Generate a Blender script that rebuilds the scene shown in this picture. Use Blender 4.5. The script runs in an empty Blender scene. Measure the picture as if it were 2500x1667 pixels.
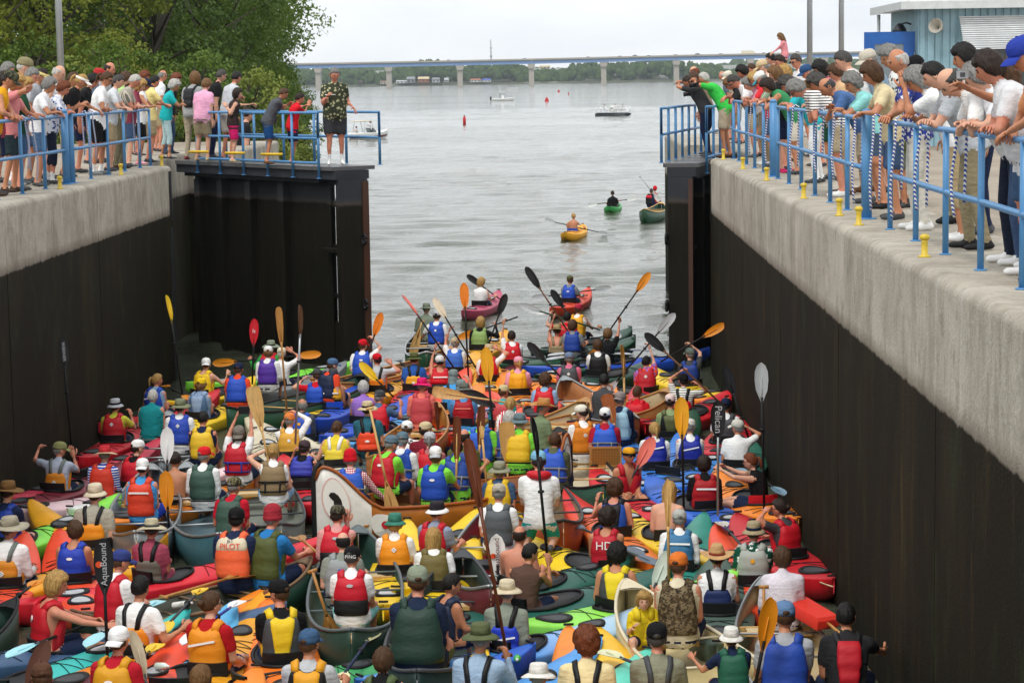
import bpy, math, random
import numpy as np
from mathutils import Vector, Matrix
random.seed(7); RNG = np.random.default_rng(7)
R = math.radians
scn = bpy.context.scene
COL = scn.collection

# ------------------------------------------------------------ camera
FPX = 5400.0; CX, CY = 1250.0, 833.5
CAM = Vector((0, 0, 5.75))
cam_d = bpy.data.cameras.new("camera"); cam = bpy.data.objects.new("camera", cam_d); COL.objects.link(cam)
cam_d.sensor_width = 36; cam_d.lens = 36 * FPX / 2500; cam_d.clip_end = 9000; cam_d.clip_start = .5
CROT = Matrix.Rotation(R(1.15), 3, 'Z') @ Matrix.Rotation(R(90 - 6.80), 3, 'X') @ Matrix.Rotation(R(-.9), 3, 'Z')
cam.matrix_world = Matrix.Translation(CAM) @ CROT.to_4x4()
scn.camera = cam
# ------------------------------------------------------------ world and sun
SUN_EL, SUN_AZ = 58, 205            # azimuth clockwise from +Y
w = bpy.data.worlds.new("World"); scn.world = w; w.use_nodes = True
nt = w.node_tree; nt.nodes.clear()
def wn(t, **k):
    n = nt.nodes.new(t)
    for a, b in k.items(): setattr(n, a, b)
    return n
sky = wn('ShaderNodeTexSky', sky_type='NISHITA', sun_disc=False, sun_elevation=R(SUN_EL), sun_rotation=R(SUN_AZ), air_density=1.0, dust_density=2.5, ozone_density=1.0)
hs = wn('ShaderNodeHueSaturation'); hs.inputs['Saturation'].default_value = .28; hs.inputs['Value'].default_value = 1.0
tc = wn('ShaderNodeTexCoord'); mp = wn('ShaderNodeMapping'); mp.inputs['Scale'].default_value = (1.5, 1.5, 5)
no = wn('ShaderNodeTexNoise'); no.inputs['Scale'].default_value = 2.2; no.inputs['Detail'].default_value = 6; no.inputs['Roughness'].default_value = .55
rp = wn('ShaderNodeValToRGB'); rp.color_ramp.elements[0].position = .35; rp.color_ramp.elements[1].position = .68
cl = wn('ShaderNodeMix', data_type='RGBA'); cl.inputs[6].default_value = (7.6, 8.1, 8.6, 1); cl.inputs[7].default_value = (11.2, 11.2, 11.1, 1)
mx = wn('ShaderNodeMix', data_type='RGBA'); mx.inputs[0].default_value = .78
bg = wn('ShaderNodeBackground'); bg.inputs['Strength'].default_value = .13
ou = wn('ShaderNodeOutputWorld')
L = nt.links.new
L(sky.outputs[0], hs.inputs['Color']); L(tc.outputs['Generated'], mp.inputs[0]); L(mp.outputs[0], no.inputs['Vector'])
L(no.outputs['Fac'], rp.inputs[0]); L(rp.outputs[0], cl.inputs[0]); L(hs.outputs[0], mx.inputs[6]); L(cl.outputs[2], mx.inputs[7])
L(mx.outputs[2], bg.inputs['Color']); L(bg.outputs[0], ou.inputs[0])
sd = bpy.data.lights.new("sun", 'SUN'); sd.energy = 1.5; sd.angle = R(14); sd.color = (1, .96, .9)
sun = bpy.data.objects.new("sun", sd); COL.objects.link(sun)
az = R(SUN_AZ); el = R(SUN_EL)
sdir = Vector((math.sin(az) * math.cos(el), math.cos(az) * math.cos(el), math.sin(el)))
sun.rotation_euler = sdir.to_track_quat('Z', 'Y').to_euler()
scn.view_settings.view_transform = 'Standard'; scn.view_settings.look = 'None'
scn.view_settings.exposure = .12; scn.view_settings.gamma = 1
scn.render.engine = 'CYCLES'
scn.cycles.max_bounces = 6; scn.cycles.diffuse_bounces = 3; scn.cycles.glossy_bounces = 3; scn.cycles.transparent_max_bounces = 8
scn.cycles.use_denoising = True; scn.cycles.volume_bounces = 0; scn.cycles.caustics_reflective = False; scn.cycles.caustics_refractive = False

# ------------------------------------------------------------ pixel helpers
ZONE = {'A1': (0, 780, 4.126), 'A2': (400, 720, 4.126), 'A3': (850, 640, 4.126), 'A4': (1250, 640, 3.92), 'A5': (0, 1100, 4.704),
 'A6': (400, 1000, 4.126), 'A7': (750, 1000, 4.126), 'A8': (1150, 900, 4.126), 'B1': (1450, 860, 3.92), 'B2': (0, 1340, 4.704),
 'B3': (400, 1340, 4.704), 'B4': (800, 1300, 4.2727), 'B5': (1250, 1250, 3.76), 'B6': (1650, 1230, 3.587), 'B7': (1350, 440, 4.9),
 'B8': (800, 850, 4.704), 'C1': (0, 0, 3.267), 'C2': (420, 0, 3.267), 'C3': (740, 60, 4.704), 'C4': (1200, 60, 4.704),
 'C5': (1600, 50, 3.647), 'C6': (2040, 0, 3.733), 'C7': (2040, 300, 3.409), 'C8': (0, 350, 2.613), 'N': (0, 0, 1)}
def px(z, x, y):
    o = ZONE[z]; return (o[0] + x / o[2], o[1] + y / o[2])
def ray(x, y): return CROT @ Vector(((x - CX) / FPX, -(y - CY) / FPX, -1))
def on_z(x, y, z): d = ray(x, y); return CAM + d * ((z - CAM.z) / d.z)
def on_y(x, y, Y): d = ray(x, y); return CAM + d * (Y / d.y)
def on_x(x, y, X): d = ray(x, y); return CAM + d * (X / d.x)
def proj(p):
    d = CROT.transposed() @ (Vector(p) - CAM); return (CX + FPX * d.x / -d.z, CY - FPX * d.y / -d.z)

# ------------------------------------------------------------ colours and materials
PAL = dict(white='f0f0ee', cream='e6dcc2', light_grey='b9bcbf', grey='83878a', dark_grey='45474a', black='151517', navy='1b2744',
 blue='2350bd', light_blue='93b6d6', sky_blue='4b9fde', slate='4c6a8c', teal='17868a', aqua='8ed3cf', turquoise='35bdb6',
 green='36a04c', dark_green='18482f', forest='28493d', lime='86e248', olive='5b6138', khaki='a99877', tan='cbb891', brown='6e4a2e',
 dark_brown='38271b', orange='ef861a', red_orange='ec4c28', red='cf1626', maroon='781a2a', pink='efa3b6', hot_pink='df1f6c',
 salmon='ee7d6c', yellow='f2ca1e', gold='eea91a', purple='5632a0', lavender='9a72c6', beige='d6cbae', rust='a85a2a', mint='7fd8bb',
 denim='42587a', sage='8a9480', amber='e58e12', clear='c9ced0', wood='b5803f', dark_wood='6b3418', pale_wood='d8ac6a', silver='a3a7a8', steel='5d6468')
SKIN = dict(fair='d8a78c', tan='be8462', ruddy='cd8b70', dark='8a5538')
HAIR = dict(black='120f0d', dark_brown='2a1c14', brown='4d331d', light_brown='73522f', blond='b58f52', grey='807e7a', white='bdbab3', red='71391b', dark_grey='45423f')
def lin(h):
    if isinstance(h, (tuple, list)): return tuple(h[:3])
    h = PAL.get(h, h); o = []
    for i in (0, 2, 4):
        c = int(h[i:i + 2], 16) / 255; o.append(c / 12.92 if c <= .04045 else ((c + .055) / 1.055) ** 2.4)
    return tuple(o)
class NT:
    def __init__(s, m): s.t = m.node_tree; s.t.nodes.clear()
    def n(s, t, ins=None, **k):
        a = s.t.nodes.new(t)
        for q, b in k.items(): setattr(a, q, b)
        for q, b in (ins or {}).items():
            if isinstance(b, bpy.types.NodeSocket): s.t.links.new(b, a.inputs[q])
            else: a.inputs[q].default_value = b
        return a
    def mix(s, f, a, b, mode='MIX'):
        c4 = lambda v: v if isinstance(v, bpy.types.NodeSocket) else (*v[:3], 1)
        return s.n('ShaderNodeMix', {0: f, 6: c4(a), 7: c4(b)}, data_type='RGBA', blend_type=mode).outputs[2]
    def noise(s, vec, sc, det=3, ro=.5):
        return s.n('ShaderNodeTexNoise', {'Vector': vec, 'Scale': sc, 'Detail': det, 'Roughness': ro}).outputs['Fac']
    def ramp(s, f, *st):
        r = s.n('ShaderNodeValToRGB', {0: f}); e = r.color_ramp.elements
        while len(e) < len(st): e.new(.5)
        for a, (p, c) in zip(e, st): a.position = p; a.color = (c, c, c, 1) if not isinstance(c, tuple) else (*c[:3], 1)
        return r.outputs[0]
    def mapv(s, vec, sc): return s.n('ShaderNodeMapping', {0: vec, 'Scale': sc}).outputs[0]
    def bump(s, h, st, d=.01): return s.n('ShaderNodeBump', {'Height': h, 'Strength': st, 'Distance': d}).outputs[0]
    def out(s, col, rough=.8, normal=None, metal=0., spec=.5, **k):
        ins = {'Base Color': col if isinstance(col, bpy.types.NodeSocket) else (*col[:3], 1), 'Roughness': rough, 'Metallic': metal, 'Specular IOR Level': spec}
        if normal is not None: ins['Normal'] = normal
        ins.update(k)
        p = s.n('ShaderNodeBsdfPrincipled', ins); s.n('ShaderNodeOutputMaterial', {0: p.outputs[0]}); return p
MATS = {}
def mul(c, f): return tuple(min(1, x * f) for x in c)
def mat(kind, col='grey', col2=None):
    key = (kind, col, col2)
    if key in MATS: return MATS[key]
    m = bpy.data.materials.new(f"{kind}_{col}"); m.use_nodes = True; MATS[key] = m
    N = NT(m); c = lin(col); c2 = lin(col2) if col2 else None
    T = N.n('ShaderNodeTexCoord'); ob = T.outputs['Object']
    if kind == 'cloth':
        b = N.noise(ob, 9, 4, .6); v = N.mix(N.ramp(b, (.3, 0.), (.7, 1.)), mul(c, .82), mul(c, 1.08))
        wr = N.noise(N.mapv(ob, (7, 7, 15)), 1.6, 4, .55)
        N.out(v, .88, N.bump(wr, .6, .03), spec=.2)
    elif kind == 'nylon':
        b = N.noise(ob, 14, 3); v = N.mix(b, mul(c, .88), mul(c, 1.1))
        N.out(v, .58, N.bump(N.noise(N.mapv(ob, (6, 6, 11)), 2.2, 3), .35, .02), spec=.35)
    elif kind == 'skin':
        b = N.noise(ob, 16, 4); v = N.mix(N.ramp(b, (.3, 0.), (.75, 1.)), mul(c, .86), (c[0] * 1.1, c[1] * .98, c[2] * .95))
        N.out(v, .52, spec=.4)
    elif kind == 'hair':
        b = N.noise(N.mapv(ob, (95, 95, 9)), 1.0, 3, .6)
        v = N.mix(N.ramp(b, (.32, 0.), (.7, 1.)), mul(c, .45), mul(c, 1.45)); N.out(v, .5, N.bump(b, .9, .012), spec=.3)
    elif kind == 'plastic':
        b = N.noise(ob, 3.5, 5, .65); v = N.mix(N.ramp(b, (.35, 0.), (.7, 1.)), mul(c, .86), mul(c, 1.06))
        sc_ = N.noise(N.mapv(ob, (40, 4, 40)), 2, 3); ro = N.n('ShaderNodeMapRange', {0: sc_, 3: .36, 4: .62}).outputs[0]
        N.out(v, ro, spec=.45)
    elif kind == 'fade':      # hull that fades to a second colour along its length
        sp = N.n('ShaderNodeSeparateXYZ', {0: ob}).outputs[1]
        f = N.n('ShaderNodeMapRange', {0: sp, 1: .1, 2: 1.7}).outputs[0]
        N.out(N.mix(f, c, c2), .35, spec=.45)
    elif kind == 'wood':
        wv = N.noise(N.mapv(ob, (14, 2.2, 5)), 1.6, 5, .6)
        N.out(N.mix(N.ramp(wv, (.3, 0.), (.7, 1.)), mul(c, .74), mul(c, 1.1)), .4, spec=.4)
    elif kind == 'metal':
        N.out(N.mix(N.noise(ob, 6, 4), mul(c, .8), mul(c, 1.1)), .42, metal=.75)
    elif kind == 'paint':
        b = N.noise(ob, 5, 5, .65); v = N.mix(N.ramp(b, (.4, 0.), (.75, 1.)), mul(c, .9), mul(c, 1.08))
        dirt = N.ramp(N.noise(ob, 23, 4, .7), (.60, 0.), (.72, 1.)); N.out(N.mix(dirt, v, mul(c, .72)), .42)
    elif kind == 'rubber': N.out(N.mix(N.noise(ob, 8, 3), mul(c, .8), mul(c, 1.15)), .62, spec=.35)
    elif kind == 'flat': N.out(c, .6, spec=.3)
    elif kind == 'eye': N.out(c, .2)
    elif kind == 'glass': N.out(c, .08, spec=.8)
    elif kind == 'clearblade':
        p = N.out(c, .25, spec=.5); p.inputs['Alpha'].default_value = .62
    elif kind == 'floral':
        vo = N.n('ShaderNodeTexVoronoi', {'Vector': ob, 'Scale': 15., 'Randomness': 1.}).outputs['Distance']
        f = N.ramp(N.n('ShaderNodeMath', {0: vo, 1: N.noise(ob, 40, 3)}, operation='MULTIPLY').outputs[0], (.14, 1.), (.2, 0.))
        N.out(N.mix(f, c, c2), .85, N.bump(N.noise(N.mapv(ob, (7, 7, 15)), 1.6, 4), .5, .03), spec=.2)
    elif kind == 'camo':
        f = N.ramp(N.noise(ob, 22, 4, .6), (.47, 0.), (.53, 1.)); g = N.ramp(N.noise(N.mapv(ob, (1.3, 1.1, 2.)), 31, 3), (.55, 0.), (.6, 1.))
        N.out(N.mix(g, N.mix(f, c, c2), (.02, .018, .012)), .85, spec=.2)
    elif kind == 'check':
        a = N.n('ShaderNodeTexWave', {'Vector': ob, 'Scale': 14., 'Distortion': .4}, bands_direction='X').outputs['Fac']
        b = N.n('ShaderNodeTexWave', {'Vector': ob, 'Scale': 14., 'Distortion': .4}, bands_direction='Z').outputs['Fac']
        N.out(N.mix(N.ramp(a, (.55, 0.), (.7, 1.)), N.mix(N.ramp(b, (.55, 0.), (.7, 1.)), c, c2), c2), .85, spec=.2)
    elif kind == 'stripe':
        b = N.n('ShaderNodeTexWave', {'Vector': ob, 'Scale': 9., 'Distortion': .6}, bands_direction='Z').outputs['Fac']
        N.out(N.mix(N.ramp(b, (.62, 0.), (.74, 1.)), c, c2), .85, N.bump(N.noise(N.mapv(ob, (7, 7, 15)), 1.6, 4), .5, .03), spec=.2)
    elif kind == 'vstripe':
        b = N.n('ShaderNodeTexWave', {'Vector': ob, 'Scale': 9., 'Distortion': .6}, bands_direction='X').outputs['Fac']
        N.out(N.mix(N.ramp(b, (.62, 0.), (.74, 1.)), c, c2), .85, spec=.2)
    elif kind == 'rope':
        b = N.n('ShaderNodeTexWave', {'Vector': N.mapv(ob, (11, 11, 16)), 'Scale': 1.0, 'Distortion': 0.}, bands_direction='DIAGONAL').outputs['Fac']
        N.out(N.mix(N.ramp(b, (.48, 0.), (.52, 1.)), c, c2), .8, spec=.2)
    return m

# ------------------------------------------------------------ mesh helpers
class MB:
    def __init__(s): s.v = []; s.f = []; s.m = []; s.n = 0
    def add(s, v, f, mi=0):
        v = np.asarray(v, float); o = s.n; s.v.append(v); s.n += len(v)
        s.f += [tuple(i + o for i in q) for q in f]; s.m += [mi] * len(f) if isinstance(mi, int) else list(mi)
        return s
    def box(s, a, b, mi=0):
        (x0, y0, z0), (x1, y1, z1) = a, b
        return s.add([(x0, y0, z0), (x1, y0, z0), (x1, y1, z0), (x0, y1, z0), (x0, y0, z1), (x1, y0, z1), (x1, y1, z1), (x0, y1, z1)],
                     [(3, 2, 1, 0), (4, 5, 6, 7), (0, 1, 5, 4), (1, 2, 6, 5), (2, 3, 7, 6), (3, 0, 4, 7)], mi)
    def rings(s, rs, mi=0, cap=True, loop=False):
        rs = np.asarray(rs, float); k, n = rs.shape[:2]; f = []
        for i in range(k if loop else k - 1):
            a = i * n; b = ((i + 1) % k) * n
            for j in range(n): j2 = (j + 1) % n; f.append((a + j, a + j2, b + j2, b + j))
        if cap and not loop: f.append(tuple(range(n - 1, -1, -1))); f.append(tuple(range((k - 1) * n, k * n)))
        return s.add(rs.reshape(-1, 3), f, mi)
    def tube(s, pts, r, n=8, mi=0, cap=True, sq=None):
        pts = np.asarray(pts, float); k = len(pts); r = np.broadcast_to(np.asarray(r, float), (k,))
        t = np.gradient(pts, axis=0); t /= np.linalg.norm(t, axis=1)[:, None] + 1e-9
        up = np.array([0, 0, 1.]) if abs(t[0][2]) < .9 else np.array([0, 1., 0])
        u = np.cross(t[0], up); u /= np.linalg.norm(u); rs = []
        an = np.linspace(0, 2 * math.pi, n, endpoint=False)
        for i in range(k):
            u = u - t[i] * u.dot(t[i]); u /= np.linalg.norm(u) + 1e-9; v = np.cross(t[i], u)
            rs.append(pts[i] + r[i] * (np.cos(an)[:, None] * u + (sq or 1) * np.sin(an)[:, None] * v))
        return s.rings(rs, mi, cap)
    def lathe(s, prof, n=16, mi=0, sx=1, sy=1, cap=True):
        an = np.linspace(0, 2 * math.pi, n, endpoint=False)
        return s.rings([[(r * math.cos(a) * sx, r * math.sin(a) * sy, z) for a in an] for r, z in prof], mi, cap)
    def grid(s, P, mi=0, flip=False):
        P = np.asarray(P, float); a, b = P.shape[:2]; f = []
        for i in range(a - 1):
            for j in range(b - 1):
                q = (i * b + j, i * b + j + 1, (i + 1) * b + j + 1, (i + 1) * b + j); f.append(q[::-1] if flip else q)
        return s.add(P.reshape(-1, 3), f, mi)
    def mesh(s, name, mats=(), smooth=True):
        me = bpy.data.meshes.new(name); V = np.concatenate(s.v) if s.v else np.zeros((0, 3))
        me.from_pydata(V.tolist(), [], s.f)
        for m in mats: me.materials.append(m)
        if len(s.m): me.polygons.foreach_set('material_index', s.m)
        me.polygons.foreach_set('use_smooth', [bool(smooth)] * len(s.f))
        if smooth == 'auto':
            try: me.set_sharp_from_angle(angle=R(35))
            except Exception: pass
        me.update(); return me
    def obj(s, name, mats=(), parent=None, smooth=True): return link(name, s.mesh(name, mats if isinstance(mats, (list, tuple)) else [mats], smooth), parent)
def link(name, data, parent=None, mw=None):
    o = bpy.data.objects.new(name, data); COL.objects.link(o)
    if parent: o.parent = parent
    if mw is not None: o.matrix_basis = mw
    return o
LABELS = {}
def tag(o, label, cat, group=None, kind=None):
    o['label'] = label; o['category'] = cat
    if group: o['group'] = group
    if kind: o['kind'] = kind
    LABELS.setdefault(label, []).append(o.name)
    return o
def empty(name, loc=(0, 0, 0), rz=0): 
    o = link(name, None); o.location = loc; o.rotation_euler = (0, 0, rz); o.empty_display_size = .1; return o
def ordinal(i): return ['first', 'second', 'third', 'fourth', 'fifth', 'sixth', 'seventh', 'eighth', 'ninth', 'tenth', 'eleventh', 'twelfth', 'thirteenth', 'fourteenth', 'fifteenth', 'sixteenth', 'seventeenth', 'eighteenth', 'nineteenth', 'twentieth'][i]
def setmats(o, *ms):
    for i, m in enumerate(ms): o.material_slots[i].link = 'OBJECT'; o.material_slots[i].material = m
# ============================================================ SETTING
UP = .35; DZ = 3.8 + UP                      # deck level above the water
XL, XR, YE = -7.44, 3.0, 43.0  # lock wall faces, lower end of the chamber
def newmat(name):
    m = bpy.data.materials.new(name); m.use_nodes = True; return m, NT(m)
def water_mat():
    m, N = newmat('river_water'); T = N.n('ShaderNodeTexCoord').outputs['Object']
    a = N.noise(N.mapv(T, (.55, 1.5, 1)), 3.2, 4, .6); b = N.noise(N.mapv(T, (.6, 1.4, 1)), 11, 3, .6)
    big = N.ramp(N.noise(N.mapv(T, (.012, .03, 1)), 1, 3), (.35, .35), (.65, 1.))
    md = N.noise(N.mapv(T, (.22, .95, 1)), 1.0, 4, .62); md = N.n('ShaderNodeMath', {0: N.ramp(md, (.38, 0.), (.66, 1.)), 1: .85}, operation='MULTIPLY').outputs[0]
    a = N.n('ShaderNodeMath', {0: a, 1: md}, operation='ADD').outputs[0]
    h = N.n('ShaderNodeMath', {0: a, 1: N.n('ShaderNodeMath', {0: b, 1: .4}, operation='MULTIPLY').outputs[0]}, operation='ADD').outputs[0]
    bp = N.n('ShaderNodeBump', {'Height': h, 'Strength': N.n('ShaderNodeMath', {0: big, 1: .8}, operation='MULTIPLY').outputs[0], 'Distance': .05}).outputs[0]
    N.out((.06, .07, .045), .06, bp, spec=.5, IOR=1.333); return m
def concrete_wall_mat(line=2.92, stain=1.):
    m, N = newmat('lock_wall_concrete'); g = N.n('ShaderNodeNewGeometry').outputs['Position']
    z = N.n('ShaderNodeSeparateXYZ', {0: g}).outputs[2]
    st = N.noise(N.mapv(g, (1, 1.1, .5)), 1.5, 8, .72); st2 = N.noise(N.mapv(g, (1, 4.5, .12)), 1.2, 5, .65)
    blot = N.noise(g, 1.1, 6, .65); fine = N.noise(g, 26, 4, .7)
    c = N.mix(N.ramp(blot, (.3, 0.), (.7, 1.)), (.39, .355, .295), (.55, .505, .425))
    c = N.mix(N.ramp(st, (.46, 0.), (.60, .55)), c, (.25, .218, .17)); c = N.mix(N.ramp(N.noise(N.mapv(g, (1, 3.2, .8)), 1.6, 7, .75), (.56, 0.), (.68, .55)), c, (.17, .147, .115)); c = N.mix(N.ramp(N.noise(g, 3.1, 7, .75), (.52, 0.), (.66, .6)), c, (.24, .215, .175))
    c = N.mix(N.ramp(st2, (.62, 0.), (.76, .6)), c, (.60, .585, .55))
    c = N.mix(N.ramp(fine, (.35, .25), (.6, 0.)), c, (.22, .2, .17))
    dk = N.noise(N.mapv(g, (1, .9, .22)), 1.3, 8, .72)
    d = N.mix(N.ramp(dk, (.5, 0.), (.74, 1.)), (.011, .0085, .0038), (.038, .027, .0105))
    d = N.mix(N.ramp(N.noise(N.mapv(g, (1, 4.5, .35)), 1.1, 6, .75), (.60, 0.), (.74, .8)), d, (.095, .06, .02))
    d = N.mix(N.ramp(N.noise(N.mapv(g, (1, 1.5, .7)), 1.1, 6, .7), (.54, 0.), (.7, .7)), d, (.026, .034, .013))
    e = N.n('ShaderNodeMath', {0: z, 1: N.n('ShaderNodeMath', {0: N.noise(N.mapv(g, (1, 1.6, 1)), 2.6, 7, .75), 1: .13}, operation='MULTIPLY').outputs[0]}, operation='ADD').outputs[0]
    f = N.n('ShaderNodeMapRange', {0: e, 1: line + .05, 2: line + .075}).outputs[0]
    crust = N.n('ShaderNodeMapRange', {0: e, 1: line + .06, 2: line + .22, 3: 1, 4: 0}).outputs[0]
    c = N.mix(N.n('ShaderNodeMath', {0: crust, 1: .75}, operation='MULTIPLY').outputs[0], c, (.13, .105, .08))
    rg = N.n('ShaderNodeMapRange', {0: f, 3: .75, 4: .9}).outputs[0]
    hb = fine
    N.out(N.mix(f, d, c), rg, N.bump(hb, .5, .03), spec=.12); return m
def deck_mat():
    m, N = newmat('deck_concrete'); g = N.n('ShaderNodeNewGeometry').outputs['Position']
    c = N.mix(N.ramp(N.noise(g, .9, 6, .65), (.3, 0.), (.7, 1.)), (.285, .24, .185), (.40, .345, .275))
    c = N.mix(N.ramp(N.noise(g, 7, 5, .7), (.5, 0.), (.72, .7)), c, (.19, .16, .12)); c = N.mix(N.ramp(N.noise(N.mapv(g, (.5, .12, 1)), 1.2, 5, .7), (.5, 0.), (.7, .5)), c, (.16, .135, .105))
    N.out(c, .88, N.bump(N.noise(g, 35, 4, .7), .3, .01), spec=.25); return m
def gate_mat():
    m, N = newmat('gate_steel'); g = N.n('ShaderNodeNewGeometry').outputs['Position']
    z = N.n('ShaderNodeSeparateXYZ', {0: g}).outputs[2]
    c = N.mix(N.noise(g, 2.3, 5, .65), (.018, .021, .026), (.05, .056, .066))
    e = N.n('ShaderNodeMath', {0: z, 1: N.n('ShaderNodeMath', {0: N.noise(g, 1.8, 5), 1: .1}, operation='MULTIPLY').outputs[0]}, operation='ADD').outputs[0]
    low = N.n('ShaderNodeMapRange', {0: e, 1: 2.96 + UP, 2: 3.02 + UP, 3: 1, 4: 0}).outputs[0]
    band = N.n('ShaderNodeMath', {0: N.n('ShaderNodeMapRange', {0: e, 1: 2.98 + UP, 2: 3.12 + UP, 3: 1, 4: 0}).outputs[0], 1: .55}, operation='MULTIPLY').outputs[0]
    c = N.mix(band, c, (.11, .082, .058))
    al = N.mix(N.ramp(N.noise(N.mapv(g, (4, 4, .3)), 1.6, 5, .65), (.5, 0.), (.75, 1.)), (.010, .0095, .0065), (.024, .019, .011))
    N.out(N.mix(low, c, al), .62, N.bump(N.noise(g, 9, 5), .3, .02), spec=.15); return m
M_WALL_L, M_WALL_R, M_DECK, M_GATE, M_WATER = concrete_wall_mat(3.21), concrete_wall_mat(3.12), deck_mat(), gate_mat(), water_mat()
M_RAIL = mat('paint', '528dbf')
M_RUST = mat('paint', (.07, .03, .017)); M_BLK = mat('rubber', 'black'); M_YEL = mat('paint', 'd9bb34')

# ---- water: one sheet to the horizon, with real waves where they can be told apart
ys = np.concatenate([np.linspace(-10, 17, 6), 17 * np.exp(np.linspace(0, math.log(420 / 17.), 640))[1:], [600, 900, 1400, 2200, 3500]])
us = np.linspace(-1, 1, 190); V = []
half = np.maximum(12, ys * .31); half[-5:] = [400, 700, 1200, 2500, 4000]
X = us[None, :] * half[:, None]; Y = np.repeat(ys[:, None], len(us), 1)
Hh = np.zeros_like(X); rw = np.random.default_rng(3)
for i in range(46):
    lam = rw.uniform(.8, 3.6); th = rw.normal(math.pi / 2 + .1, .42); ph = rw.uniform(0, 6.28); am = .0052 * lam ** .8
    k = 2 * math.pi / lam
    Hh += am * np.sin(k * (X * math.cos(th) + Y * math.sin(th)) + ph) * (.55 + .45 * np.sin(X * rw.uniform(.02, .12) + Y * rw.uniform(.02, .1) + ph))
for bx, by, sgn in ((-.6, 66, .32), (1.2, 80, .2), (2.2, 80, .2), (-1.2, 50.5, .2), (-.1, 49.8, .25), (-1, 58, .2)):   # wakes behind the boats that left
    dy = by - Y; wid = np.abs(X - bx)
    for kk in range(3):
        arm = wid - dy * .36 + kk * 1.0
        Hh += .16 * sgn * np.exp(-(arm / .6) ** 2) * np.clip(dy / 4, 0, 1) * np.exp(-np.clip(dy, 0, 90) / 16) * np.sin(arm * 3.6)
calm = np.clip((Y - 36) / 12, .30, 1) * np.clip((520 - Y) / 250, 0, 1)
Hh *= calm
b = MB(); b.grid(np.stack([X, Y, Hh], -1)); o = b.obj('water', M_WATER, smooth=True); o['kind'] = 'structure'

# ---- lock walls
def wall_panel(x0, x1, y0, y1, side, m, par, z0=-1.2, z1=DZ):
    g = .008; b = MB(); r = .09; prof = []
    s = 1 if side > 0 else -1           # face looks towards -side
    pts = [(0, z0), (0, z1 - r)] + [(r - r * math.cos(a), z1 - r + r * math.sin(a)) for a in (.4, .8, 1.2, 1.57)] + [(abs(x1 - x0), z1), (abs(x1 - x0), z0)]
    rings = []
    for y, sh in ((y0 + g, .012), (y0 + g + .012, 0), (y1 - g - .012, 0), (y1 - g, .012)):
        rings.append([(x0 + s * (d + (sh if i < 6 else 0)), y, z - (sh if 0 < i < 7 else 0)) for i, (d, z) in enumerate(pts)])
    if side > 0: rings = [r_[::-1] for r_ in rings]
    b.rings(rings); return b.obj('wall_panel', m, par, 'auto')
wl = tag(empty('lock_wall', (XL, 20, 0)), 'left lock wall, grey concrete above black algae below the gate recess', 'wall')
for y0, y1 in ((5, 11.6), (11.6, 17.7), (17.7, 23.8), (23.8, 29.8), (29.8, 35.9), (35.9, YE)):
    p = wall_panel(XL, XL - 1.3, y0, y1, -1, M_WALL_L, wl); p.location = -Vector((XL, 20, 0))
p = wall_panel(XL - 1.0, XL - 2.2, YE, 51, -1, M_WALL_L, wl); p.location = -Vector((XL, 20, 0))
p = wall_panel(XL, XL - 1.5, 51, 60, -1, M_WALL_L, wl); p.location = -Vector((XL, 20, 0))
b = MB(); b.box((XL - .03, YE - .34, 3.1), (XL + .012, YE - .10, DZ - .1)); o = b.obj('corner_fender', M_BLK, wl, 'auto'); o.location = -Vector((XL, 20, 0))
b = MB(); b.box((XL - .03, YE - .36, -.3), (XL + .012, YE - .08, 2.97)); o = b.obj('corner_fender', mat('rubber', (.02, .022, .024)), wl, 'auto'); o.location = -Vector((XL, 20, 0))
wr = tag(empty('lock_wall', (XR, 20, 0)), 'right lock wall, stained concrete above dark algae under the crowded railing', 'wall')
for y0, y1 in ((5, 11.4), (11.4, 17.4), (17.4, 23.4), (23.4, 29.4), (29.4, 35.4), (35.4, YE - .4)):
    p = wall_panel(XR, XR + 1.3, y0, y1, 1, M_WALL_R, wr); p.location = -Vector((XR, 20, 0))
p = wall_panel(XR + 1.0, XR + 2.2, YE - .4, 51, 1, M_WALL_R, wr); p.location = -Vector((XR, 20, 0))
p = wall_panel(XR, XR + 1.5, 51, 60, 1, M_WALL_R, wr); p.location = -Vector((XR, 20, 0))
b = MB(); b.box((XR - .012, YE - .62, 2.95), (XR + .03, YE - .48, DZ - .1)); o = b.obj('corner_fender', M_BLK, wr, 'auto'); o.location = -Vector((XR, 20, 0))
# ---- paved decks and banks
def slabdeck(name, x0, x1, ylist):
    root = empty(name, (0, 0, 0)); root['kind'] = 'structure'
    for ya, yb in zip(ylist, ylist[1:]):
        b = MB(); g = .006; b.box((x0, ya + g, DZ - .25), (x1, yb - g, DZ - .004 + (hash((ya, 3)) % 3) * .0015)); b.obj('paving_slab', M_DECK, root, 'auto')
slabdeck('deck_left', -14.5, XL - 1.306, [5, 11, 17, 23, 29, 32.5, 36, 39.5, 43])
slabdeck('deck_left', -14.5, XL - 2.206, [43, 47, 51.0]); slabdeck('deck_left', -14.5, XL - 1.506, [51, 55.5, 60])
slabdeck('deck_right', XR + 1.306, 30, [5, 11, 17, 23, 29, 36, 42.6]); slabdeck('deck_right', XR + 2.206, 30, [42.6, 47, 51]); slabdeck('deck_right', XR + 1.506, 30, [51, 56, 62])
def ground_mat():
    m, N = newmat('grass_bank'); g = N.n('ShaderNodeNewGeometry').outputs['Position']
    N.out(N.mix(N.noise(g, 1.3, 6, .7), (.035, .06, .014), (.09, .115, .035)), .9, N.bump(N.noise(g, 9, 4), .6, .05), spec=.1); return m
M_GRASS = ground_mat()
b = MB(); P = []
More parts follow.
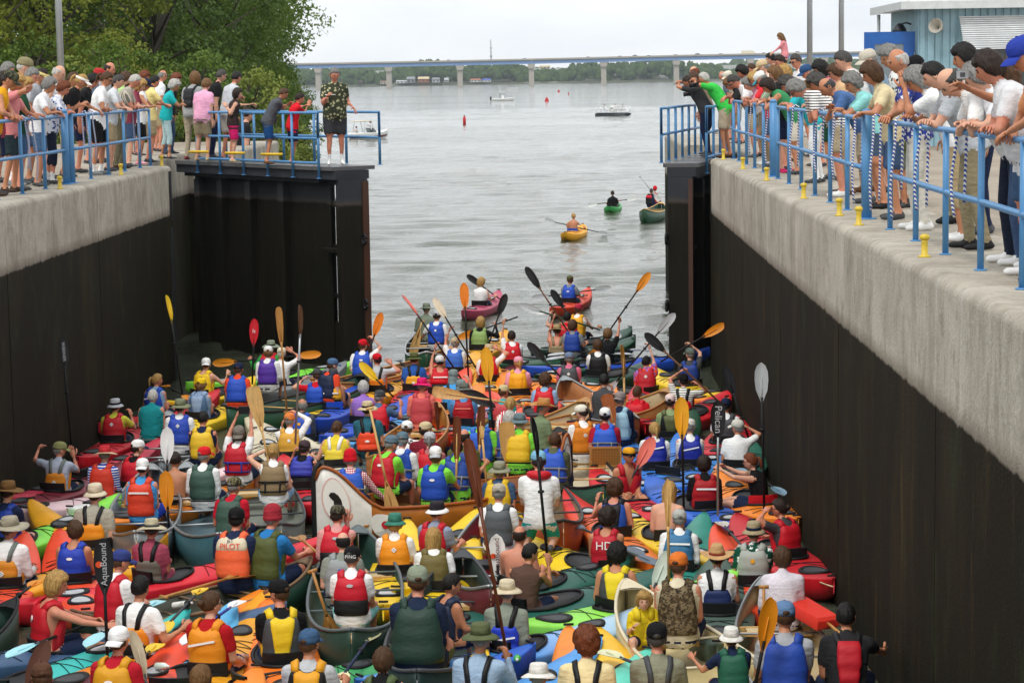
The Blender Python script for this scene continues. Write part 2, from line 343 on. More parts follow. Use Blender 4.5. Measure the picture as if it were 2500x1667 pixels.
for yy in np.concatenate([np.linspace(60, 140, 12), np.linspace(160, 420, 10)]):
    sx = np.interp(yy, [60, 70, 100, 258, 420], [-8.5, -9.6, -13.5, -30, -90])
    row = []
    for d, zf in ((0, -.4), (1.2, .25), (3, .55), (6, .8), (14, 1), (60, 1.1), (400, 1.2)):
        zt = np.interp(yy, [60, 72, 100, 420], [3.95, 2.6, 1.7, 1.5]); row.append((sx - d, yy, zt * zf if zf > 0 else zf))
    P.append(row)
b.grid(P, flip=True); o = b.obj('ground_bank', M_GRASS); o['kind'] = 'structure'
b = MB(); b.grid([[(-14.6, 5, DZ - .03), (-14.6, 60.2, DZ - .03)], [(-200, 5, DZ - .03), (-200, 60.2, DZ - .03)]]); o = b.obj('ground_lawn', M_GRASS); o['kind'] = 'structure'
b = MB(); b.grid([[(30.1, 62, DZ - .03), (30.1, 5, DZ - .03)], [(200, 62, DZ - .03), (200, 5, DZ - .03)]]); o = b.obj('ground_lawn', M_GRASS); o['kind'] = 'structure'

# ---- mitre gate leaves
def gate(name, hinge, tip, label, flip):
    hx, hy = hinge; tx, ty = tip; Lg = math.hypot(tx - hx, ty - hy); ang = math.atan2(ty - hy, tx - hx)
    g = empty(name, (hx, hy, UP), ang); tag(g, label, 'lock gate')
    s = -1 if not flip else 1          # side of the leaf that looks at the chamber
    T = .42
    def part(nm, boxes, m=M_GATE):
        b = MB()
        for (a, c) in boxes: b.box(a, c)
        return b.obj(nm, m, g, 'auto')
    y0, y1 = (min(0, s * .10), max(0, s * .10))
    part('skin_plate', [((0, y0, -1), (Lg - .75, y1, 3.44))])
    def yy(a, c): return (min(s * a, s * c), max(s * a, s * c))
    for i, xx in enumerate((.35, 1.35, 2.55, 3.9)):
        a, c = yy(.102, .25); part('rib', [((xx, a, -1), (xx + .11, c, 3.36))])
        a, c = yy(.252, .30); part('rib_flange', [((xx - .05, a, -1), (xx + .16, c, 3.30))])
    a, c = yy(-.35 if not flip else -.12, .45); part('top_girder', [((-.2, a, 3.445), (Lg - .02, c, 3.62))])
    a, c = yy(.102, .36); part('beam', [((0, a, 3.365), (Lg - .8, c, 3.442))])
    # framed end bay with pockets
    a, c = yy(0, .16)
    for z0, z1 in ((-1, .55), (1.05, 1.12), (1.9, 2.0), (2.0, 2.12), (2.88, 3.0), (3.32, 3.44)):
        part('end_plate', [((Lg - .745, a, z0), (Lg - .12, c, z1))])
    a2, c2 = yy(-.05, -.005)
    part('pocket_back', [((Lg - .745, a2, -1), (Lg - .12, c2, 3.05))], mat('rubber', (.008, .008, .008)))
    for xx in (Lg - .745, Lg - .26): part('stile', [((xx, *yy(0.162, .2)[:1], -1), (xx + .14, yy(.162, .2)[1], 3.30))])
    a, c = yy(.165, .36); part('step_plate', [((Lg - .8, a, 2.0), (Lg - .1, c, 2.06))])
    a, c = yy(-.3 if not flip else -.1, .38); part('mitre_post', [((Lg - .118, a, -1), (Lg - .002, c, 3.442))])
    a, c = yy(.30, .385) if flip else yy(-.3, -.16); part('rust_strip', [((Lg, a, -1), (Lg + .035, c, 3.40))], M_RUST)
    for z in (.95, 2.25):
        b = MB(); an = np.linspace(0, 2 * math.pi, 14)
        b.tube([(Lg + .10 + .07 * math.cos(t), s * -.12, z + .10 * math.sin(t)) for t in an], .028, 6); b.obj('bumper_ring', M_BLK, g)
    for i in range(9):
        xa = i * (Lg + .1) / 9 - .15; a, c = yy(-.52 if not flip else -.2, .50)
        part('walkway_plank', [((xa, a, 3.625), (xa + (Lg + .1) / 9 - .012, c, 3.70 - (i % 2) * .004))], mat('paint', (.10, .10, .105)))
    return g, Lg, ang, s
GL, GLL, GLA, GLS = gate('lock_gate', (-7.85, 48.9), (-3.95, 43.9), 'black steel left gate leaf standing half open with rust edge', False)
GR, GRL, GRA, GRS = gate('lock_gate', (3.55, 48.9), (2.30, 42.9), 'black steel right gate leaf standing open by the concrete corner', True)
def rod(b, p, q, r, n=8): b.tube([p, q], r, n)
def railing(name, pts, label, posts, top=1.09, mid=.55, low=None, r=.028, base=DZ, thick=(), foot=0, hoop=(False, False), parent_kind=None):
    """pts: plan polyline; posts: list of distances along it"""
    pts = [Vector((*p, 0)) for p in pts]; seg = [(b_ - a_).length for a_, b_ in zip(pts, pts[1:])]
    def at(d):
        for a_, b_, l in zip(pts, pts[1:], seg):
            if d <= l + 1e-6: return a_.lerp(b_, d / l)
            d -= l
        return pts[-1]
    o0 = at(posts[0]); root = empty(name, (o0.x, o0.y, base)); tag(root, label, 'railing')
    for i, d in enumerate(posts):
        p = at(d) - o0; rr = r * 2.1 if i in thick else r
        b = MB(); b.tube([(p.x, p.y, -foot), (p.x, p.y, (top + .06 if i in thick else top))], rr, 10); b.lathe([(rr * 1.9, -foot), (rr * 1.9, -foot + .012), (rr, -foot + .014)], 10)
        b.v[-1] = b.v[-1] + np.array([p.x, p.y, 0]); b.obj('post', M_RAIL, root)
        if i in thick:
            b = MB(); b.lathe([(rr * 1.02, top + .06), (rr * .8, top + .10), (.005, top + .115)], 10); b.v[-1] = b.v[-1] + np.array([p.x, p.y, 0]); b.obj('post_cap', M_RAIL, root)
    path = [at(posts[0])] + [q for q, dd in zip(pts[1:-1], np.cumsum(seg)[:-1]) if posts[0] < dd < posts[-1]] + [at(posts[-1])]
    for nm, h in (('top_rail', top), ('middle_rail', mid)) + ((('bottom_rail', low),) if low is not None else ()):
        b = MB(); pp = []
        for a_, b_ in zip(path, path[1:]):
            for k in range(8): pp.append(a_.lerp(b_, k / 8) - o0)
        pp.append(path[-1] - o0)
        b.tube([(p.x, p.y, h + random.uniform(-.004, .004)) for p in pp], r * .98, 10); b.obj(nm, M_RAIL, root)
    for e, (flag, P_) in enumerate(zip(hoop, (path[0], path[-1]))):
        if flag:
            p = P_ - o0; b = MB(); b.tube([(p.x, p.y, top), (p.x, p.y, mid)], r, 10); b.obj('end_hoop', M_RAIL, root)
    return root
RXR = 3.42; RXL = -7.86
yp = [12.9, 14.55, 16.2, 17.8, 19.4, 21.0, 22.6]
railing('railing', [(RXR, 12), (RXR, 24.0)], 'blue pipe railing nearest on the right deck, spectators leaning over it', [y - 12 for y in yp])
yp = [24.3, 25.9, 27.5, 29.1, 30.7, 32.3, 33.9]
railing('railing', [(RXR, 24), (RXR, 34.0)], 'blue pipe railing midway along the right deck, draped with ropes', [y - 24 for y in yp], thick=(0,))
yp = [34.6, 36.2, 37.8, 39.4, 41.0, 42.2]
railing('railing', [(RXR, 34), (RXR, 43.0)], 'blue pipe railing at the far end of the right deck by the gate', [y - 34 for y in yp], thick=(0,))
yp = [24.9, 26.4, 28.0, 29.5, 31.1, 32.6, 34.1, 35.6]
railing('railing', [(RXL, 24), (RXL, 36)], 'blue pipe railing on the near left deck with the leaning crowd', [y - 24 for y in yp], thick=(7,))
yp = [36.0, 37.5, 39.0, 40.5, 42.0, 43.1]
railing('railing', [(RXL, 35), (RXL, 44)], 'blue pipe railing on the far left deck up to the gate', [y - 35 for y in yp], thick=(0,))
def gate_rail(hinge, ang, Lg, off, d0, d1, n, label, mid=.55, low=.06, foot=.25):
    ux, uy = math.cos(ang), math.sin(ang); nx, ny = -uy, ux
    a = (hinge[0] + ux * d0 + nx * off, hinge[1] + uy * d0 + ny * off); c = (hinge[0] + ux * d1 + nx * off, hinge[1] + uy * d1 + ny * off)
    railing('railing', [a, c], label, list(np.linspace(0, math.hypot(a[0] - c[0], a[1] - c[1]), n)), top=1.05, mid=mid, low=low, base=3.71 + UP, foot=foot, hoop=(True, True))
gate_rail((-7.85, 48.9), GLA, GLL, GLS * .52, .9, GLL - .5, 6, 'blue railing along the front of the left gate walkway')
gate_rail((-7.85, 48.9), GLA, GLL, -GLS * .54, .3, GLL + .1, 6, 'blue railing along the back of the left gate walkway', low=None, foot=0)
gate_rail((3.55, 48.9), GRA, GRL, GRS * .52, 1.0, GRL - 1.0, 5, 'blue railing along the chamber side of the right gate walkway')
gate_rail((3.55, 48.9), GRA, GRL, -GRS * .22, .6, GRL, 7, 'blue railing along the river side of the right gate walkway', low=None, foot=0)
# ---- yellow mooring cleats
for i, (x, y, nm) in enumerate(((2253, 628, 'yellow mooring post nearest the camera on right wall edge'), (2103, 550, 'yellow mooring post beside the thick right railing post'),
        (2059, 527, 'yellow mooring post just beyond the thick right railing post'), (1962, 485, 'yellow mooring post beside a camera lens on right wall'),
        (1878, 441, 'yellow mooring post below the rail where pink sandals stand'), (1816, 413, 'second yellow mooring post from the right gate'), (1768, 390, 'yellow mooring post closest to the right gate'),
        (92, 462, 'yellow mooring post on left wall edge by the sandals'), (252, 428, 'yellow mooring post midway along left wall edge'), (376, 405, 'yellow mooring post at the left wall corner by the gate'))):
    p = on_z(x, y, DZ); p.x = (XR + .2) if p.x > 0 else (XL - .2)
    e = tag(empty('mooring_post', (p.x, p.y, DZ)), nm, 'mooring post')
    b = MB(); b.lathe([(.055, 0), (.055, .012), (.03, .02), (.028, .13), (.033, .15)], 12); b.obj('stem', M_YEL, e)
    b = MB(); b.lathe([(.033, .151), (.043, .163), (.044, .18), (.033, .195), (.008, .202)], 12); b.obj('cap', M_YEL, e)
# ---- ropes slung over the rails
def rope(pts, label, side):
    b = MB(); b.tube(pts, .0125, 6); o = b.obj('mooring_rope', mat('rope', '2a4aa0', 'e4e2da'))
    tag(o, label, 'rope', 'ropes slung over the railings'); return o
def hang(X, y, n, i, side):
    z1 = DZ + 1.13; pts = []; s = -1 if side > 0 else 1
    l1 = random.uniform(.75, 1.0); l2 = random.uniform(.55, .9)
    for t in np.linspace(0, 1, 12): pts.append((X + s * (.05 + .02 * math.sin(t * 5)), y + .05 * math.sin(t * 3 + i), z1 - l1 * (1 - t)))
    pts.append((X, y, z1 + .02))
    for t in np.linspace(0, 1, 12): pts.append((X - s * .05, y + .10 * t, z1 - l2 * t))
    rope(pts, f'{n} blue and white rope from the camera slung over the {"right" if side > 0 else "left"} rail', side)
for i, y in enumerate((18.7, 20.6, 22.1, 23.6, 25.0, 26.8, 28.6, 31.5, 35.2, 38.2)): hang(RXR, y, ordinal(i), i, 1)
for i, y in enumerate((32.8, 33.3, 37.2, 37.7, 41.7)): hang(RXL, y, ordinal(i), i, -1)
# rope trailing in the water along the right wall foot
b = MB(); b.tube([(XR - .1 - .12 * math.sin(t * 3.1), 26.6 - 3.6 * t, .05 + .30 * t * t) for t in np.linspace(0, 1, 14)], .009, 5)
tag(b.obj('line', mat('rubber', 'tan')), 'thin tan line trailing in the water at the right wall foot', 'rope')

# ---- light poles
def pole(x, Y, label, r=.075):
    p = on_y(x, 150, Y); e = tag(empty('light_pole', (p.x, p.y, DZ)), label, 'light pole')
    m = mat('metal', 'light_grey')
    b = MB(); b.tube([(0, 0, 0), (0, 0, 4), (0, 0, 9)], [r, r * .9, r * .62], 12); b.obj('shaft', m, e)
    b = MB(); b.lathe([(r * 2, 0), (r * 2, .04), (r * 1.2, .06)], 12); b.obj('base_plate', m, e)
    b = MB(); b.tube([(0, 0, 8.9), (0, -.5, 9.15), (0, -1.4, 9.2)], .035, 8); b.obj('arm', m, e)
    b = MB(); b.box((-.14, -2.0, 9.13), (.14, -1.4, 9.26)); b.obj('lamp_head', m, e, 'auto')
pole(148, 52, 'pale grey light pole in front of the left trees', .085)
pole(1977, 56, 'grey light pole left of the pair beside the blue hut'); pole(2054, 57, 'grey light pole right of the pair beside the blue hut')

# ---- control hut
def hut():
    Y0 = 47.5; c = on_y(2242, 100, Y0); X0 = c.x; W_, D_, H_ = 4.2, 3.9, 2.92
    h = tag(empty('control_hut', (X0, Y0, DZ)), 'light blue metal control hut with overhanging roof on the right deck', 'building')
    ms = mat('paint', '8fb2bf'); mw = mat('paint', 'cfd3d3'); md = mat('paint', '1c5fae')
    b = MB(); b.box((.03, .03, 0), (W_, D_, H_)); b.obj('wall', ms, h, 'auto')
    k = 0
    for i in range(int(W_ / .16)):
        x = .04 + i * .16
        if 1.05 < x < 3.3: z = ((2.42, H_ - .01), (0, 1.2))
        else: z = ((0, H_ - .01),)
        for z0, z1 in z:
            b = MB(); b.box((x, 0, z0), (x + .10 + .03 * (i % 2), .028, z1)); b.obj('siding_board', ms, h, 'auto')
    for i in range(int(D_ / .16)):
        y = .04 + i * .16; b = MB(); b.box((0, y, 0), (.028, y + .11, H_ - .01)); b.obj('siding_board', ms, h, 'auto')
    b = MB(); b.box((-.38, -.35, H_), (W_ + .3, D_ + .3, H_ + .06)); b.box((-.2, -.1, H_ + .06), (W_ + .2, D_ + .2, H_ + .16)); b.obj('roof', mat('paint', 'e2e4e4'), h, 'auto')
    for a, c_ in (((-.43, -.40, H_ - .03), (W_ + .3, -.352, H_ + .13)), ((-.43, -.35, H_ - .03), (-.382, D_ + .3, H_ + .13))):
        b = MB(); b.box(a, c_); b.obj('gutter', mw, h, 'auto')
    b = MB(); b.tube([(-.3, D_ - .2, H_ - .03), (-.3, D_ - .2, 0)], .04, 8); b.obj('downpipe', mw, h)
    wi = MB(); wi.box((1.12, .004, 1.22), (3.35, .029, 2.4)); wo = wi.obj('window', mat('glass', (.03, .045, .05)), h, 'auto')
    for x in (1.12, 1.85, 2.6, 3.3):
        b = MB(); b.box((x, -.03, 1.22), (x + .06, .003, 2.4)); b.obj('frame', mat('paint', 'a9a18e'), wo, 'auto')
    b = MB(); b.box((1.1, -.05, 1.16), (3.4, .003, 1.215)); b.obj('sill', mw, wo, 'auto')
    aw = MB(); aw.grid([[(.87, -.62, 2.03), (.87, -.015, 2.72)], [(3.5, -.62, 2.03), (3.5, -.015, 2.72)]]); ao = aw.obj('awning', mat('paint', 'd9dcdd'), h)
    for i in range(16):
        t = i / 15; y = -.62 + .6 * t; z = 2.04 + .68 * t
        b = MB(); b.box((.85, y - .034, z - .006), (3.52, y + .006, z + .012)); b.obj('slat', mat('paint', 'eceeee'), ao, 'auto')
    # open door on the left side wall, swung out to face the camera
    dr = MB()
    for a, c_ in (((-1.1, .32, .05), (-.02, .365, 1.2)), ((-1.1, .32, 2.18), (-.02, .365, 2.44)), ((-1.1, .32, 1.2), (-.88, .365, 2.18)), ((-.26, .32, 1.2), (-.02, .365, 2.18))): dr.box(a, c_)
    d = dr.obj('door', md, h, 'auto')
    b = MB(); b.box((-.88, .338, 1.2), (-.26, .346, 2.18)); b.obj('pane', mat('glass', (.16, .2, .22)), d, 'auto')
    for z in (.4, 1.1, 1.9):
        b = MB(); b.tube([(-.02, .31, z), (-.02, .31, z + .1)], .02, 6); b.obj('hinge', mat('metal', 'silver'), d)
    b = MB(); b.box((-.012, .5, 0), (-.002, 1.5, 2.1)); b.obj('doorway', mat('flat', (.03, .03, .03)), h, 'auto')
    # horn loudspeaker
    s = empty('horn_speaker', (X0 + .45, Y0 - .03, DZ + 2.48)); tag(s, 'cream horn loudspeaker on the blue hut wall', 'loudspeaker')
    b = MB(); b.lathe([(.03, 0), (.045, .10), (.08, .2), (.16, .30), (.15, .295), (.07, .19), (.02, .09)], 18, cap=False); q = b.obj('horn', mat('paint', 'b5b0a4'), s); q.rotation_euler = (R(78), 0, R(-28))
    b = MB(); b.tube([(0, .02, 0), (0, -.12, .0)], .045, 10); b.obj('driver', mat('paint', 'b5b0a4'), s)
    # lamp over the door
    l = empty('wall_lamp', (X0 - .06, Y0 + .9, DZ + 2.5)); tag(l, 'grey hooded lamp above the blue hut door', 'lamp')
    b = MB(); b.lathe([(.16, -.08), (.15, 0), (.08, .1), (.02, .13)], 14); b.obj('hood', mat('metal', 'dark_grey'), l).location = (-.2, 0, 0)
    b = MB(); b.tube([(-.2, 0, .1), (-.05, 0, .14), (.05, 0, .1)], .02, 6); b.obj('bracket', mat('metal', 'dark_grey'), l)
hut()

# ---- trees
def leaf_mat(a, b_, nm):
    m, N = newmat(nm); T = N.n('ShaderNodeTexCoord').outputs['Object']; oi = N.n('ShaderNodeObjectInfo').outputs['Random']
    at = N.n('ShaderNodeAttribute', attribute_name='tint').outputs['Fac']
    c = N.mix(at, a, b_); c = N.mix(N.ramp(N.noise(T, .55, 3), (.35, 0.), (.65, 1.)), c, mul(b_, 1.0)); c = N.mix(N.n('ShaderNodeMath', {0: oi, 1: .35}, operation='MULTIPLY').outputs[0], c, mul(a, .8))
    p = N.n('ShaderNodeBsdfPrincipled', {'Base Color': c, 'Roughness': .55, 'Specular IOR Level': .25})
    tr = N.n('ShaderNodeBsdfTranslucent', {'Color': N.mix(.5, c, (.12, .2, .02))})
    ms = N.n('ShaderNodeMixShader', {0: .28, 1: p.outputs[0], 2: tr.outputs[0]}); N.n('ShaderNodeOutputMaterial', {0: ms.outputs[0]}); return m
LEAF = [leaf_mat((.065, .12, .022), (.15, .225, .036), 'leaf_green'), leaf_mat((.12, .16, .022), (.27, .295, .035), 'leaf_yellow_green'), leaf_mat((.048, .095, .024), (.11, .175, .036), 'leaf_dark'), leaf_mat((.15, .2, .035), (.29, .33, .065), 'leaf_light')]
BARK = mat('cloth', (.10, .085, .068))
def leaf_mesh(name, pts, dirs, size, rg):
    n = len(pts); a = rg.normal(size=(n, 3)); a /= np.linalg.norm(a, axis=1)[:, None]
    a[:, 2] *= .6; a += dirs * .5 + np.array([0, -.25, .35]); a /= np.linalg.norm(a, axis=1)[:, None]    # leaf normals lean outwards, up and to the light
    t = np.cross(a, rg.normal(size=(n, 3))); t /= np.linalg.norm(t, axis=1)[:, None]; u = np.cross(a, t)
    s = size * rg.uniform(.6, 1.35, (n, 1))
    V = np.stack([pts - t * s * .5, pts + u * s * .3 + a * s * .08, pts + t * s * .6, pts - u * s * .3 + a * s * .08], 1).reshape(-1, 3)
    me = bpy.data.meshes.new(name); me.vertices.add(4 * n); me.vertices.foreach_set('co', V.ravel())
    me.loops.add(4 * n); me.polygons.add(n); me.loops.foreach_set('vertex_index', np.arange(4 * n)); me.polygons.foreach_set('loop_start', np.arange(0, 4 * n, 4))
    at = me.attributes.new('tint', 'FLOAT', 'FACE'); at.data.foreach_set('value', rg.uniform(0, 1, n).astype(np.float32))
    me.update(); return me
def tree_data(seed, H, RX, low, nleaf, size, ncl=90):
    rg = np.random.default_rng(seed); tb = MB(); pts = []; dirs = []
    lean = rg.normal(0, .05, 2); top = np.array([lean[0] * H, lean[1] * H, H * .86])
    tp = [np.array([0, 0, -.2]), np.array([.05, 0, H * .2]), top * .5 + [rg.normal(0, .15), 0, 0], top]
    tb.tube(tp, [.17, .14, .09, .03], 9)
    for i in range(ncl):
        zz = low + (H - low) * rg.beta(1.25, 1.25); f = (zz - low) / (H - low)
        rad = RX * (math.sin(math.pi * min(.97, .18 + .8 * f)) ** .6) * rg.uniform(.45, 1.08); th = rg.uniform(0, 6.28)
        c = np.array([rad * math.cos(th), rad * math.sin(th), zz]) + top * (zz / H) * .6 * np.array([1, 1, 0])
        if i % 2 == 0:
            st = np.array([top[0] * .3, top[1] * .3, max(.4, zz * .62)]); mid = (st + c) / 2 + rg.normal(0, .2, 3)
            tb.tube([st, mid, c], [.055, .032, .01], 5)
        k = nleaf // ncl; cr = rg.uniform(.45, 1.0) * RX * .30
        d = rg.normal(size=(k, 3)); d /= np.linalg.norm(d, axis=1)[:, None]; q = c + d * cr * rg.uniform(.25, 1, (k, 1)) ** .6 * np.array([1.15, 1.15, .8])
        pts.append(q); dirs.append(d)
    return tb.mesh('trunk', [BARK]), leaf_mesh('crown', np.concatenate(pts), np.concatenate(dirs), size, rg)
TD = [tree_data(11, 10.5, 3.3, .9, 19000, .14), tree_data(12, 9.5, 3.0, .5, 18000, .135), tree_data(13, 12, 3.6, 1.4, 20000, .145)]
TS_ = [tree_data(21, 3.4, 1.5, .15, 5200, .11, 40), tree_data(22, 2.6, 1.3, .1, 4200, .10, 36)]
def tree(nm, td, loc, rz, sc, lm, label, cat, grp=None):
    e = empty(nm, loc, rz); e.scale = sc; tag(e, label, cat, grp)
    t = link('trunk', td[0], e); c = link('crown', td[1], e)
    if not td[1].materials: td[1].materials.append(None)
    setmats(c, lm)
trees = [  # px x, Y, scale, leaf, data
 (95, 66, 1.0, 1, 0), (330, 70, 1.05, 2, 2), (520, 74, 1.0, 0, 1), (-70, 64, 1.0, 1, 2), (225, 84, 1.15, 0, 0), (520, 92, 1.0, 0, 2), (430, 92, 1.2, 2, 0), (515, 104, 1.25, 2, 1),
 (30, 86, 1.2, 0, 1), (545, 126, 1.2, 0, 0), (130, 105, 1.45, 2, 2), (330, 112, 1.5, 2, 0), (430, 122, 1.5, 0, 2), (570, 160, 1.5, 2, 1)]
adj = ['broad yellow green tree behind the olive cap spectator', 'tall dark tree behind the left crowd', 'green tree behind the backpack spectator', 'yellow green tree at the left picture edge',
 'full green tree between the light pole and the dark tree', 'loose leafy tree at the right end of the grove against the sky', 'dense dark tree in the middle of the grove', 'dark tree behind the boy in grey', 'tall green tree behind the light pole',
 'airy tree leaning towards the water beyond the red shirted boy', 'dark tree far back behind the yellow green tree', 'tall dark tree far back in the grove centre', 'tall green tree far back near the grove edge', 'far dark tree on the shoreline']
for i, (x, Y, s, lm, td) in enumerate(trees):
    p = on_y(x, 200, Y); zt = float(np.interp(Y, [60, 72, 100, 420], [3.55, 2.5, 1.6, 1.4]))
    tree('broadleaf_tree', TD[td], (p.x, Y, zt - .1), i * 1.7, (s, s, s), LEAF[lm], adj[i], 'tree', 'trees on the left bank')
shrubs = [(602, 66, 1.0, 3, 0), (655, 70, 1.05, 3, 1), (560, 63, .9, 0, 1), (672, 84, 1.1, 2, 0), (678, 105, 1.3, 0, 1), (700, 150, 1.4, 2, 0), (470, 62, 1.0, 0, 0), (380, 62, 1.1, 3, 1), (290, 62, 1.1, 0, 0), (190, 62, 1.2, 3, 1), (95, 62, 1.15, 0, 0), (10, 62, 1.2, 1, 1), (240, 64, 1.25, 1, 0), (718, 210, 1.5, 0, 1)]
sl = ['pale yellow green bush right of the man with camera strap', 'pale bush behind the boy in grey', 'green bush behind the girl in pink shorts', 'dark bush at the water edge by the red shirted boy', 'green bush on the shore beyond the gate', 'dark shore bush beside the big man',
 'green bush behind the turquoise spectator', 'light bush behind the navy cap spectator', 'green bush behind the striped shirt man', 'light bush behind the blond spectator in black', 'green bush behind the floral shirt spectator', 'yellow green bush at the left picture edge', 'yellow green bush below the light pole', 'far green shore bush nearest the sky gap']
for i, (x, Y, s, lm, td) in enumerate(shrubs):
    p = on_y(x, 260, Y); zt = float(np.interp(Y, [60, 72, 100, 420], [3.6, 2.1, 1.0, .5]))
    tree('bush', TS_[td], (p.x, Y, zt - .1), i * 2.1, (s, s, s), LEAF[lm], sl[i], 'bush', 'bushes on the left bank')

# ---- bridge
YB = 1535.0
M_CONC = mat('paint', 'b3aca0'); M_GIRD = mat('paint', '7fa3d6')
br = tag(empty('road_bridge', on_y(1250, 150, YB)), 'long highway bridge with pale blue girder on tall concrete piers', 'bridge')
def btop(x): return float(np.interp(x, [300, 780, 1240, 1700, 2110, 2700], [160, 154, 145, 133.5, 125.5, 116]))
xs = list(np.linspace(520, 2620, 13)); b0 = br.location
pier_px = [600, 775, 948, 1122, 1297, 1474, 1652, 1833, 2014, 2195]
def seg(nm, xa, xb, ta, tb, w0, w1, m):
    A0, A1 = on_y(xa, btop(xa) + ta, YB) - b0, on_y(xa, btop(xa) + tb, YB) - b0; B0, B1 = on_y(xb, btop(xb) + ta, YB) - b0, on_y(xb, btop(xb) + tb, YB) - b0
    b = MB(); b.rings([[(p.x, w0, p.z) for p in (A1, A0)] + [(p.x, w1, p.z) for p in (A0, A1)], [(p.x, w0, p.z) for p in (B1, B0)] + [(p.x, w1, p.z) for p in (B0, B1)]]); return b.obj(nm, m, br, False)
for xa, xb in zip(pier_px, pier_px[1:]):
    seg('parapet', xa + .4, xb - .2, 0, 3.6, -.3, .3, M_CONC); seg('girder', xa + .4, xb - .2, 4.8, 13, .8, 3.2, M_GIRD); seg('girder', xa + .4, xb - .2, 4.8, 13, 9, 11, M_GIRD)
    seg('road_deck', xa + .4, xb - .2, 3.7, 4.7, 0, 13, M_CONC); seg('parapet', xa + .4, xb - .2, 0.3, 3.6, 12.4, 13, M_CONC)
for x in pier_px:
    t = on_y(x, btop(x) + 13.2, YB) - b0; z0 = -b0.z - 1; b = MB()
    b.rings([[(t.x + a * sx, y, z) for a, y in ((-1, 2), (1, 2), (1, 10.5), (-1, 10.5))] for sx, z in ((1.75, z0), (1.75, t.z - 3.2))]); b.obj('pier', M_CONC, br, False)
    b = MB(); b.rings([[(t.x + a * sx, y, z) for a, y in ((-1, .9), (1, .9), (1, 11.5), (-1, 11.5))] for sx, z in ((1.8, t.z - 3.15), (2.5, t.z - 1.6), (2.5, t.z - .02))]); b.obj('pier_cap', M_CONC, br, False)
def car(x, col, label, kind=0):
    p = on_y(x, btop(x) + 3.5, YB); e = tag(empty('car', (p.x, p.y + 4, p.z - .1)), label, 'car')
    Lc, H = ((4.6, 1.45), (5.2, 1.85), (9.5, 3.1))[kind]; m = mat('plastic', col)
    b = MB(); sec = [(-.5, .35, .55), (-.49, .35, .62), (-.2, .35, .66), (.2, .35, .68), (.48, .35, .6), (.5, .4, .52)] if kind < 2 else [(-.5, .4, 1.), (-.49, .4, 1.), (.3, .4, 1.), (.38, .4, .9), (.49, .4, .45), (.5, .5, .4)]
    b.rings([[(s_ * Lc, -.9, a), (s_ * Lc, .9, a), (s_ * Lc, .9, H * c_), (s_ * Lc, -.9, H * c_)] for s_, a, c_ in sec]); b.obj('body', m, e, 'auto')
    if kind < 2:
        b = MB(); b.rings([[(s_ * Lc, -.8 * k, .9), (s_ * Lc, .8 * k, .9), (s_ * Lc, .7 * k, .9 + z), (s_ * Lc, -.7 * k, .9 + z)] for s_, z, k in ((-.42, .02, 1), (-.3, H - .92, .95), (.1, H - .9, .95), (.28, .02, 1))]); b.obj('cabin', mat('glass', (.05, .06, .07)), e, 'auto')
    for sx in (-.3, .3):
        for sy in (-.85, .85):
            b = MB(); b.tube([(sx * Lc, sy - .1, .34), (sx * Lc, sy + .1, .34)], .34, 12); b.obj('wheel', M_BLK, e)
for x, c_, l, k in ((1437, 'dark_grey', 'dark grey car highest on the bridge left of the third pier', 0), (1515, 'light_grey', 'small silver car on the bridge above the empty span', 0), (1552, 'grey', 'grey van on the bridge left of the fifth pier', 1), (1586, 'tan', 'tan car on the bridge near the fifth pier', 0), (1651, 'light_grey', 'silver car on the bridge above the fifth pier', 0),
        (1705, 'navy', 'dark blue pickup on the bridge above the photographers', 1), (1762, 'red', 'red car on the bridge', 0), (1828, 'cream', 'cream motor home on the bridge', 2), (1867, 'light_grey', 'grey car behind the motor home on the bridge', 0), (1282, 'light_grey', 'small grey car on the bridge beside the mast', 0), (1950, 'white', 'white van on the bridge by the light pole', 1), (1096, 'white', 'white car on the bridge near the first open pier', 0)): car(x, c_, l, k)
# ---- far shore: wood, land, houses, mast
def far_mat():
    m, N = newmat('far_foliage'); g = N.n('ShaderNodeNewGeometry').outputs['Position']
    N.out(N.mix(N.ramp(N.noise(g, .16, 4, .6), (.35, 0.), (.65, 1.)), (.03, .06, .018), (.075, .125, .03)), .9, N.bump(N.noise(g, .55, 5, .7), 1., 1.2), spec=.1); return m
rg = np.random.default_rng(5); b = MB()
base = [(math.cos(a) * math.cos(e), math.sin(a) * math.cos(e), math.sin(e)) for e in (-.6, 0, .5, 1.0, 1.45) for a in np.linspace(0, 6.283, 9, endpoint=False)]
bf = [(i * 9 + j, i * 9 + (j + 1) % 9, (i + 1) * 9 + (j + 1) % 9, (i + 1) * 9 + j) for i in range(4) for j in range(9)] + [tuple(range(36, 45))]
base = np.array(base)
for i in range(1500):
    x = rg.uniform(560, 2600); row = rg.integers(0, 3); Y = 2010 + row * 22 + rg.uniform(-6, 6)
    p = on_y(x, 200, Y); hgt = (10.5 + 2.6 * math.sin(x * .013) + 2.2 * math.sin(x * .031 + 1) + 2.6 * row + rg.normal(0, 1.3)) * (.62 if x > 1760 else 1)
    r_ = rg.uniform(2.6, 5.2); zc = hgt - r_ * .7 if rg.random() < .65 else rg.uniform(2, max(2.5, hgt * .7))
    b.add(base * np.array([r_, r_, r_ * rg.uniform(.8, 1.3)]) * rg.uniform(.75, 1.2, (45, 1)) + np.array([p.x, Y, max(1.5, zc)]), bf)
o = b.obj('far_treeline', far_mat()); tag(o, 'hazy green wood along the far shore below the bridge', 'trees', kind='stuff')
b = MB(); a0, a1 = on_y(-1500, 200, 2000), on_y(4000, 200, 2000)
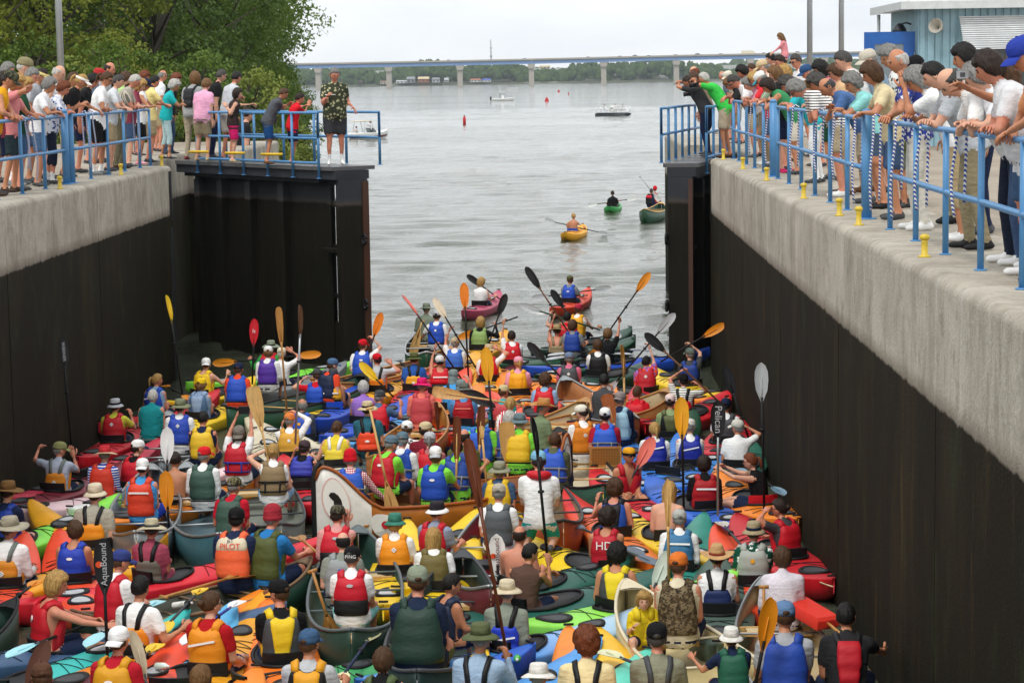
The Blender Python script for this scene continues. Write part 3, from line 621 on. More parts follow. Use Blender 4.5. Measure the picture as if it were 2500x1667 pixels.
b.grid([[(a0.x, 1996, -.5), (a1.x, 1996, -.5)], [(a0.x, 2000, 1.2), (a1.x, 2000, 1.2)], [(a0.x, 2060, 6), (a1.x, 2060, 6)], [(a0.x, 2600, 16), (a1.x, 2600, 16)]], flip=True); o = b.obj('far_shore', mat('paint', (.11, .12, .075))); o['kind'] = 'structure'
b = MB()
for i in range(340):   # distant wooded ridge behind the shore
    x = rg.uniform(500, 2600); Y = 2900 + rg.uniform(-30, 30); p = on_y(x, 200, Y); hh = 14 + 5 * math.sin(x * .006 + 2) + rg.normal(0, 2); r_ = rg.uniform(6, 11)
    for zz in (hh - r_ * .6, hh * .45):
        b.add(base * np.array([r_ * 1.3, r_, r_]) * rg.uniform(.8, 1.2, (45, 1)) + np.array([p.x, Y, max(3, zz)]), bf)
o = b.obj('distant_ridge', far_mat()); tag(o, 'pale distant wooded ridge on the horizon behind the far shore', 'trees', kind='stuff')
def house(x, y, wpx, hpx, wall, roof, label, Y=1992):
    p = on_y(x, y, Y); k = Y / FPX; W_, H_ = wpx * k, hpx * k
    e = tag(empty('lakeside_house', (p.x, Y, p.z)), label, 'house')
    b = MB(); b.box((-W_ / 2, 0, 0), (W_ / 2, 6, H_ * .62)); b.obj('wall', mat('paint', wall), e, 'auto')
    b = MB(); b.rings([[(-W_ * .55, -.6, H_ * .62), (-W_ * .55, 6.6, H_ * .62), (-W_ * .5, 3, H_)], [(W_ * .55, -.6, H_ * .62), (W_ * .55, 6.6, H_ * .62), (W_ * .5, 3, H_)]]); b.obj('roof', mat('paint', roof), e, False)
    n = max(1, int(wpx / 7))
    for i in range(n):
        xx = -W_ / 2 + (i + .5) * W_ / n; b = MB(); b.box((xx - W_ / n * .25, -.08, H_ * .16), (xx + W_ / n * .25, -.02, H_ * .48)); b.obj('window', mat('glass', (.05, .06, .07)), e, 'auto')
for a in ((935, 205, 14, 8, 'cream', 'brown', 'small cream cottage left of the second bridge pier'), (981, 203.5, 27, 7, 'white', 'light_grey', 'low white boathouse right of the second pier'), (1003, 203, 20, 15, 'grey', 'grey', 'grey house behind the white boathouse'), (1034, 202, 26, 14, 'rust', 'tan', 'brick red house with tan roof on the shore'), (1064, 202, 18, 12, 'light_grey', 'grey', 'pale grey house beside the brick house'), (1090, 201, 10, 9, 'light_grey', 'light_grey', 'tiny pale shed before the third pier'), (1161, 200.5, 24, 8, 'white', 'rust', 'white boathouse with rust roof right of the third pier'), (1187, 200, 22, 7, 'white', 'blue', 'white boathouse with blue roof'), (880, 206.5, 10, 9, 'dark_brown', 'dark_brown', 'dark little boathouse by the big man')): house(*a)
house(1330, 169, 26, 9, 'beige', 'tan', 'beige building on the hill behind the far wood', 2500); house(1752, 178, 22, 8, 'cream', 'beige', 'cream building on the far hill right of the last pier', 2450)
p = on_y(1199, 150, 2480); m_ = tag(empty('radio_mast', (p.x, 2480, 5)), 'thin grey radio mast above the bridge', 'mast')
b = MB(); b.tube([(0, 0, 0), (0, 0, 30), (0, 0, 43)], [.7, .6, .45], 6); b.obj('pole', mat('metal', 'grey'), m_)
for z in (24, 33): b = MB(); b.box((-1.6, -.3, z), (1.6, .3, z + .8)); b.obj('antenna', mat('metal', 'grey'), m_, 'auto')
# ---- buoys
def buoy(x, y, hpx, kind, label):
    p = on_z(x, y, 0); k = p.y / FPX; h = hpx * k; e = tag(empty('channel_buoy', (p.x, p.y, 0)), label, 'buoy'); m = mat('plastic', 'd8202c')
    b = MB()
    if kind: b.lathe([(h * .16, -.2), (h * .16, h * .62), (h * .10, h * .78), (h * .08, h * .82)], 12)
    else: b.lathe([(h * .42, -.2), (h * .42, h * .15), (h * .20, h * .7), (h * .22, h * .74)], 12)
    b.obj('float', m, e)
    b = MB(); b.lathe([(h * .06, h * .8), (h * .06, h * .96), (h * .02, h)], 8); b.obj('top_mark', m if not kind else mat('metal', 'dark_grey'), e)
buoy(1134, 304, 23, 1, 'red can buoy in midstream, nearest and largest of the buoys'); buoy(1335, 248, 12, 0, 'red conical buoy left of the pontoon boat'); buoy(1364, 225, 7, 0, 'far red conical buoy beyond the others'); buoy(1388, 232, 8, 1, 'far slim red buoy right of the cones')
# ============================================================ PEOPLE
TSEC = np.array([(-.09, .115, .09), (-.03, .158, .114), (.05, .168, .12), (.16, .152, .108), (.28, .162, .116), (.38, .174, .12), (.455, .168, .106), (.505, .125, .085), (.545, .062, .06)])
class Torso:
    """maps torso-local (x, y forward, z up the spine) to person space"""
    def __init__(s, hip, lean=0., hunch=0., twist=0., sc=1., fat=0.):
        s.hip = np.array(hip, float); s.l = lean; s.k = (hunch if abs(hunch) > 1e-4 else 1e-4) / .54; s.tw = twist; s.s = sc; s.fat = fat
    def ab(s, z):
        a = np.interp(z, TSEC[:, 0], TSEC[:, 1]); b = np.interp(z, TSEC[:, 0], TSEC[:, 2]); g = np.exp(-((np.asarray(z) - .12) / .17) ** 2)
        return a * (1 + s.fat * (.10 + .28 * g)), b * (1 + s.fat * (.12 + .55 * g))
    def __call__(s, x, y, z):
        x, y, z = np.broadcast_arrays(np.asarray(x, float), np.asarray(y, float), np.asarray(z, float))
        tw = s.tw * np.clip(z / .5, 0, 1.2); x, y = x * np.cos(tw) - y * np.sin(tw), x * np.sin(tw) + y * np.cos(tw)
        th = s.l + s.k * z; Y = (math.cos(s.l) - np.cos(th)) / s.k; Z = (np.sin(th) - math.sin(s.l)) / s.k
        return np.stack([x * s.s + s.hip[0], (Y + y * np.cos(th)) * s.s + s.hip[1], (Z - y * np.sin(th)) * s.s + s.hip[2]], -1)
    def ang(s, z): return s.l + s.k * z
def unit(v): v = np.asarray(v, float); return v / (np.linalg.norm(v) + 1e-9)
def frame_from(d, up=(0, 0, 1)):
    d = unit(d); u = np.asarray(up, float); x = np.cross(d, u)
    if np.linalg.norm(x) < .05: x = np.cross(d, (0, 1, .1))
    x = unit(x); return x, np.cross(x, d), d
def capsule(b, p, q, r0, r1, n=10, flat0=False, flat1=False, sq=1.):
    p, q = np.asarray(p, float), np.asarray(q, float); x, y, d = frame_from(q - p)
    an = np.linspace(0, 2 * math.pi, n, endpoint=False); ring = lambda c, r: c + r * (np.cos(an)[:, None] * x + sq * np.sin(an)[:, None] * y)
    rs = []
    if not flat0: rs += [ring(p - d * r0 * math.sin(a), r0 * math.cos(a)) for a in (1.4, .9, .45)]
    rs += [ring(p, r0), ring((p + q) / 2, (r0 + r1) / 2), ring(q, r1)]
    if not flat1: rs += [ring(q + d * r1 * math.sin(a), r1 * math.cos(a)) for a in (.45, .9, 1.4)]
    b.rings(rs)
def ik(S, Tg, l1, l2, pole):
    S, Tg = np.asarray(S, float), np.asarray(Tg, float); d = Tg - S; D = np.linalg.norm(d); D2 = min(max(D, abs(l1 - l2) + .02), (l1 + l2) * .995); u = d / (D + 1e-9); Tg = S + u * D2
    a = (l1 * l1 - l2 * l2 + D2 * D2) / (2 * D2); h = math.sqrt(max(l1 * l1 - a * a, 1e-6)); pl = np.asarray(pole, float); pl = pl - u * pl.dot(u); pl = unit(pl)
    return S + u * a + pl * h, Tg
def hand_template(curl):
    b = MB()
    pr = [(-.012, .026, .016), (.01, .030, .017), (.045, .040, .015), (.085, .043, .013), (.095, .038, .009)]
    an = np.linspace(0, 2 * math.pi, 8, endpoint=False)
    b.rings([[(w * math.cos(a), t * math.sin(a), z) for a in an] for z, w, t in pr])
    for x, ln, r in ((-.032, .066, .0085), (-.011, .078, .0095), (.011, .074, .0095), (.031, .058, .008)):
        p = np.array([x, 0, .088]); pts = [p]; a = curl * .5
        for k in range(3): p = p + np.array([0, math.sin(a), math.cos(a)]) * ln * (.45, .32, .26)[k]; pts.append(p); a += curl * .55
        b.tube(pts, [r, r, r * .92, r * .7], 6)
    pts = [np.array([.034, .004, .02]), np.array([.058, .012, .048]), np.array([.066, .020 + .02 * curl, .078]), np.array([.060, .03 + .03 * curl, .098])]
    b.tube(pts, [.013, .012, .0105, .008], 6)
    return np.concatenate(b.v), b.f
HANDS = {k: hand_template(c) for k, c in (('open', .12), ('rest', .6), ('grip', 1.45))}
def head_template():
    nu, nv = 26, 19; V = []; 
    for i in range(nv):
        e = -math.pi / 2 + math.pi * (i + .35) / (nv - .3)
        for j in range(nu):
            a = 2 * math.pi * j / nu; sx, sy, sz = math.cos(e) * math.sin(a), math.cos(e) * math.cos(a), math.sin(e)
            x, y, z = .077 * sx, .098 * sy, .118 * sz
            if sz < 0:
                x *= 1 - .26 * (-sz) ** 1.3; y *= (1 - .42 * max(0, -sz - .25)) if sy < 0 else (1 - .04 * -sz)
            if sy > 0: y *= .93; y += .004 * math.exp(-((z - .02) / .02) ** 2) * (abs(x) < .05)
            if sy > .3:
                y += .024 * math.exp(-(x / .011) ** 2) * math.exp(-((z + .022) / .017) ** 2) + .010 * math.exp(-(x / .009) ** 2) * math.exp(-((z - .005) / .02) ** 2)
                y -= .010 * math.exp(-((abs(x) - .031) / .014) ** 2) * math.exp(-((z - .012) / .011) ** 2)
                y += .007 * math.exp(-(x / .022) ** 2) * math.exp(-((z + .062) / .008) ** 2) + .008 * math.exp(-(x / .022) ** 2) * math.exp(-((z + .095) / .014) ** 2)
            V.append((x, y, z))
    f = [(i * nu + j, i * nu + (j + 1) % nu, (i + 1) * nu + (j + 1) % nu, (i + 1) * nu + j) for i in range(nv - 1) for j in range(nu)]
    f = [q[::-1] for q in f]; f.append(tuple(range(nu))); f.append(tuple(range(nv * nu - 1, (nv - 1) * nu - 1, -1)))
    b = MB(); b.add(V, f, 0)
    for s in (-1, 1):
        an = np.linspace(0, 2 * math.pi, 8, endpoint=False)
        b.rings([[(s * (.072 + d), -.006 + r * .020 * math.cos(a), -.004 + r * .033 * math.sin(a)) for a in an] for d, r in ((0, .7), (.010, 1), (.015, .9), (.012, .35))], 0)
        b.rings([[(s * .031 + r * .0125 * math.cos(a), .0865 + d, .012 + r * .006 * math.sin(a)) for a in an] for d, r in ((-.006, 1), (.0, 1), (.003, .5))], 1)
        b.rings([[(s * .032 + r * .018 * math.cos(a), .0905 + d, .030 + r * .0035 * math.sin(a) - .003 * abs(math.cos(a))) for a in an] for d, r in ((-.008, 1), (.0, 1), (.002, .5))], 2)
    an = np.linspace(0, 2 * math.pi, 10, endpoint=False)
    b.rings([[(r * .023 * math.cos(a), .0945 + d, -.062 + r * .0055 * math.sin(a)) for a in an] for d, r in ((-.01, 1), (.0, 1), (.003, .5))], 3)
    return np.concatenate(b.v), b.f, b.m
HEADV, HEADF, HEADM = head_template()
def sph(nu, nv):
    out = []
    for i in range(nv):
        e = -math.pi / 2 + math.pi * (i + .3) / (nv - .4)
        out.append([(math.cos(e) * math.sin(2 * math.pi * j / nu), math.cos(e) * math.cos(2 * math.pi * j / nu), math.sin(e)) for j in range(nu)])
    return np.array(out)
SPH = sph(22, 15); SPH2 = sph(38, 22)
def smooth01(v, a, b_): t = np.clip((v - a) / (b_ - a), 0, 1); return t * t * (3 - 2 * t)
def hair_mesh(style, hcol, seed, hat):
    rg = np.random.default_rng(seed); S = SPH if hat else SPH2; sx, sy, sz = S[..., 0], S[..., 1], S[..., 2]
    # hairline: high in front, lower at the sides and back
    low = np.interp(sy, [-1, -.2, .25, .55, 1], {'short': [-.5, -.28, .12, .5, .55], 'medium': [-.75, -.6, -.2, .42, .5], 'bob': [-.85, -.8, -.55, .4, .48], 'long': [-.95, -.85, -.5, .4, .5], 'curly': [-.75, -.6, -.1, .42, .5],
        'bald': [-.5, -.3, .1, .9, 1.2], 'pony': [-.5, -.3, .1, .5, .55], 'bun': [-.5, -.3, .1, .5, .55]}[style])
    mk = smooth01(sz, low - .08, low + .1)
    if style == 'bald': mk = mk * (1 - smooth01(sz, .42, .6)) * 1.0
    th = {'short': .012, 'medium': .026, 'bob': .032, 'long': .022, 'curly': .040, 'bald': .009, 'pony': .013, 'bun': .014}[style]
    if hat: th = np.where(sz > .2, th * .4, th)
    nz = rg.normal(0, 1, S.shape[:2]) * {'curly': .012, 'medium': .006, 'bob': .0055, 'long': .005}.get(style, .0032)
    az_ = np.arctan2(sx, sy); nz = nz * .7 + {'curly': .003, 'bald': .001}.get(style, .0026) * np.sin(az_ * 15 + 2.5 * np.sin(sz * 4 + seed) + seed)
    r = np.where(mk > .02, th * (1 + .3 * sz) * mk + nz * mk - .006 * (1 - mk), -.012)
    P = np.stack([(.077 + r) * sx, (.098 + r) * sy, (.118 + r * .9) * sz], -1)
    jaw = sz < 0
    P[..., 0] = np.where(jaw, P[..., 0] * (1 - .20 * np.abs(sz) ** 1.3 * (style not in ('bob', 'long'))), P[..., 0])
    P[..., 1] = np.where(jaw & (sy < 0), P[..., 1] * (1 - (.30 if style not in ('bob', 'long', 'curly') else .05) * np.clip(-sz - .25, 0, 1)), P[..., 1])
    if style == 'long':
        dn = mk * np.clip(-sz + .1, 0, 1) * (sy < .25); P[..., 2] -= .17 * dn; P[..., 1] -= .02 * dn
    if style == 'bob': P[..., 2] -= .025 * mk * np.clip(-sz, 0, 1)
    b = MB(); nu = SPH.shape[1]; b.rings(P)
    if style == 'pony':
        b.tube([(0, -.095, .045), (0, -.13, .05), (0, -.155, .0), (.006, -.15, -.07), (.0, -.14, -.14)], [.014, .022, .026, .02, .006], 8)
    if style == 'bun': b.add(SPH.reshape(-1, 3) * .036 + np.array([0, -.115, .02]), [(i * nu + j, i * nu + (j + 1) % nu, (i + 1) * nu + (j + 1) % nu, (i + 1) * nu + j) for i in range(SPH.shape[0] - 1) for j in range(nu)])
    return b.mesh('hair', [mat('hair', HAIR.get(hcol, hcol))])
HATS = {}
def hat_mesh(kind, back=False):
    key = (kind, back)
    if key in HATS: return HATS[key]
    b = MB(); n = 22; an = np.linspace(0, 2 * math.pi, n, endpoint=False); SX, SY = .089, .108
    def ring(r, z, wave=0., rx=1., ry=1., off=0): return [(SX * r * rx * math.sin(a), SY * r * ry * math.cos(a) + off, z + wave * math.cos(2 * a)) for a in an]
    def brim(z, w, droop, wave, mi, th=.006):
        rs = [ring(.98, z, 0), ring(1 + w * .5, z - droop * .4, wave * .5), ring(1 + w, z - droop, wave), ring(1 + w, z - droop + th, wave), ring(1 + w * .5, z - droop * .4 + th, wave * .5), ring(.98, z + th, 0)]
        b.rings(rs, mi, cap=False)
    if kind in ('cap', 'cap_back'):
        b.rings([ring(1, .022), ring(1.02, .05), ring(.97, .085), ring(.80, .115), ring(.5, .132), ring(.1, .138)], 0)
        s = -1 if kind == 'cap_back' else 1; rows = []
        for t in np.linspace(0, 1, 6):
            rows.append([(.088 * math.sin(u) * (1 - .10 * t), s * (.090 * math.cos(u * .92) + .012 + .085 * t * math.cos(u * .62)), .034 - .026 * t * t - .022 * math.sin(u) ** 2) for u in np.linspace(-1.15, 1.15, 11)])
        b.grid(rows, 1); b.grid([[(x, y, z - .004) for x, y, z in r_] for r_ in rows], 1, True)
        b.rings([[(.031 * math.cos(a), -s * (SY * 1.005 + d), .048 + .021 * math.sin(a)) for a in np.linspace(0, 2 * math.pi, 10, endpoint=False)] for d in (-.006, .0035)], 2)
        b.lathe([(.009, .137), (.009, .143), (.003, .146)], 8, 0)
    elif kind == 'visor':
        b.rings([ring(1, .022), ring(1.03, .024), ring(1.03, .062), ring(1, .062)], 0, cap=False)
        rows = [[(.088 * math.sin(u) * (1 - .10 * t), .090 * math.cos(u * .92) + .012 + .085 * t * math.cos(u * .62), .034 - .026 * t * t - .022 * math.sin(u) ** 2) for u in np.linspace(-1.15, 1.15, 11)] for t in np.linspace(0, 1, 6)]
        b.grid(rows, 1); b.grid([[(x, y, z - .004) for x, y, z in r_] for r_ in rows], 1, True)
    elif kind == 'bucket':
        b.rings([ring(1.02, .03), ring(.98, .075), ring(.90, .118), ring(.82, .130), ring(.3, .137)], 0); brim(.032, .55, .035, .004, 1)
    elif kind == 'boonie':
        b.rings([ring(1.02, .035), ring(1.0, .08), ring(.92, .12), ring(.82, .132), ring(.3, .138)], 0); brim(.036, .85, .03, .012, 1)
    elif kind == 'wide':
        b.rings([ring(1.02, .035), ring(1.0, .085), ring(.90, .128), ring(.78, .142), ring(.3, .147)], 0); brim(.038, 1.15, .022, .018, 1)
    elif kind == 'cowboy':
        rs = [ring(1.02, .035), ring(1.0, .09)]
        for r_, z in ((.92, .14), (.8, .155), (.4, .142), (.08, .138)): rs.append([(x * (.82 if abs(z) > .12 else 1), y, z_ + .012 * (abs(y) / .1)) for x, y, z_ in ring(r_, z)])
        b.rings(rs, 0); rr = []
        for w in (0, .45, .9, 1.25): rr.append([(SX * (1 + w) * math.sin(a), SY * (1 + w * .95) * math.cos(a), .038 + .05 * (w / 1.25) ** 2 * (abs(math.sin(a)) ** 2 - .35)) for a in an])
        b.rings(rr + [[(x, y, z + .006) for x, y, z in r_] for r_ in rr[::-1]], 1, cap=False)
    elif kind == 'toque':
        b.rings([ring(1.03, -.01), ring(1.05, .03), ring(1.04, .08), ring(.90, .125), ring(.6, .155), ring(.15, .168)], 0)
        b.rings([ring(1.05, -.015), ring(1.09, -.01), ring(1.09, .03), ring(1.04, .034)], 1, cap=False)
    elif kind == 'bandana':
        b.rings([ring(1.0, .03), ring(1.01, .07), ring(.88, .108), ring(.5, .126), ring(.1, .13)], 0)
        b.rings([ring(1.01, .018), ring(1.03, .02), ring(1.03, .05), ring(1.0, .052)], 1, cap=False)
    elif kind == 'flap':      # legionnaire hat with neck cape
        b.rings([ring(1.02, .0), ring(1.03, .05), ring(.97, .09), ring(.75, .122), ring(.3, .136)], 0)
        rows = [[(SX * 1.04 * math.sin(a), SY * 1.04 * math.cos(a) - .03 * t, .01 - .15 * t) for a in np.linspace(math.pi * .52, math.pi * 1.48, 11)] for t in np.linspace(0, 1, 5)]
        b.grid(rows, 0); b.grid([[(x * .97, y * .97, z) for x, y, z in r_] for r_ in rows], 0, True)
        rows = [[(.088 * math.sin(u), .090 * math.cos(u * .92) + .012 + .07 * t, .030 - .02 * t) for u in np.linspace(-1.1, 1.1, 9)] for t in np.linspace(0, 1, 4)]
        b.grid(rows, 1); b.grid([[(x, y, z - .004) for x, y, z in r_] for r_ in rows], 1, True)
    me = b.mesh('hat', [None, None, None][:3 if kind.startswith('cap') else 2]); HATS[key] = me; return me
def band_mesh(z=.04):
    if 'band' in HATS: return HATS['band']
    b = MB(); n = 22; an = np.linspace(0, 2 * math.pi, n, endpoint=False)
    b.rings([[(.089 * r * math.sin(a), .108 * r * math.cos(a), zz) for a in an] for r, zz in ((1.0, .042), (1.055, .043), (1.035, .07), (.97, .072))], cap=False); HATS['band'] = b.mesh('hat_band', [None]); return HATS['band']

# ---- life vests, built on the torso frame
def panel(T, z0, z1, ang_of, a_c, off, nz=15, nu=13, notch=0., inner=.004, sgn=1):
    """thick padded panel round direction a_c (0 = back, pi = front)"""
    out, inn = [], []
    for i in range(nz):
        v = i / (nz - 1); ro, ri = [], []
        for j in range(nu):
            u = -1 + 2 * j / (nu - 1); z = z0 + (z1 - z0) * v
            if notch and v > .5: z -= notch * max(0, 1 - (u / .55) ** 2) * ((v - .5) / .5)
            ph = a_c + ang_of(v) * u; a, b_ = T.ab(z); p = 2.5
            cs, sn = math.cos(ph), math.sin(ph); k = (abs(sn) ** p + abs(cs) ** p) ** (-1 / p)
            pf = (1 - abs(u) ** 6) ** .5 * (1 - abs(2 * v - 1) ** 6) ** .5 * (1 - (.38 * math.exp(-((v - .36) / .045) ** 2) + .3 * math.exp(-((v - .68) / .045) ** 2)) * (nz > 8))
            for lst, o_ in ((ro, inner + off * (.35 + .65 * pf)), (ri, inner - .006)):
                lst.append((sn * k * (a + o_), -cs * k * (b_ + o_), z))
        out.append(ro); inn.append(ri)
    o, i_ = np.array(out), np.array(inn); ob = T(o[..., 0], o[..., 1], o[..., 2]); ib = T(i_[..., 0], i_[..., 1], i_[..., 2]); return ob, ib
def panel_add(b, ob, ib, mi):
    b.grid(ob, mi); b.grid(ib, mi, True)
    for A, B, fl in ((ob[0], ib[0], True), (ob[-1], ib[-1], False), (ob[:, 0], ib[:, 0], False), (ob[:, -1], ib[:, -1], True)): b.grid(np.stack([A, B]), mi, not fl)
def strap_path(T, pts, w, th, b, mi):
    """flat strap through torso points (x, y, z)"""
    P = np.array([T(*p) for p in pts]); t = np.gradient(P, axis=0); t /= np.linalg.norm(t, axis=1)[:, None] + 1e-9
    c = T(0, 0, .40); rs = []
    for p, d in zip(P, t):
        nrm = p - (T(0, 0, .33) if True else c); nrm -= d * nrm.dot(d); nrm = unit(nrm); s = np.cross(d, nrm)
        rs.append([p + s * w / 2 - nrm * th / 2, p - s * w / 2 - nrm * th / 2, p - s * w / 2 * .92 + nrm * th / 2, p + s * w / 2 * .92 + nrm * th / 2])
    b.rings(rs, mi)
def surf(T, ph, z, o):
    a, b_ = T.ab(z); p = 2.5; cs, sn = math.cos(ph), math.sin(ph); k = (abs(sn) ** p + abs(cs) ** p) ** (-1 / p); return (sn * k * (a + o), -cs * k * (b_ + o), z)
def vest(T, par, style, c1, c2, badge, kind='nylon', line=None):
    m1 = mat(kind, c1) if not isinstance(c1, tuple) or not isinstance(c1[0], str) else mat(*c1); m2 = mat('nylon', c2 or 'dark_grey')
    b = MB(); off = .042
    if style in ('full', 'tall', 'split', 'yoke'):
        z0 = .05 if style == 'tall' else .085
        ob, ib = panel(T, z0, .50, lambda v: np.interp(v, [0, .45, .62, .8, 1], [1.42, 1.42, 1.12, .92, .86]), 0, off, notch=.035); panel_add(b, ob, ib, 0)
        if style == 'split':      # upper yoke in the second colour is the main panel, lower back darker
            ob, ib = panel(T, z0 - .005, .27, lambda v: 1.44, 0, off + .006, nz=6); panel_add(b, ob, ib, 1)
        if style == 'yoke':
            ob, ib = panel(T, .34, .505, lambda v: np.interp(v, [0, .5, 1], [1.0, .95, .88]), 0, off + .006, nz=6, notch=.03); panel_add(b, ob, ib, 1)
        top = .49
    elif style == 'sleek':        # coloured centre with dark sides
        ob, ib = panel(T, .06, .50, lambda v: np.interp(v, [0, .45, .62, .8, 1], [1.42, 1.42, 1.12, .95, .9]), 0, off * .8, notch=.03); panel_add(b, ob, ib, 1)
        ob, ib = panel(T, .05, .485, lambda v: np.interp(v, [0, .3, .7, 1], [.36, .42, .55, .66]), 0, off + .006, notch=.02); panel_add(b, ob, ib, 0); top = .49
    elif style == 'low':          # high-back kayak vest: foam low on the back, straps up to the shoulders
        ob, ib = panel(T, .04, .335, lambda v: np.interp(v, [0, .2, .7, 1], [.95, 1.12, 1.0, .62]), 0, off); panel_add(b, ob, ib, 0); top = .33
    elif style == 'high':         # short panel on the upper back, dark mesh below
        ob, ib = panel(T, .25, .49, lambda v: np.interp(v, [0, .4, .7, 1], [1.35, 1.15, .95, .86]), 0, off, notch=.03); panel_add(b, ob, ib, 0)
        ob, ib = panel(T, .05, .245, lambda v: 1.40, 0, .012, nz=5); panel_add(b, ob, ib, 1); top = .48
    elif style == 'collar':       # horseshoe yoke round the neck
        P = [(-.07, .13, .26), (-.085, .13, .36), (-.095, .08, .48), (-.10, -.03, .535), (-.07, -.105, .52), (0, -.125, .51), (.07, -.105, .52), (.10, -.03, .535), (.095, .08, .48), (.085, .13, .36), (.07, .13, .26)]
        b.tube([T(*p) for p in P], [.03, .04, .045, .05, .055, .058, .055, .05, .045, .04, .03], 10, 0); top = None
    elif style == 'pack':         # hydration pack on the back
        ob, ib = panel(T, .10, .46, lambda v: np.interp(v, [0, .5, 1], [.40, .52, .46]), 0, .085, nz=12); panel_add(b, ob, ib, 0); top = .45
    # front
    if style not in ('collar', 'pack'):
        for s in (-1, 1):
            ob, ib = panel(T, .08, .42, lambda v: np.interp(v, [0, .5, .7, 1], [.68, .68, .5, .36]), math.pi + s * .72, off * 1.05, nu=7, nz=8); panel_add(b, ob, ib, 0)
    if top:
        for s in (-1, 1):
            if style in ('low', 'pack'):
                p0 = surf(T, s * (.35 if style == 'low' else .30), top - .01, off * .7)
                P = [p0, surf(T, s * .42, .42, .02), surf(T, s * .6, .485, .02), (s * .105, -.03, .548), (s * .115, .05, .53), surf(T, math.pi - s * .55, .44, .02), surf(T, math.pi - s * .5, .36, .03)]
                strap_path(T, P, .05, .014, b, 1)
            else:
                P = [surf(T, s * .62, top - .02, .016), (s * .115, -.065, .528), (s * .122, -.01, .552), (s * .12, .045, .535), surf(T, math.pi - s * .62, .42, .016)]
                strap_path(T, P, .075, .024, b, 0)
    o = b.obj('life_vest' if style != 'pack' else 'backpack', [m1, m2], par)
    if style in ('full', 'tall') and line:
        for z in (.14, .265):
            sb = MB(); strap_path(T, [surf(T, u, z, off + .012) for u in np.linspace(-1.5, 1.5, 13)], .026, .006, sb, 0); sb.obj('strap', mat('nylon', line), o)
        for s in (-1, 1):
            sb = MB(); strap_path(T, [surf(T, s * .5, z, off + .0135) for z in np.linspace(.12, .285, 4)], .022, .005, sb, 0); sb.obj('strap', mat('nylon', line), o)
    elif style in ('full', 'sleek', 'low', 'high'):
        sb = MB(); z = .075 if style != 'low' else .06; strap_path(T, [surf(T, u, z, (off if style != 'high' else .016) + .006) for u in np.linspace(-1.5, 1.5, 13)], .028, .006, sb, 0); sb.obj('strap', mat('nylon', 'black'), o)
    if badge:
        bz = {'low': .20, 'high': .37, 'split': .40}.get(style, .36); bk, bc = badge if isinstance(badge, tuple) else (badge, 'white')
        c = np.array(surf(T, 0, bz, off + .010)); th = T.ang(bz); C = T(*c)
        bb = MB()
        if bk == 'dia': sh = [(-.034, 0), (0, -.034), (.034, 0), (0, .034)]
        elif bk == 'oval': sh = [(.038 * math.cos(a), .018 * math.sin(a)) for a in np.linspace(0, 2 * math.pi, 14, endpoint=False)]
        elif bk == 'round': sh = [(.026 * math.cos(a), .026 * math.sin(a)) for a in np.linspace(0, 2 * math.pi, 12, endpoint=False)]
        elif bk == 'bar': sh = [(-.13, -.035), (.13, .02), (.13, .04), (-.13, -.015)]
        elif bk == 'line': sh = [(-.14, -.012), (.14, -.012), (.14, .012), (-.14, .012)]
        up = np.array([0, math.sin(th), math.cos(th)]); rt = np.array([1., 0, 0]); nm = np.cross(rt, up) * -1; nm = np.array([0, -math.cos(th), math.sin(th)])
        K = [C + T.s * (rt * x + up * y) + nm * .004 for x, y in sh]; K2 = [k_ - nm * .008 for k_ in K]
        bb.rings([K2[::-1], K[::-1]] if False else [K2, K]); q = bb.obj('badge', mat('flat', bc), o, False)
        if bk == 'dia':
            for dx, dy in ((-.012, 0), (.012, 0), (0, -.012), (0, .012)):
                d_ = MB(); w_ = .006; K = [C + T.s * (rt * (dx + x * w_) + up * (dy + y * w_)) + nm * .0062 for x, y in ((-1, 0), (0, -1), (1, 0), (0, 1))]; b2 = q
                d_.add(K, [(0, 1, 2, 3)]); b2_ = d_; 
                MARKS.setdefault(q.name, (q, MB()))[1].add(K, [(3, 2, 1, 0)])
    return o
MARKS = {}
def text_obj(cu, col, par):
    t = bpy.data.objects.new('tmp', cu); COL.objects.link(t); bpy.context.view_layer.update()
    me = bpy.data.meshes.new_from_object(t.evaluated_get(bpy.context.evaluated_depsgraph_get())); bpy.data.objects.remove(t); me.materials.clear(); me.materials.append(mat('flat', col)); return link('lettering', me, par)
def lettering(T, par, txt, z, size, col, off=.058, x=0, rot=0., name='lettering'):
    cu = bpy.data.curves.new(name, 'FONT'); cu.body = txt; cu.size = size; cu.align_x = 'CENTER'; cu.align_y = 'CENTER'; cu.extrude = .001; o = text_obj(cu, col, par); th = T.ang(z); C = T(*surf(T, 0, z, off)); C = C + np.array([x, 0, 0])
    rt = Vector((1, 0, 0)); up = Vector((0, math.sin(th), math.cos(th))); nm = rt.cross(up)
    o.matrix_local = Matrix(((rt.x, up.x, nm.x, C[0]), (rt.y, up.y, nm.y, C[1]), (rt.z, up.z, nm.z, C[2]), (0, 0, 0, 1))) @ Matrix.Rotation(rot, 4, 'Z'); return o

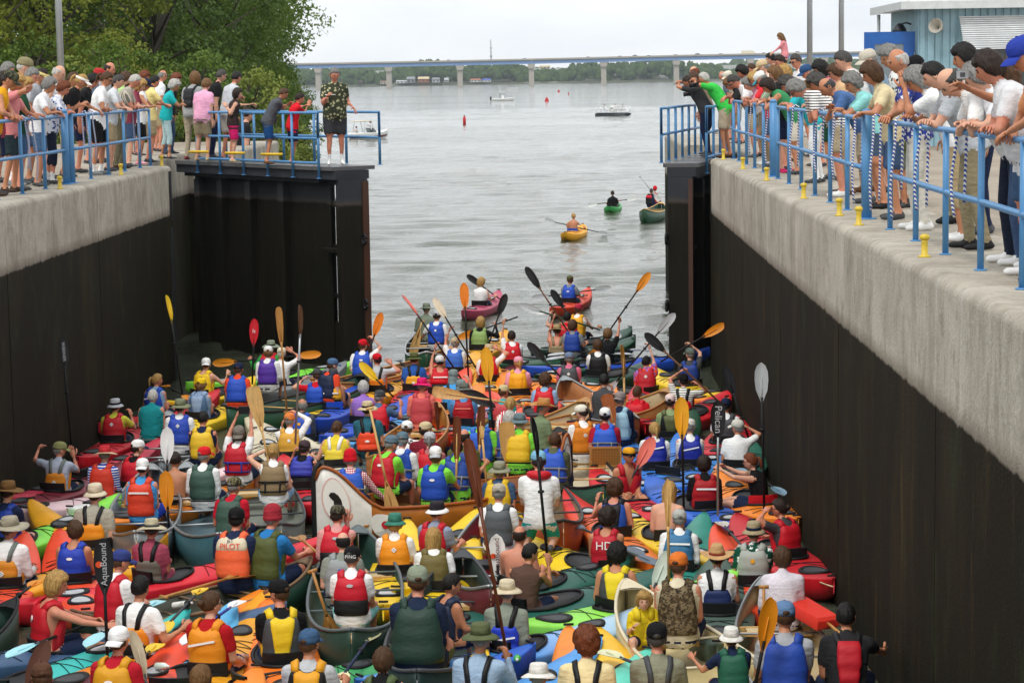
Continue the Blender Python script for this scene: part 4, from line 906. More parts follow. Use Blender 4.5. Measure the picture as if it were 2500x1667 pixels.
# ---- one person
PEOPLE = []
UA, FA = .285, .245
def cm(v, kind='cloth'):
    if v is None: return None
    if isinstance(v, tuple): return mat(*v)
    return mat(kind, v)
def build_body(sp):
    """fills sp with primitive mesh, bones and joint positions in person space"""
    s = sp['s']; pose = sp['pose']; b = MB(); bones = []; fat = sp.get('fat', 0)
    hipz = {'kayak': .11, 'canoe': .11, 'kneel': .34, 'stand': .92 * s, 'crouch': .30}[pose]
    if pose in ('kayak', 'canoe'): hipz *= s
    T = Torso((0, 0, hipz), sp['lean'], sp['hunch'], sp['twist'], s, fat); sp['T'] = T
    cloth = .012 if sp['shirt'] else .0
    # torso loft
    an = np.linspace(0, 2 * math.pi, 18, endpoint=False); rs = []
    for z in (-.09, -.05, 0, .06, .12, .18, .25, .32, .38, .43, .47, .50, .525, .545):
        a, bb = T.ab(z); k = cloth * (1 if z < .48 else .5); p = 2.4
        cs, sn = np.cos(an), np.sin(an); q = (np.abs(sn) ** p + np.abs(cs) ** p) ** (-1 / p); rs.append(T(sn * q * (a + k), -cs * q * (bb + k), z))
    b.rings(rs[::1])
    hem = sp.get('hem', -.02)
    if pose == 'stand' and sp['shirt'] and hem < 0:
        rr = []
        for z in (.16, .05, hem):
            a, bb = T.ab(max(z, -.02)); cs, sn = np.cos(an), np.sin(an); k = cloth + .012 + (.012 if z == hem else 0); rr.append(T(sn * (a + k), -cs * (bb + k), z))
        b.rings(rr[::-1])
    zs = [-.08, hem, .12, .25, .38, .50]
    for z0, z1 in zip(zs, zs[1:]):
        a0, b0 = T.ab(z0); a1, b1 = T.ab(z1)
        for x in (-.55, 0, .55): bones.append((T(x * a0, 0, z0), T(x * a1, 0, z1), b0, b1, 'pants' if z1 <= hem + 1e-6 else 'shirt'))
    # neck
    n0, n1 = T(0, -.005, .50), T(0, .022, .62); capsule(b, n0, n1, .056 * s, .05 * s); bones.append((T(0, 0, .545), n1, .05 * s, .05 * s, 'skin'))
    # head frame
    th = sp['pitch']; hc = T(0, .03, .635) + s * np.array([0, .01 + .02 * math.sin(th), .055 * math.cos(th) + .01]); sp['head'] = hc
    # arms
    arms = {}
    for sd, key in ((1, 'R'), (-1, 'L')):
        S = T(sd * .178, -.005, .462); tg, hk = sp['hand'][key]
        pole = sp.get('pole' + key) or ((sd * .22, -.45, -1) if tg[2] < S[2] + .12 else (sd * 1.0, -.2, -.35))
        E, W = ik(S, tg, UA * s, FA * s, pole); arms[key] = (S, E, W, hk)
        sl = sp['sleeve']; ck = .012 if sl != 'none' else 0
        capsule(b, S, E, (.056 + ck) * s, (.040 + (ck if sl == 'long' else 0)) * s, 10); capsule(b, E, W, (.039 + (.009 if sl == 'long' else 0)) * s, (.027 + (.010 if sl == 'long' else 0)) * s, 10)
        capsule(b, T(sd * .08, -.005, .487), S, .058 * s, (.056 + ck) * s, 10)
        if sl == 'short': Q = S + (E - S) * .66; capsule(b, S + (E - S) * .1, Q, .068 * s, .064 * s, 12, flat1=True)
        bones.append((S, E, .055 * s, .042 * s, 'uarm')); bones.append((E, W, .04 * s, .03 * s, 'farm')); bones.append((T(sd * .09, 0, .49), S, .055 * s, .055 * s, 'shirt'))
    sp['arms'] = arms
    # legs
    hipx = .092 * s * (1 + .3 * fat)
    lg = sp.get('legs')
    for sd in (1, -1):
        H = np.array([sd * hipx, .0, hipz])
        if pose == 'kayak': K, A = np.array([sd * .15, .42, .20]) * s, np.array([sd * .10, .80, .09]) * s
        elif pose == 'canoe': K, A = np.array([sd * .20, .40, .16 + (.04 if sd > 0 else 0)]) * s, np.array([sd * .17, .46, -.14]) * s
        elif pose == 'kneel': K, A = np.array([sd * .16, .22, .08]), np.array([sd * .14, -.20, .07])
        elif pose == 'crouch': K, A = np.array([sd * .17, .40, .42]), np.array([sd * .13, .08, .09])
        else:
            st = sp.get('stance', 0.) * sd; K, A = np.array([sd * .105 * s, .03 * s + st * .5, .49 * s]), np.array([sd * .115 * s, -.04 * s + st, .085 * s])
        pk = .014 if sp['pants'] else 0; lp = sp['plen']
        capsule(b, H, K, (.086 + pk) * s * (1 + .25 * fat), (.056 + (pk if lp != 'short' else 0)) * s, 10); capsule(b, K, A, (.055 + (pk if lp == 'long' else 0)) * s, (.037 + (pk if lp == 'long' else 0)) * s, 10)
        if lp == 'short': capsule(b, H + (K - H) * .2, H + (K - H) * .86, .104 * s * (1 + .25 * fat), .094 * s * (1 + .2 * fat), 12, flat1=True)
        if lp == 'crop': capsule(b, K, K + (A - K) * .42, .072 * s, .066 * s, 12, flat1=True)
        bones.append((H, K, .085 * s, .06 * s, 'thigh')); bones.append((K, A, .055 * s, .045 * s, 'shin'))
        if pose in ('stand', 'crouch'):
            F0, F1 = A + np.array([0, -.045, -.045]) * s, A + np.array([sd * .025, .16, -.055]) * s
            capsule(b, F0, F1, .042 * s, .036 * s, 10, sq=.85); capsule(b, A + np.array([0, -.02, .0]), F0 + (F1 - F0) * .4, .042 * s, .044 * s, 8); bones.append((F0, F1, .05 * s, .045 * s, 'foot')); bones.append((A, F0 + (F1 - F0) * .3, .035 * s, .04 * s, 'foot'))
        elif pose != 'kayak': capsule(b, A + np.array([0, 0, -.02]), A + np.array([0, .16, -.03]), .04 * s, .034 * s); bones.append((A, A + np.array([0, .16, -.03]), .05 * s, .04 * s, 'foot'))
    if sp.get('skirt'):
        rr = []
        for z, k in ((.05, 1.03), (-.1, 1.12), (-.32, 1.2)):
            a, bb = T.ab(max(z, -.0)); cs, sn = np.cos(an), np.sin(an); rr.append(np.stack([sn * a * k * s, -cs * bb * k * 1.15 * s, np.full_like(cs, hipz + z * s)], -1))
        b.rings(rr[::-1]); bones.append((np.array([0, 0, hipz]), np.array([0, 0, hipz - .32 * s]), .19 * s, .2 * s, 'thigh'))
    sp['bones'] = bones; me = b.mesh('tmp', (), False); o = link('tmp', me); sp['tmp'] = o
    md = o.modifiers.new('r', 'REMESH'); md.mode = 'VOXEL'; md.voxel_size = max(sp.get('vox', .023), .00078 * sp['M'].translation.y) * (s if s < .8 else 1); md.use_smooth_shade = True
    sm = o.modifiers.new('s', 'SMOOTH'); sm.factor = .5; sm.iterations = 3
REG = ['skin', 'shirt', 'uarm', 'farm', 'pants', 'shin', 'foot', 'sock']
def finish_people():
    dg = bpy.context.evaluated_depsgraph_get(); dg.update()
    for sp in PEOPLE:
        me = bpy.data.meshes.new_from_object(sp['tmp'].evaluated_get(dg)); nv = len(me.vertices); nf = len(me.polygons)
        V = np.empty(nv * 3); me.vertices.foreach_get('co', V); V = V.reshape(-1, 3)
        C = np.empty(nf * 3); me.polygons.foreach_get('center', C); C = C.reshape(-1, 3)
        lt = np.empty(nf, int); ls = np.empty(nf, int); me.polygons.foreach_get('loop_total', lt); me.polygons.foreach_get('loop_start', ls); lv = np.empty(len(me.loops), int); me.loops.foreach_get('vertex_index', lv)
        best = np.full(nf, 9e9); reg = np.zeros(nf, int); tt = np.zeros(nf)
        for p, q, r0, r1, rg_ in sp['bones']:
            d = q - p; L2 = d.dot(d) + 1e-9; t = np.clip((C - p) @ d / L2, 0, 1); dist = np.linalg.norm(C - (p + t[:, None] * d), axis=1) - (r0 + (r1 - r0) * t)
            k = dist < best; best[k] = dist[k]; tt[k] = t[k]
            code = {'skin': 0, 'shirt': 1, 'uarm': 2, 'farm': 3, 'pants': 4, 'thigh': 4, 'shin': 5, 'foot': 6}[rg_]; reg[k] = code
            if rg_ == 'uarm' and sp['sleeve'] == 'short': kk = k & (t > .68); reg[kk] = 3
            if rg_ == 'thigh' and sp['plen'] == 'short': kk = k & (t > .87); reg[kk] = 5
            if rg_ == 'shin' and sp['plen'] == 'crop': kk = k & (t < .44); reg[kk] = 4
            if rg_ == 'shin' and sp.get('socks') and sp['plen'] != 'long': kk = k & (t > .72); reg[kk] = 7
        if sp['shirt'] is None: reg[reg == 1] = 0; reg[reg == 2] = 0
        skin = mat('skin', SKIN[sp['skin']]); sh = cm(sp['shirt']) or skin; ar = cm(sp.get('arm')) or sh
        mats = [skin, sh, skin if sp['sleeve'] == 'none' else ar, ar if sp['sleeve'] == 'long' else skin, cm(sp['pants']) or skin, cm(sp['pants']) if sp['plen'] == 'long' else skin,
                cm(sp['shoes'], 'rubber') or skin, mat('cloth', sp['socks']) if sp.get('socks') else skin, mat('eye', (.02, .015, .012)), mat('hair', HAIR.get(sp['hair'], HAIR['brown'])), mat('skin', (.42, .16, .13))]
        b = MB(); faces = [tuple(lv[a:a + n]) for a, n in zip(ls.tolist(), lt.tolist())]; b.v.append(V); b.n = nv; b.f = faces; b.m = reg.tolist()
        # hands
        s = sp['s']
        for key, (S, E, W, hk) in sp['arms'].items():
            d = unit(W - E); sd = 1 if key == 'R' else -1; inn = np.array([-sd * .6, .25, -.55]) if hk != 'open' else np.array([-sd * .2, .9, -.1])
            pn = inn - d * inn.dot(d); pn = unit(pn); tx = np.cross(pn, d)
            hv, hf = HANDS[hk]; hv = hv * 1.08 * s; tsd = 1 if tx.dot(np.array([0, .8, .6])) > 0 else -1
            P_ = W - d * .006 + hv[:, :1] * tx * tsd + hv[:, 1:2] * pn + hv[:, 2:] * d; b.add(P_, hf if tsd > 0 else [q[::-1] for q in hf], 0)
        th, yw = sp['pitch'], sp['look']
        HR = Matrix.Rotation(-yw, 3, 'Z') @ Matrix.Rotation(-th, 3, 'X') @ Matrix.Rotation(sp.get('tilt', 0), 3, 'Y'); HM = Matrix.Translation(Vector(sp['head'])) @ HR.to_4x4() @ Matrix.Scale(s * (1.0 if s > .85 else 1.13), 4)
        Hm = np.array(HM); hv = HEADV @ Hm[:3, :3].T + Hm[:3, 3]; b.add(hv, HEADF, [{0: 0, 1: 8, 2: 9, 3: 10}[m_] for m_ in HEADM])
        o = b.obj('person', mats, None, True); bpy.data.objects.remove(sp['tmp']); bpy.data.meshes.remove(me)
        o.matrix_world = sp['M']; tag(o, sp['label'], 'person', sp.get('group'))
        hat = sp.get('hat')
        if sp['hair_style']: 
            h = link('hair', hair_mesh(sp['hair_style'], sp['hair'], sp['i'], bool(hat)), o, HM)
        if hat:
            h = link('hat', hat_mesh(hat[0]), o, HM @ (Matrix.Rotation(R(sp.get('hatrot', 0)), 4, 'Z')))
            k1 = hat[3] if len(hat) > 3 else 'cloth'; c1 = cm(hat[1]); c2 = cm(hat[2]) if len(hat) > 2 and hat[2] else c1
            ms = [c1, c2 if hat[0] not in ('boonie', 'bucket', 'wide', 'cowboy') or True else c1]
            if hat[0].startswith('cap'): ms.append(mat('hair', HAIR.get(sp['hair'], HAIR['brown'])))
            setmats(h, *ms)
            if sp.get('band'): q = link('hat_band', band_mesh(), h); setmats(q, mat('cloth', sp['band']))
        if sp.get('glasses'):
            g = MB(); 
            for sx in (-1, 1): g.tube([(sx * .078, .0, .014), (sx * .070, .082, .016)], .004, 5); g.rings([[(sx * .033 + .026 * r * math.cos(a), .093 + d, .011 + .017 * r * math.sin(a)) for a in np.linspace(0, 2 * math.pi, 10, endpoint=False)] for d, r in ((0, 1), (.008, 1), (.009, .5))])
            g.tube([(-.012, .098, .016), (.012, .098, .016)], .004, 5); q = g.obj('sunglasses', mat('glass', (.012, .012, .014)), o); q.matrix_basis = HM
        v = sp.get('vest')
        if v: 
            vo = vest(sp['T'], o, v[0], v[1], v[2] if len(v) > 2 else None, sp.get('badge'), sp.get('vkind', 'nylon'), sp.get('line')); sp['vo'] = vo
        for t_ in sp.get('text', ()): lettering(sp['T'], sp.get('vo') or o, *t_[:4], **(t_[4] if len(t_) > 4 else {}))
        for fn in sp.get('extra', ()): fn(o, sp)
    for q, mb in MARKS.values(): mb.obj('mark', mat('flat', (.02, .02, .02)), q, False)
CNAMES = dict(white='f0f0ee', cream='e6dcc2', light_grey='b9bcbf', grey='83878a', dark_grey='45474a', black='18181a', navy='1b2744', royal_blue='2350bd', pale_blue='9db8d2', sky_blue='4b9fde',
 slate_blue='4c6a8c', teal='17868a', aqua='8ed3cf', turquoise='35bdb6', green='36a04c', dark_green='1a4632', lime='86e248', olive='5b6138', khaki='a99877', tan='cbb891', brown='6e4a2e', dark_brown='38271b', orange='ef861a',
 red_orange='ec4c28', red='c81828', maroon='781a2a', pink='efa3b6', magenta='df1f6c', salmon='ee7d6c', rose='b85868', yellow='f2ca1e', amber='e5a01a', purple='5632a0', lavender='9a72c6', rust='a85a2a', mint='7fd8bb', sage='8a9480', pale_yellow='e8d890', blue_grey='6a7c90')
def hexname(h):
    c = np.array([int(h[i:i + 2], 16) for i in (0, 2, 4)], float); best = None
    for n, g in CNAMES.items():
        e = np.array([int(g[i:i + 2], 16) for i in (0, 2, 4)], float); m = (c[0] + e[0]) / 2; d = c - e
        q = (2 + m / 256) * d[0] ** 2 + 4 * d[1] ** 2 + (2 + (255 - m) / 256) * d[2] ** 2
        if best is None or q < best[0]: best = (q, n)
    return best[1]
PATN = dict(floral='floral', camo='camouflage', check='checked', stripe='striped', vstripe='striped')
def CN(v):
    if v is None: return None
    if isinstance(v, tuple): return (CN(v[1]) if v[0] in ('cloth', 'nylon') else f"{PATN[v[0]]} {CN(v[1])}")
    return (v if v in PAL else hexname(v)).replace('_', ' ')
def compose(sp):
    L_ = ['person in']; v = sp.get('vest'); bits = []
    vs = {'full': 'life vest', 'tall': 'long life vest', 'split': 'two tone life vest', 'yoke': 'life vest', 'sleek': 'life vest with dark sides', 'low': 'low backed life vest', 'high': 'short backed life vest', 'collar': 'collar life vest', 'pack': 'backpack'}
    if v: bits.append(f"{CN(v[1])} {vs[v[0]]}")
    if sp['shirt']: bits.append(f"{CN(sp['shirt'])} " + {'none': 'tank top', 'short': 'shirt', 'long': 'long sleeves'}[sp['sleeve']])
    elif not v: L_ = ['shirtless person']
    if bits: L_.append(' and '.join(bits))
    h = sp.get('hat'); hn = {'cap': 'cap', 'cap_back': 'cap', 'visor': 'visor', 'bucket': 'bucket hat', 'boonie': 'brimmed hat', 'wide': 'wide hat', 'cowboy': 'cowboy hat', 'toque': 'knit hat', 'bandana': 'bandana', 'flap': 'neck flap hat'}
    if h: L_.append(f", {CN(h[1])} {hn[h[0]]}")
    else: L_.append(f", {sp['hair'].replace('_', ' ')} {'balding' if sp['hair_style'] == 'bald' else ''} hair".replace('  ', ' ') if sp['hair_style'] else ', bald')
    t = ' '.join(L_).replace(' ,', ',')
    if sp.get('t'): t += ' ' + sp['t']
    w_ = t.split()
    return ' '.join(w_[:16])
def mkspec(pose, s, face, kw, base):
    sp = dict(pose=pose, s=s, lean=0., hunch=.15, twist=0., shirt='white', sleeve='short', pants='navy', plen='short', skin='fair', hair='brown', hair_style='short', shoes='dark_grey', socks=None, pitch=0., look=0.)
    sp.update(base)
    for k_, v_ in kw.items(): sp[k_] = v_
    for k_ in ('lean', 'hunch', 'twist', 'pitch', 'look', 'tilt'): 
        if k_ in kw: sp[k_] = R(kw[k_])
    sp['i'] = len(PEOPLE); return sp
def P(zone, x, y, face=0, pose='kayak', s=.90, hz=None, **kw):
    """seated paddler placed by the pixel of the head's centre"""
    rg = random.Random(int(x * 7 + y * 13))
    sp = mkspec(pose, s, face, kw, dict(lean=R(rg.uniform(-4, 7)), hunch=R(rg.uniform(8, 22)), twist=R(rg.uniform(-10, 10)), pitch=R(rg.uniform(-4, 10)), look=R(rg.uniform(-18, 18)), skin=rg.choice(['fair', 'ruddy', 'tan', 'ruddy'])))
    seat = {'kayak': .07, 'canoe': .26, 'kneel': .03}[pose]
    T0 = Torso((0, 0, {'kayak': .11, 'canoe': .11, 'kneel': .34}[pose] * (s if pose != 'kneel' else 1)), sp['lean'], sp['hunch'], 0, s)
    hl = T0(0, .03, .635) + s * np.array([0, .02, .065]); zz = hz if hz else seat + hl[2]
    p = on_z(*px(zone, x, y), zz); Rz = Matrix.Rotation(R(-face), 4, 'Z'); off = Rz @ Vector((hl[0], hl[1], 0))
    sp['M'] = Matrix.Translation((p.x - off.x, p.y - off.y, zz - hl[2])) @ Rz; Mi = sp['M'].inverted()
    sp['pos'] = Vector((p.x - off.x, p.y - off.y, 0)); sp['face'] = face; base_z = zz - hl[2]
    hz0 = {'kayak': .11, 'canoe': .11, 'kneel': .34}[pose] * s
    hand = {}
    for sd, k_ in ((1, 'R'), (-1, 'L')):
        tg = kw.get(k_)
        if tg is None: hand[k_] = (np.array([sd * (.15 + rg.uniform(-.04, .08)), .30 + rg.uniform(-.05, .08), hz0 + .13 + rg.uniform(-.03, .10)]) * np.array([s, s, 1]), 'rest')
        else:
            q = on_y(*px(*tg[:3]), p.y + (tg[3] if len(tg) > 3 and not isinstance(tg[3], str) else .08)); hand[k_] = (np.array(Mi @ q), tg[-1] if isinstance(tg[-1], str) else 'grip')
    sp['hand'] = hand; sp['label'] = kw.get('label') or compose(sp)
    build_body(sp); PEOPLE.append(sp); return sp
def SPEC(zone, x, y, X, face, hgt=1.70, rail=None, lean=None, head_x=None, hands=None, Y=None, **kw):
    """standing spectator: head pixel, plan line X (hip) on the deck; leans so that the head meets its pixel"""
    hgt *= 1.04 if rail is not None else 1; s = hgt / 1.72; rg = random.Random(int(x * 7 + y * 13)); ppx = px(zone, x, y)
    hun = R(kw.get('hunch', 14)); best = None; sgn = 1
    fx, fy = math.sin(R(face)), math.cos(R(face))
    base = kw.pop('base', DZ)
    xs_ = [X] if rail is None or lean is not None or X is None else [rail + (1 if X > rail else -1) * d_ for d_ in (.28, .34, .40)]
    for X_ in xs_:
        bb = None
        for ld in ([lean] if lean is not None else range(0, 74, 2)):
            T0 = Torso((0, 0, .92 * s), R(ld), hun, 0, s); hl = T0(0, .03, .635) + s * np.array([0, .02, .05])
            q = on_x(*ppx, X_ + fx * hl[1]) if Y is None else on_y(*ppx, Y + fy * hl[1])
            e = abs(q.z - base - hl[2])
            if bb is None or e < bb[0]: bb = (e, ld, hl, q, X_)
        if len(xs_) > 1:
            S_ = Torso((0, 0, .92 * s), R(bb[1]), hun, 0, s)(0, 0, .46); dist = math.hypot(S_[1] - abs(rail - X_), S_[2] - 1.14)
            bb = (bb[0] * 6 + abs(dist - .27 * s) + .01 * max(0, 26 - bb[1]),) + bb[1:] + (bb[0],)
        if best is None or bb[0] < best[0]: best = bb
    X = best[4]; best = (best[5] if len(best) > 5 else best[0],) + best[1:4]
    e, ld, hl, q = best
    if lean is not None or e > .03:       # adjust the stature instead
        s2 = s * (q.z - base) / hl[2]; s2 = min(max(s2, s * .86), s * 1.12) if lean is None else s2
        hl = hl * (s2 / s); s = s2
        q = on_x(*ppx, X + fx * hl[1]) if Y is None else on_y(*ppx, Y + fy * hl[1])
    sp = mkspec('stand', s, face, kw, dict(lean=R(ld), hunch=hun, twist=R(rg.uniform(-8, 8)), pitch=R(min(60, ld * .7 + rg.uniform(12, 24))), look=R(rg.uniform(-20, 20)), plen='short', pants='khaki', hem=-.06, vox=.02, skin=rg.choice(['fair', 'ruddy', 'tan']), stance=rg.uniform(-.08, .08)))
    sp['lean'] = R(ld); Rz = Matrix.Rotation(R(-face), 4, 'Z'); off = Rz @ Vector((hl[0], hl[1], 0))
    pos = Vector((q.x - off.x, q.y - off.y, base)); sp['M'] = Matrix.Translation(pos) @ Rz; Mi = sp['M'].inverted(); sp['pos'] = pos; sp['face'] = face
    hand = {}; hs = hands or {}
    for sd, k_ in ((1, 'R'), (-1, 'L')):
        h = hs.get(k_)
        if h is None and rail is not None:     # forearms on the rail
            d = abs(rail - pos.x); hand[k_] = (np.array([sd * rg.uniform(-.06, .12), d + rg.uniform(.0, .06), 1.15 + rg.uniform(-.01, .02)]), 'rest')
            sp['pole' + k_] = (sd * .9, .1, -.55)
        elif h is None: hand[k_] = (np.array([sd * .24, .06, .80 * s]), 'rest')
        elif h == 'hip': hand[k_] = (np.array([sd * .17, .12, 1.02 * s]), 'rest')
        elif h == 'face': hand[k_] = (np.array(sp_head(sp, s)) + np.array([sd * .05, .12, -.07]), 'rest')
        elif h == 'chest': hand[k_] = (np.array([sd * .06, .30, 1.18 * s]), 'grip')
        elif h == 'cam': hand[k_] = (np.array(sp_head(sp, s)) + np.array([sd * .05, .17, -.01]), 'grip')
        else:
            qq = on_y(*px(*h[:3]), pos.y + (h[3] if len(h) > 3 else 0)); hand[k_] = (np.array(Mi @ qq), 'rest')
    sp['hand'] = hand; sp['label'] = kw.get('label') or compose(sp); build_body(sp); PEOPLE.append(sp); return sp
def sp_head(sp, s):
    T0 = Torso((0, 0, .92 * s), sp['lean'], sp['hunch'], 0, s); return T0(0, .03, .635) + s * np.array([0, .02, .06])
# ============================================================ BOATS AND PADDLES
KSPEC = dict(rec=(3.1, .72, .58, .27), tour=(4.2, .61, .42, .225), sea=(4.9, .56, .40, .21), sot=(3.3, .74, .50, .25), fat=(3.7, .76, .52, .27))
KM = {}
def kayak_meshes(typ):
    if typ in KM: return KM[typ]
    Lk, W, Lc, Wc = KSPEC[typ]; yc = Lc * .45; ym = .06 * Lk; hl = Lk / 2
    st = sorted(set(np.round(np.concatenate([np.linspace(-hl, hl, 35) + ym, yc + Lc * np.cos(np.linspace(0, math.pi, 17))]), 4)))
    def wd(t): return W / 2 * max(0., 1 - abs(t) ** 2.3) ** .72 + .012
    def sheer(t): return .19 + (.20 if t > 0 else .13) * abs(t) ** 2.8
    def keel(t): return -.08 + .24 * max(0, abs(t) - .55) ** 2 / .2025 * (1.15 if t > 0 else .95)
    def crown(t): return (.085 if t > 0 else .06) * max(0, 1 - abs(t) ** 2.2) + .006
    def zdeck(x, y): t = np.clip((y - ym) / hl, -1, 1); w_ = wd(t); return sheer(t) + crown(t) * (1 - min(1, abs(x) / w_) ** 1.8)
    R_ = []; inside = []
    for y in st:
        t = float(np.clip((y - ym) / hl, -1, 1)); w_ = wd(t); zs, zk = sheer(t), keel(t)
        q = 1 - ((y - yc) / Lc) ** 2; h = min(w_ * .5, .03) if q <= 1e-3 else max(.03, min(Wc * math.sqrt(q), w_ * .86)); ins = q > 1e-3
        hull = [(0, zk), (.5 * w_, zk + .012), (.85 * w_, zk + .07), (.985 * w_, zk + (zs - zk) * .55), (w_, zs - .015)]
        dk = [(w_ * .985, zs + .004)] + [(w_ + (h - w_) * k, None) for k in (.33, .66, 1)] + [(h * .5, None), (0, None)]
        half = hull + [(x, zdeck(x, y) if z is None else z) for x, z in dk]
        ring = [(x, y, z) for x, z in half] + [(-x, y, z) for x, z in half[-2:0:-1]]; R_.append(ring); inside.append(ins)
    n = len(R_[0]); nh = 11; Vv = np.array(R_).reshape(-1, 3); F = []; Mi = []
    for i in range(len(R_) - 1):
        for j in range(n):
            jj = (j + 1) % n; cell = j if j < 10 else 19 - j
            if inside[i] + inside[i + 1] >= 1 and cell in (8, 9) : continue
            F.append((i * n + j, (i + 1) * n + j, (i + 1) * n + jj, i * n + jj)); Mi.append(0)
    F.append(tuple(range(n - 1, -1, -1))); F.append(tuple(range((len(R_) - 1) * n, len(R_) * n))); Mi += [0, 0]
    hull = MB(); hull.add(Vv, F, Mi); mh = hull.mesh('hull', [None])
    an = np.linspace(0, 2 * math.pi, 29); oval = [(min(Wc, wd(np.clip((yc + Lc * math.cos(a) - ym) / hl, -1, 1)) * .86) * math.sin(a), yc + Lc * math.cos(a)) for a in an]
    cb = MB(); cb.tube([(x, y, zdeck(x, y) + .014) for x, y in oval], .017, 7, cap=False); mc = cb.mesh('coaming', [None])
    tb = MB(); ov = oval[:-1]; tb.rings([[(x * k, yc + (y - yc) * k, zdeck(x, y) + .004 if i == 0 else z) for x, y in ov[::-1]] for i, (k, z) in enumerate(((1.01, 0), (1.03, .12), (.95, .045), (.3, .034)))], cap=True); mt = tb.mesh('cockpit_well', [None])
    sb = MB(); rows = []
    for v in np.linspace(0, 1, 5): rows.append([(.19 * u, -.13 - .03 * v + .05 * u * u, .10 + .27 * v) for u in np.linspace(-1, 1, 7)])
    sb.grid(rows, 0); sb.grid([[(x, y - .035, z) for x, y, z in r_] for r_ in rows], 0, True)
    for A in (0, -1): sb.grid(np.stack([np.array(rows[A]), np.array(rows[A]) - [0, .035, 0]]), 0, A == 0)
    ms = sb.mesh('seat_back', [None])
    hb = []
    for (cy, rx, ry) in ((-min(hl * .52, 1.1) , .17, .24), (yc + Lc + (hl - yc - Lc) * .42, .12, .18)):
        b = MB(); cz = zdeck(0, cy)
        t0 = (cy - ym) / hl; sl = (zdeck(0, cy + .1) - zdeck(0, cy - .1)) / .2
        rx = min(rx, wd(t0) * .62)
        b.rings([[(rx * k * math.sin(a), cy + ry * k * math.cos(a), zdeck(rx * k * math.sin(a), cy + ry * k * math.cos(a)) + z) for a in np.linspace(0, 2 * math.pi, 20, endpoint=False)][::-1] for k, z in ((1, -.01), (1, .016), (.93, .024), (.75, .02), (.7, .014), (.1, .018))])
        b.m = [1 if i >= 80 else 0 for i in range(len(b.f))]
        hb.append(b.mesh('hatch_cover', [None, None]))
    db = []
    for y0, y1 in ((yc + Lc + .08, min(yc + Lc + .50, hl * .7)), (-.34, -.62), ):
        b = MB(); ns = 2 if abs(y1 - y0) > .3 else 1
        for k in range(ns):
            ya, yb = y0 + (y1 - y0) * k / ns, y0 + (y1 - y0) * (k + 1) / ns
            for s in (-1, 1):
                wa, wb = wd((ya - ym) / hl) * .84, wd((yb - ym) / hl) * .84
                b.tube([(s * wa * (1 - 2 * u) if u < .5 else s * -1 * wb * (2 * u - 1), ya + (yb - ya) * u, zdeck(s * wa * (1 - 2 * u) if u < .5 else -s * wb * (2 * u - 1), ya + (yb - ya) * u) + .006) for u in np.linspace(0, 1, 7)], .0045, 5)
        db.append(b.mesh('deck_line', [None]))
    tg = []
    for s in (-1, 1):
        y = ym + s * hl * .985; b = MB(); b.tube([(-.05, y - s * .03, zdeck(0, y) + .02), (.05, y - s * .03, zdeck(0, y) + .02)], .013, 6); tg.append(b.mesh('grab_handle', [None]))
    KM[typ] = (mh, mc, mt, ms, hb, db, tg, zdeck); return KM[typ]
USED = {}
def short(sp):
    h = sp.get('hat'); v = sp.get('vest'); hn = {'cap': 'cap', 'cap_back': 'cap', 'visor': 'visor', 'bucket': 'bucket hat', 'boonie': 'brimmed hat', 'wide': 'wide hat', 'cowboy': 'cowboy hat', 'toque': 'knit hat', 'bandana': 'bandana', 'flap': 'flap hat'}
    a = f"{CN(h[1])} {hn[h[0]]}" if h else (f"{sp['hair'].replace('_', ' ')} hair" if sp['hair_style'] else 'bald')
    c = f"{CN(v[1])} vest" if v else (f"{CN(sp['shirt'])} shirt" if sp['shirt'] else 'bare back')
    return f"{a} and {c}" + (' ' + sp['t'] if sp.get('t') else '')
def uniq(l):
    l = ' '.join(l.split()[:16]); USED[l] = USED.get(l, 0) + 1; return l
KQ = []; FIXED = []          # kayaks waiting to be placed; hull discs of canoes already there
def kayak_at(pos, h, col, typ='tour', label='', **kw): KQ.append([pos, float(h), col, typ, label, kw, 1.0])
def discs(pos, h, typ, sc):
    Lk, W, Lc, Wc = KSPEC[typ]; ts = np.linspace(-.93, .93, 9); y = (.06 + ts / 2) * Lk * sc; r = W / 2 * (1 - np.abs(ts) ** 2.3) ** .72 + .012
    return np.stack([pos.x + y * math.sin(R(h)), pos.y + y * math.cos(R(h)), r], -1)
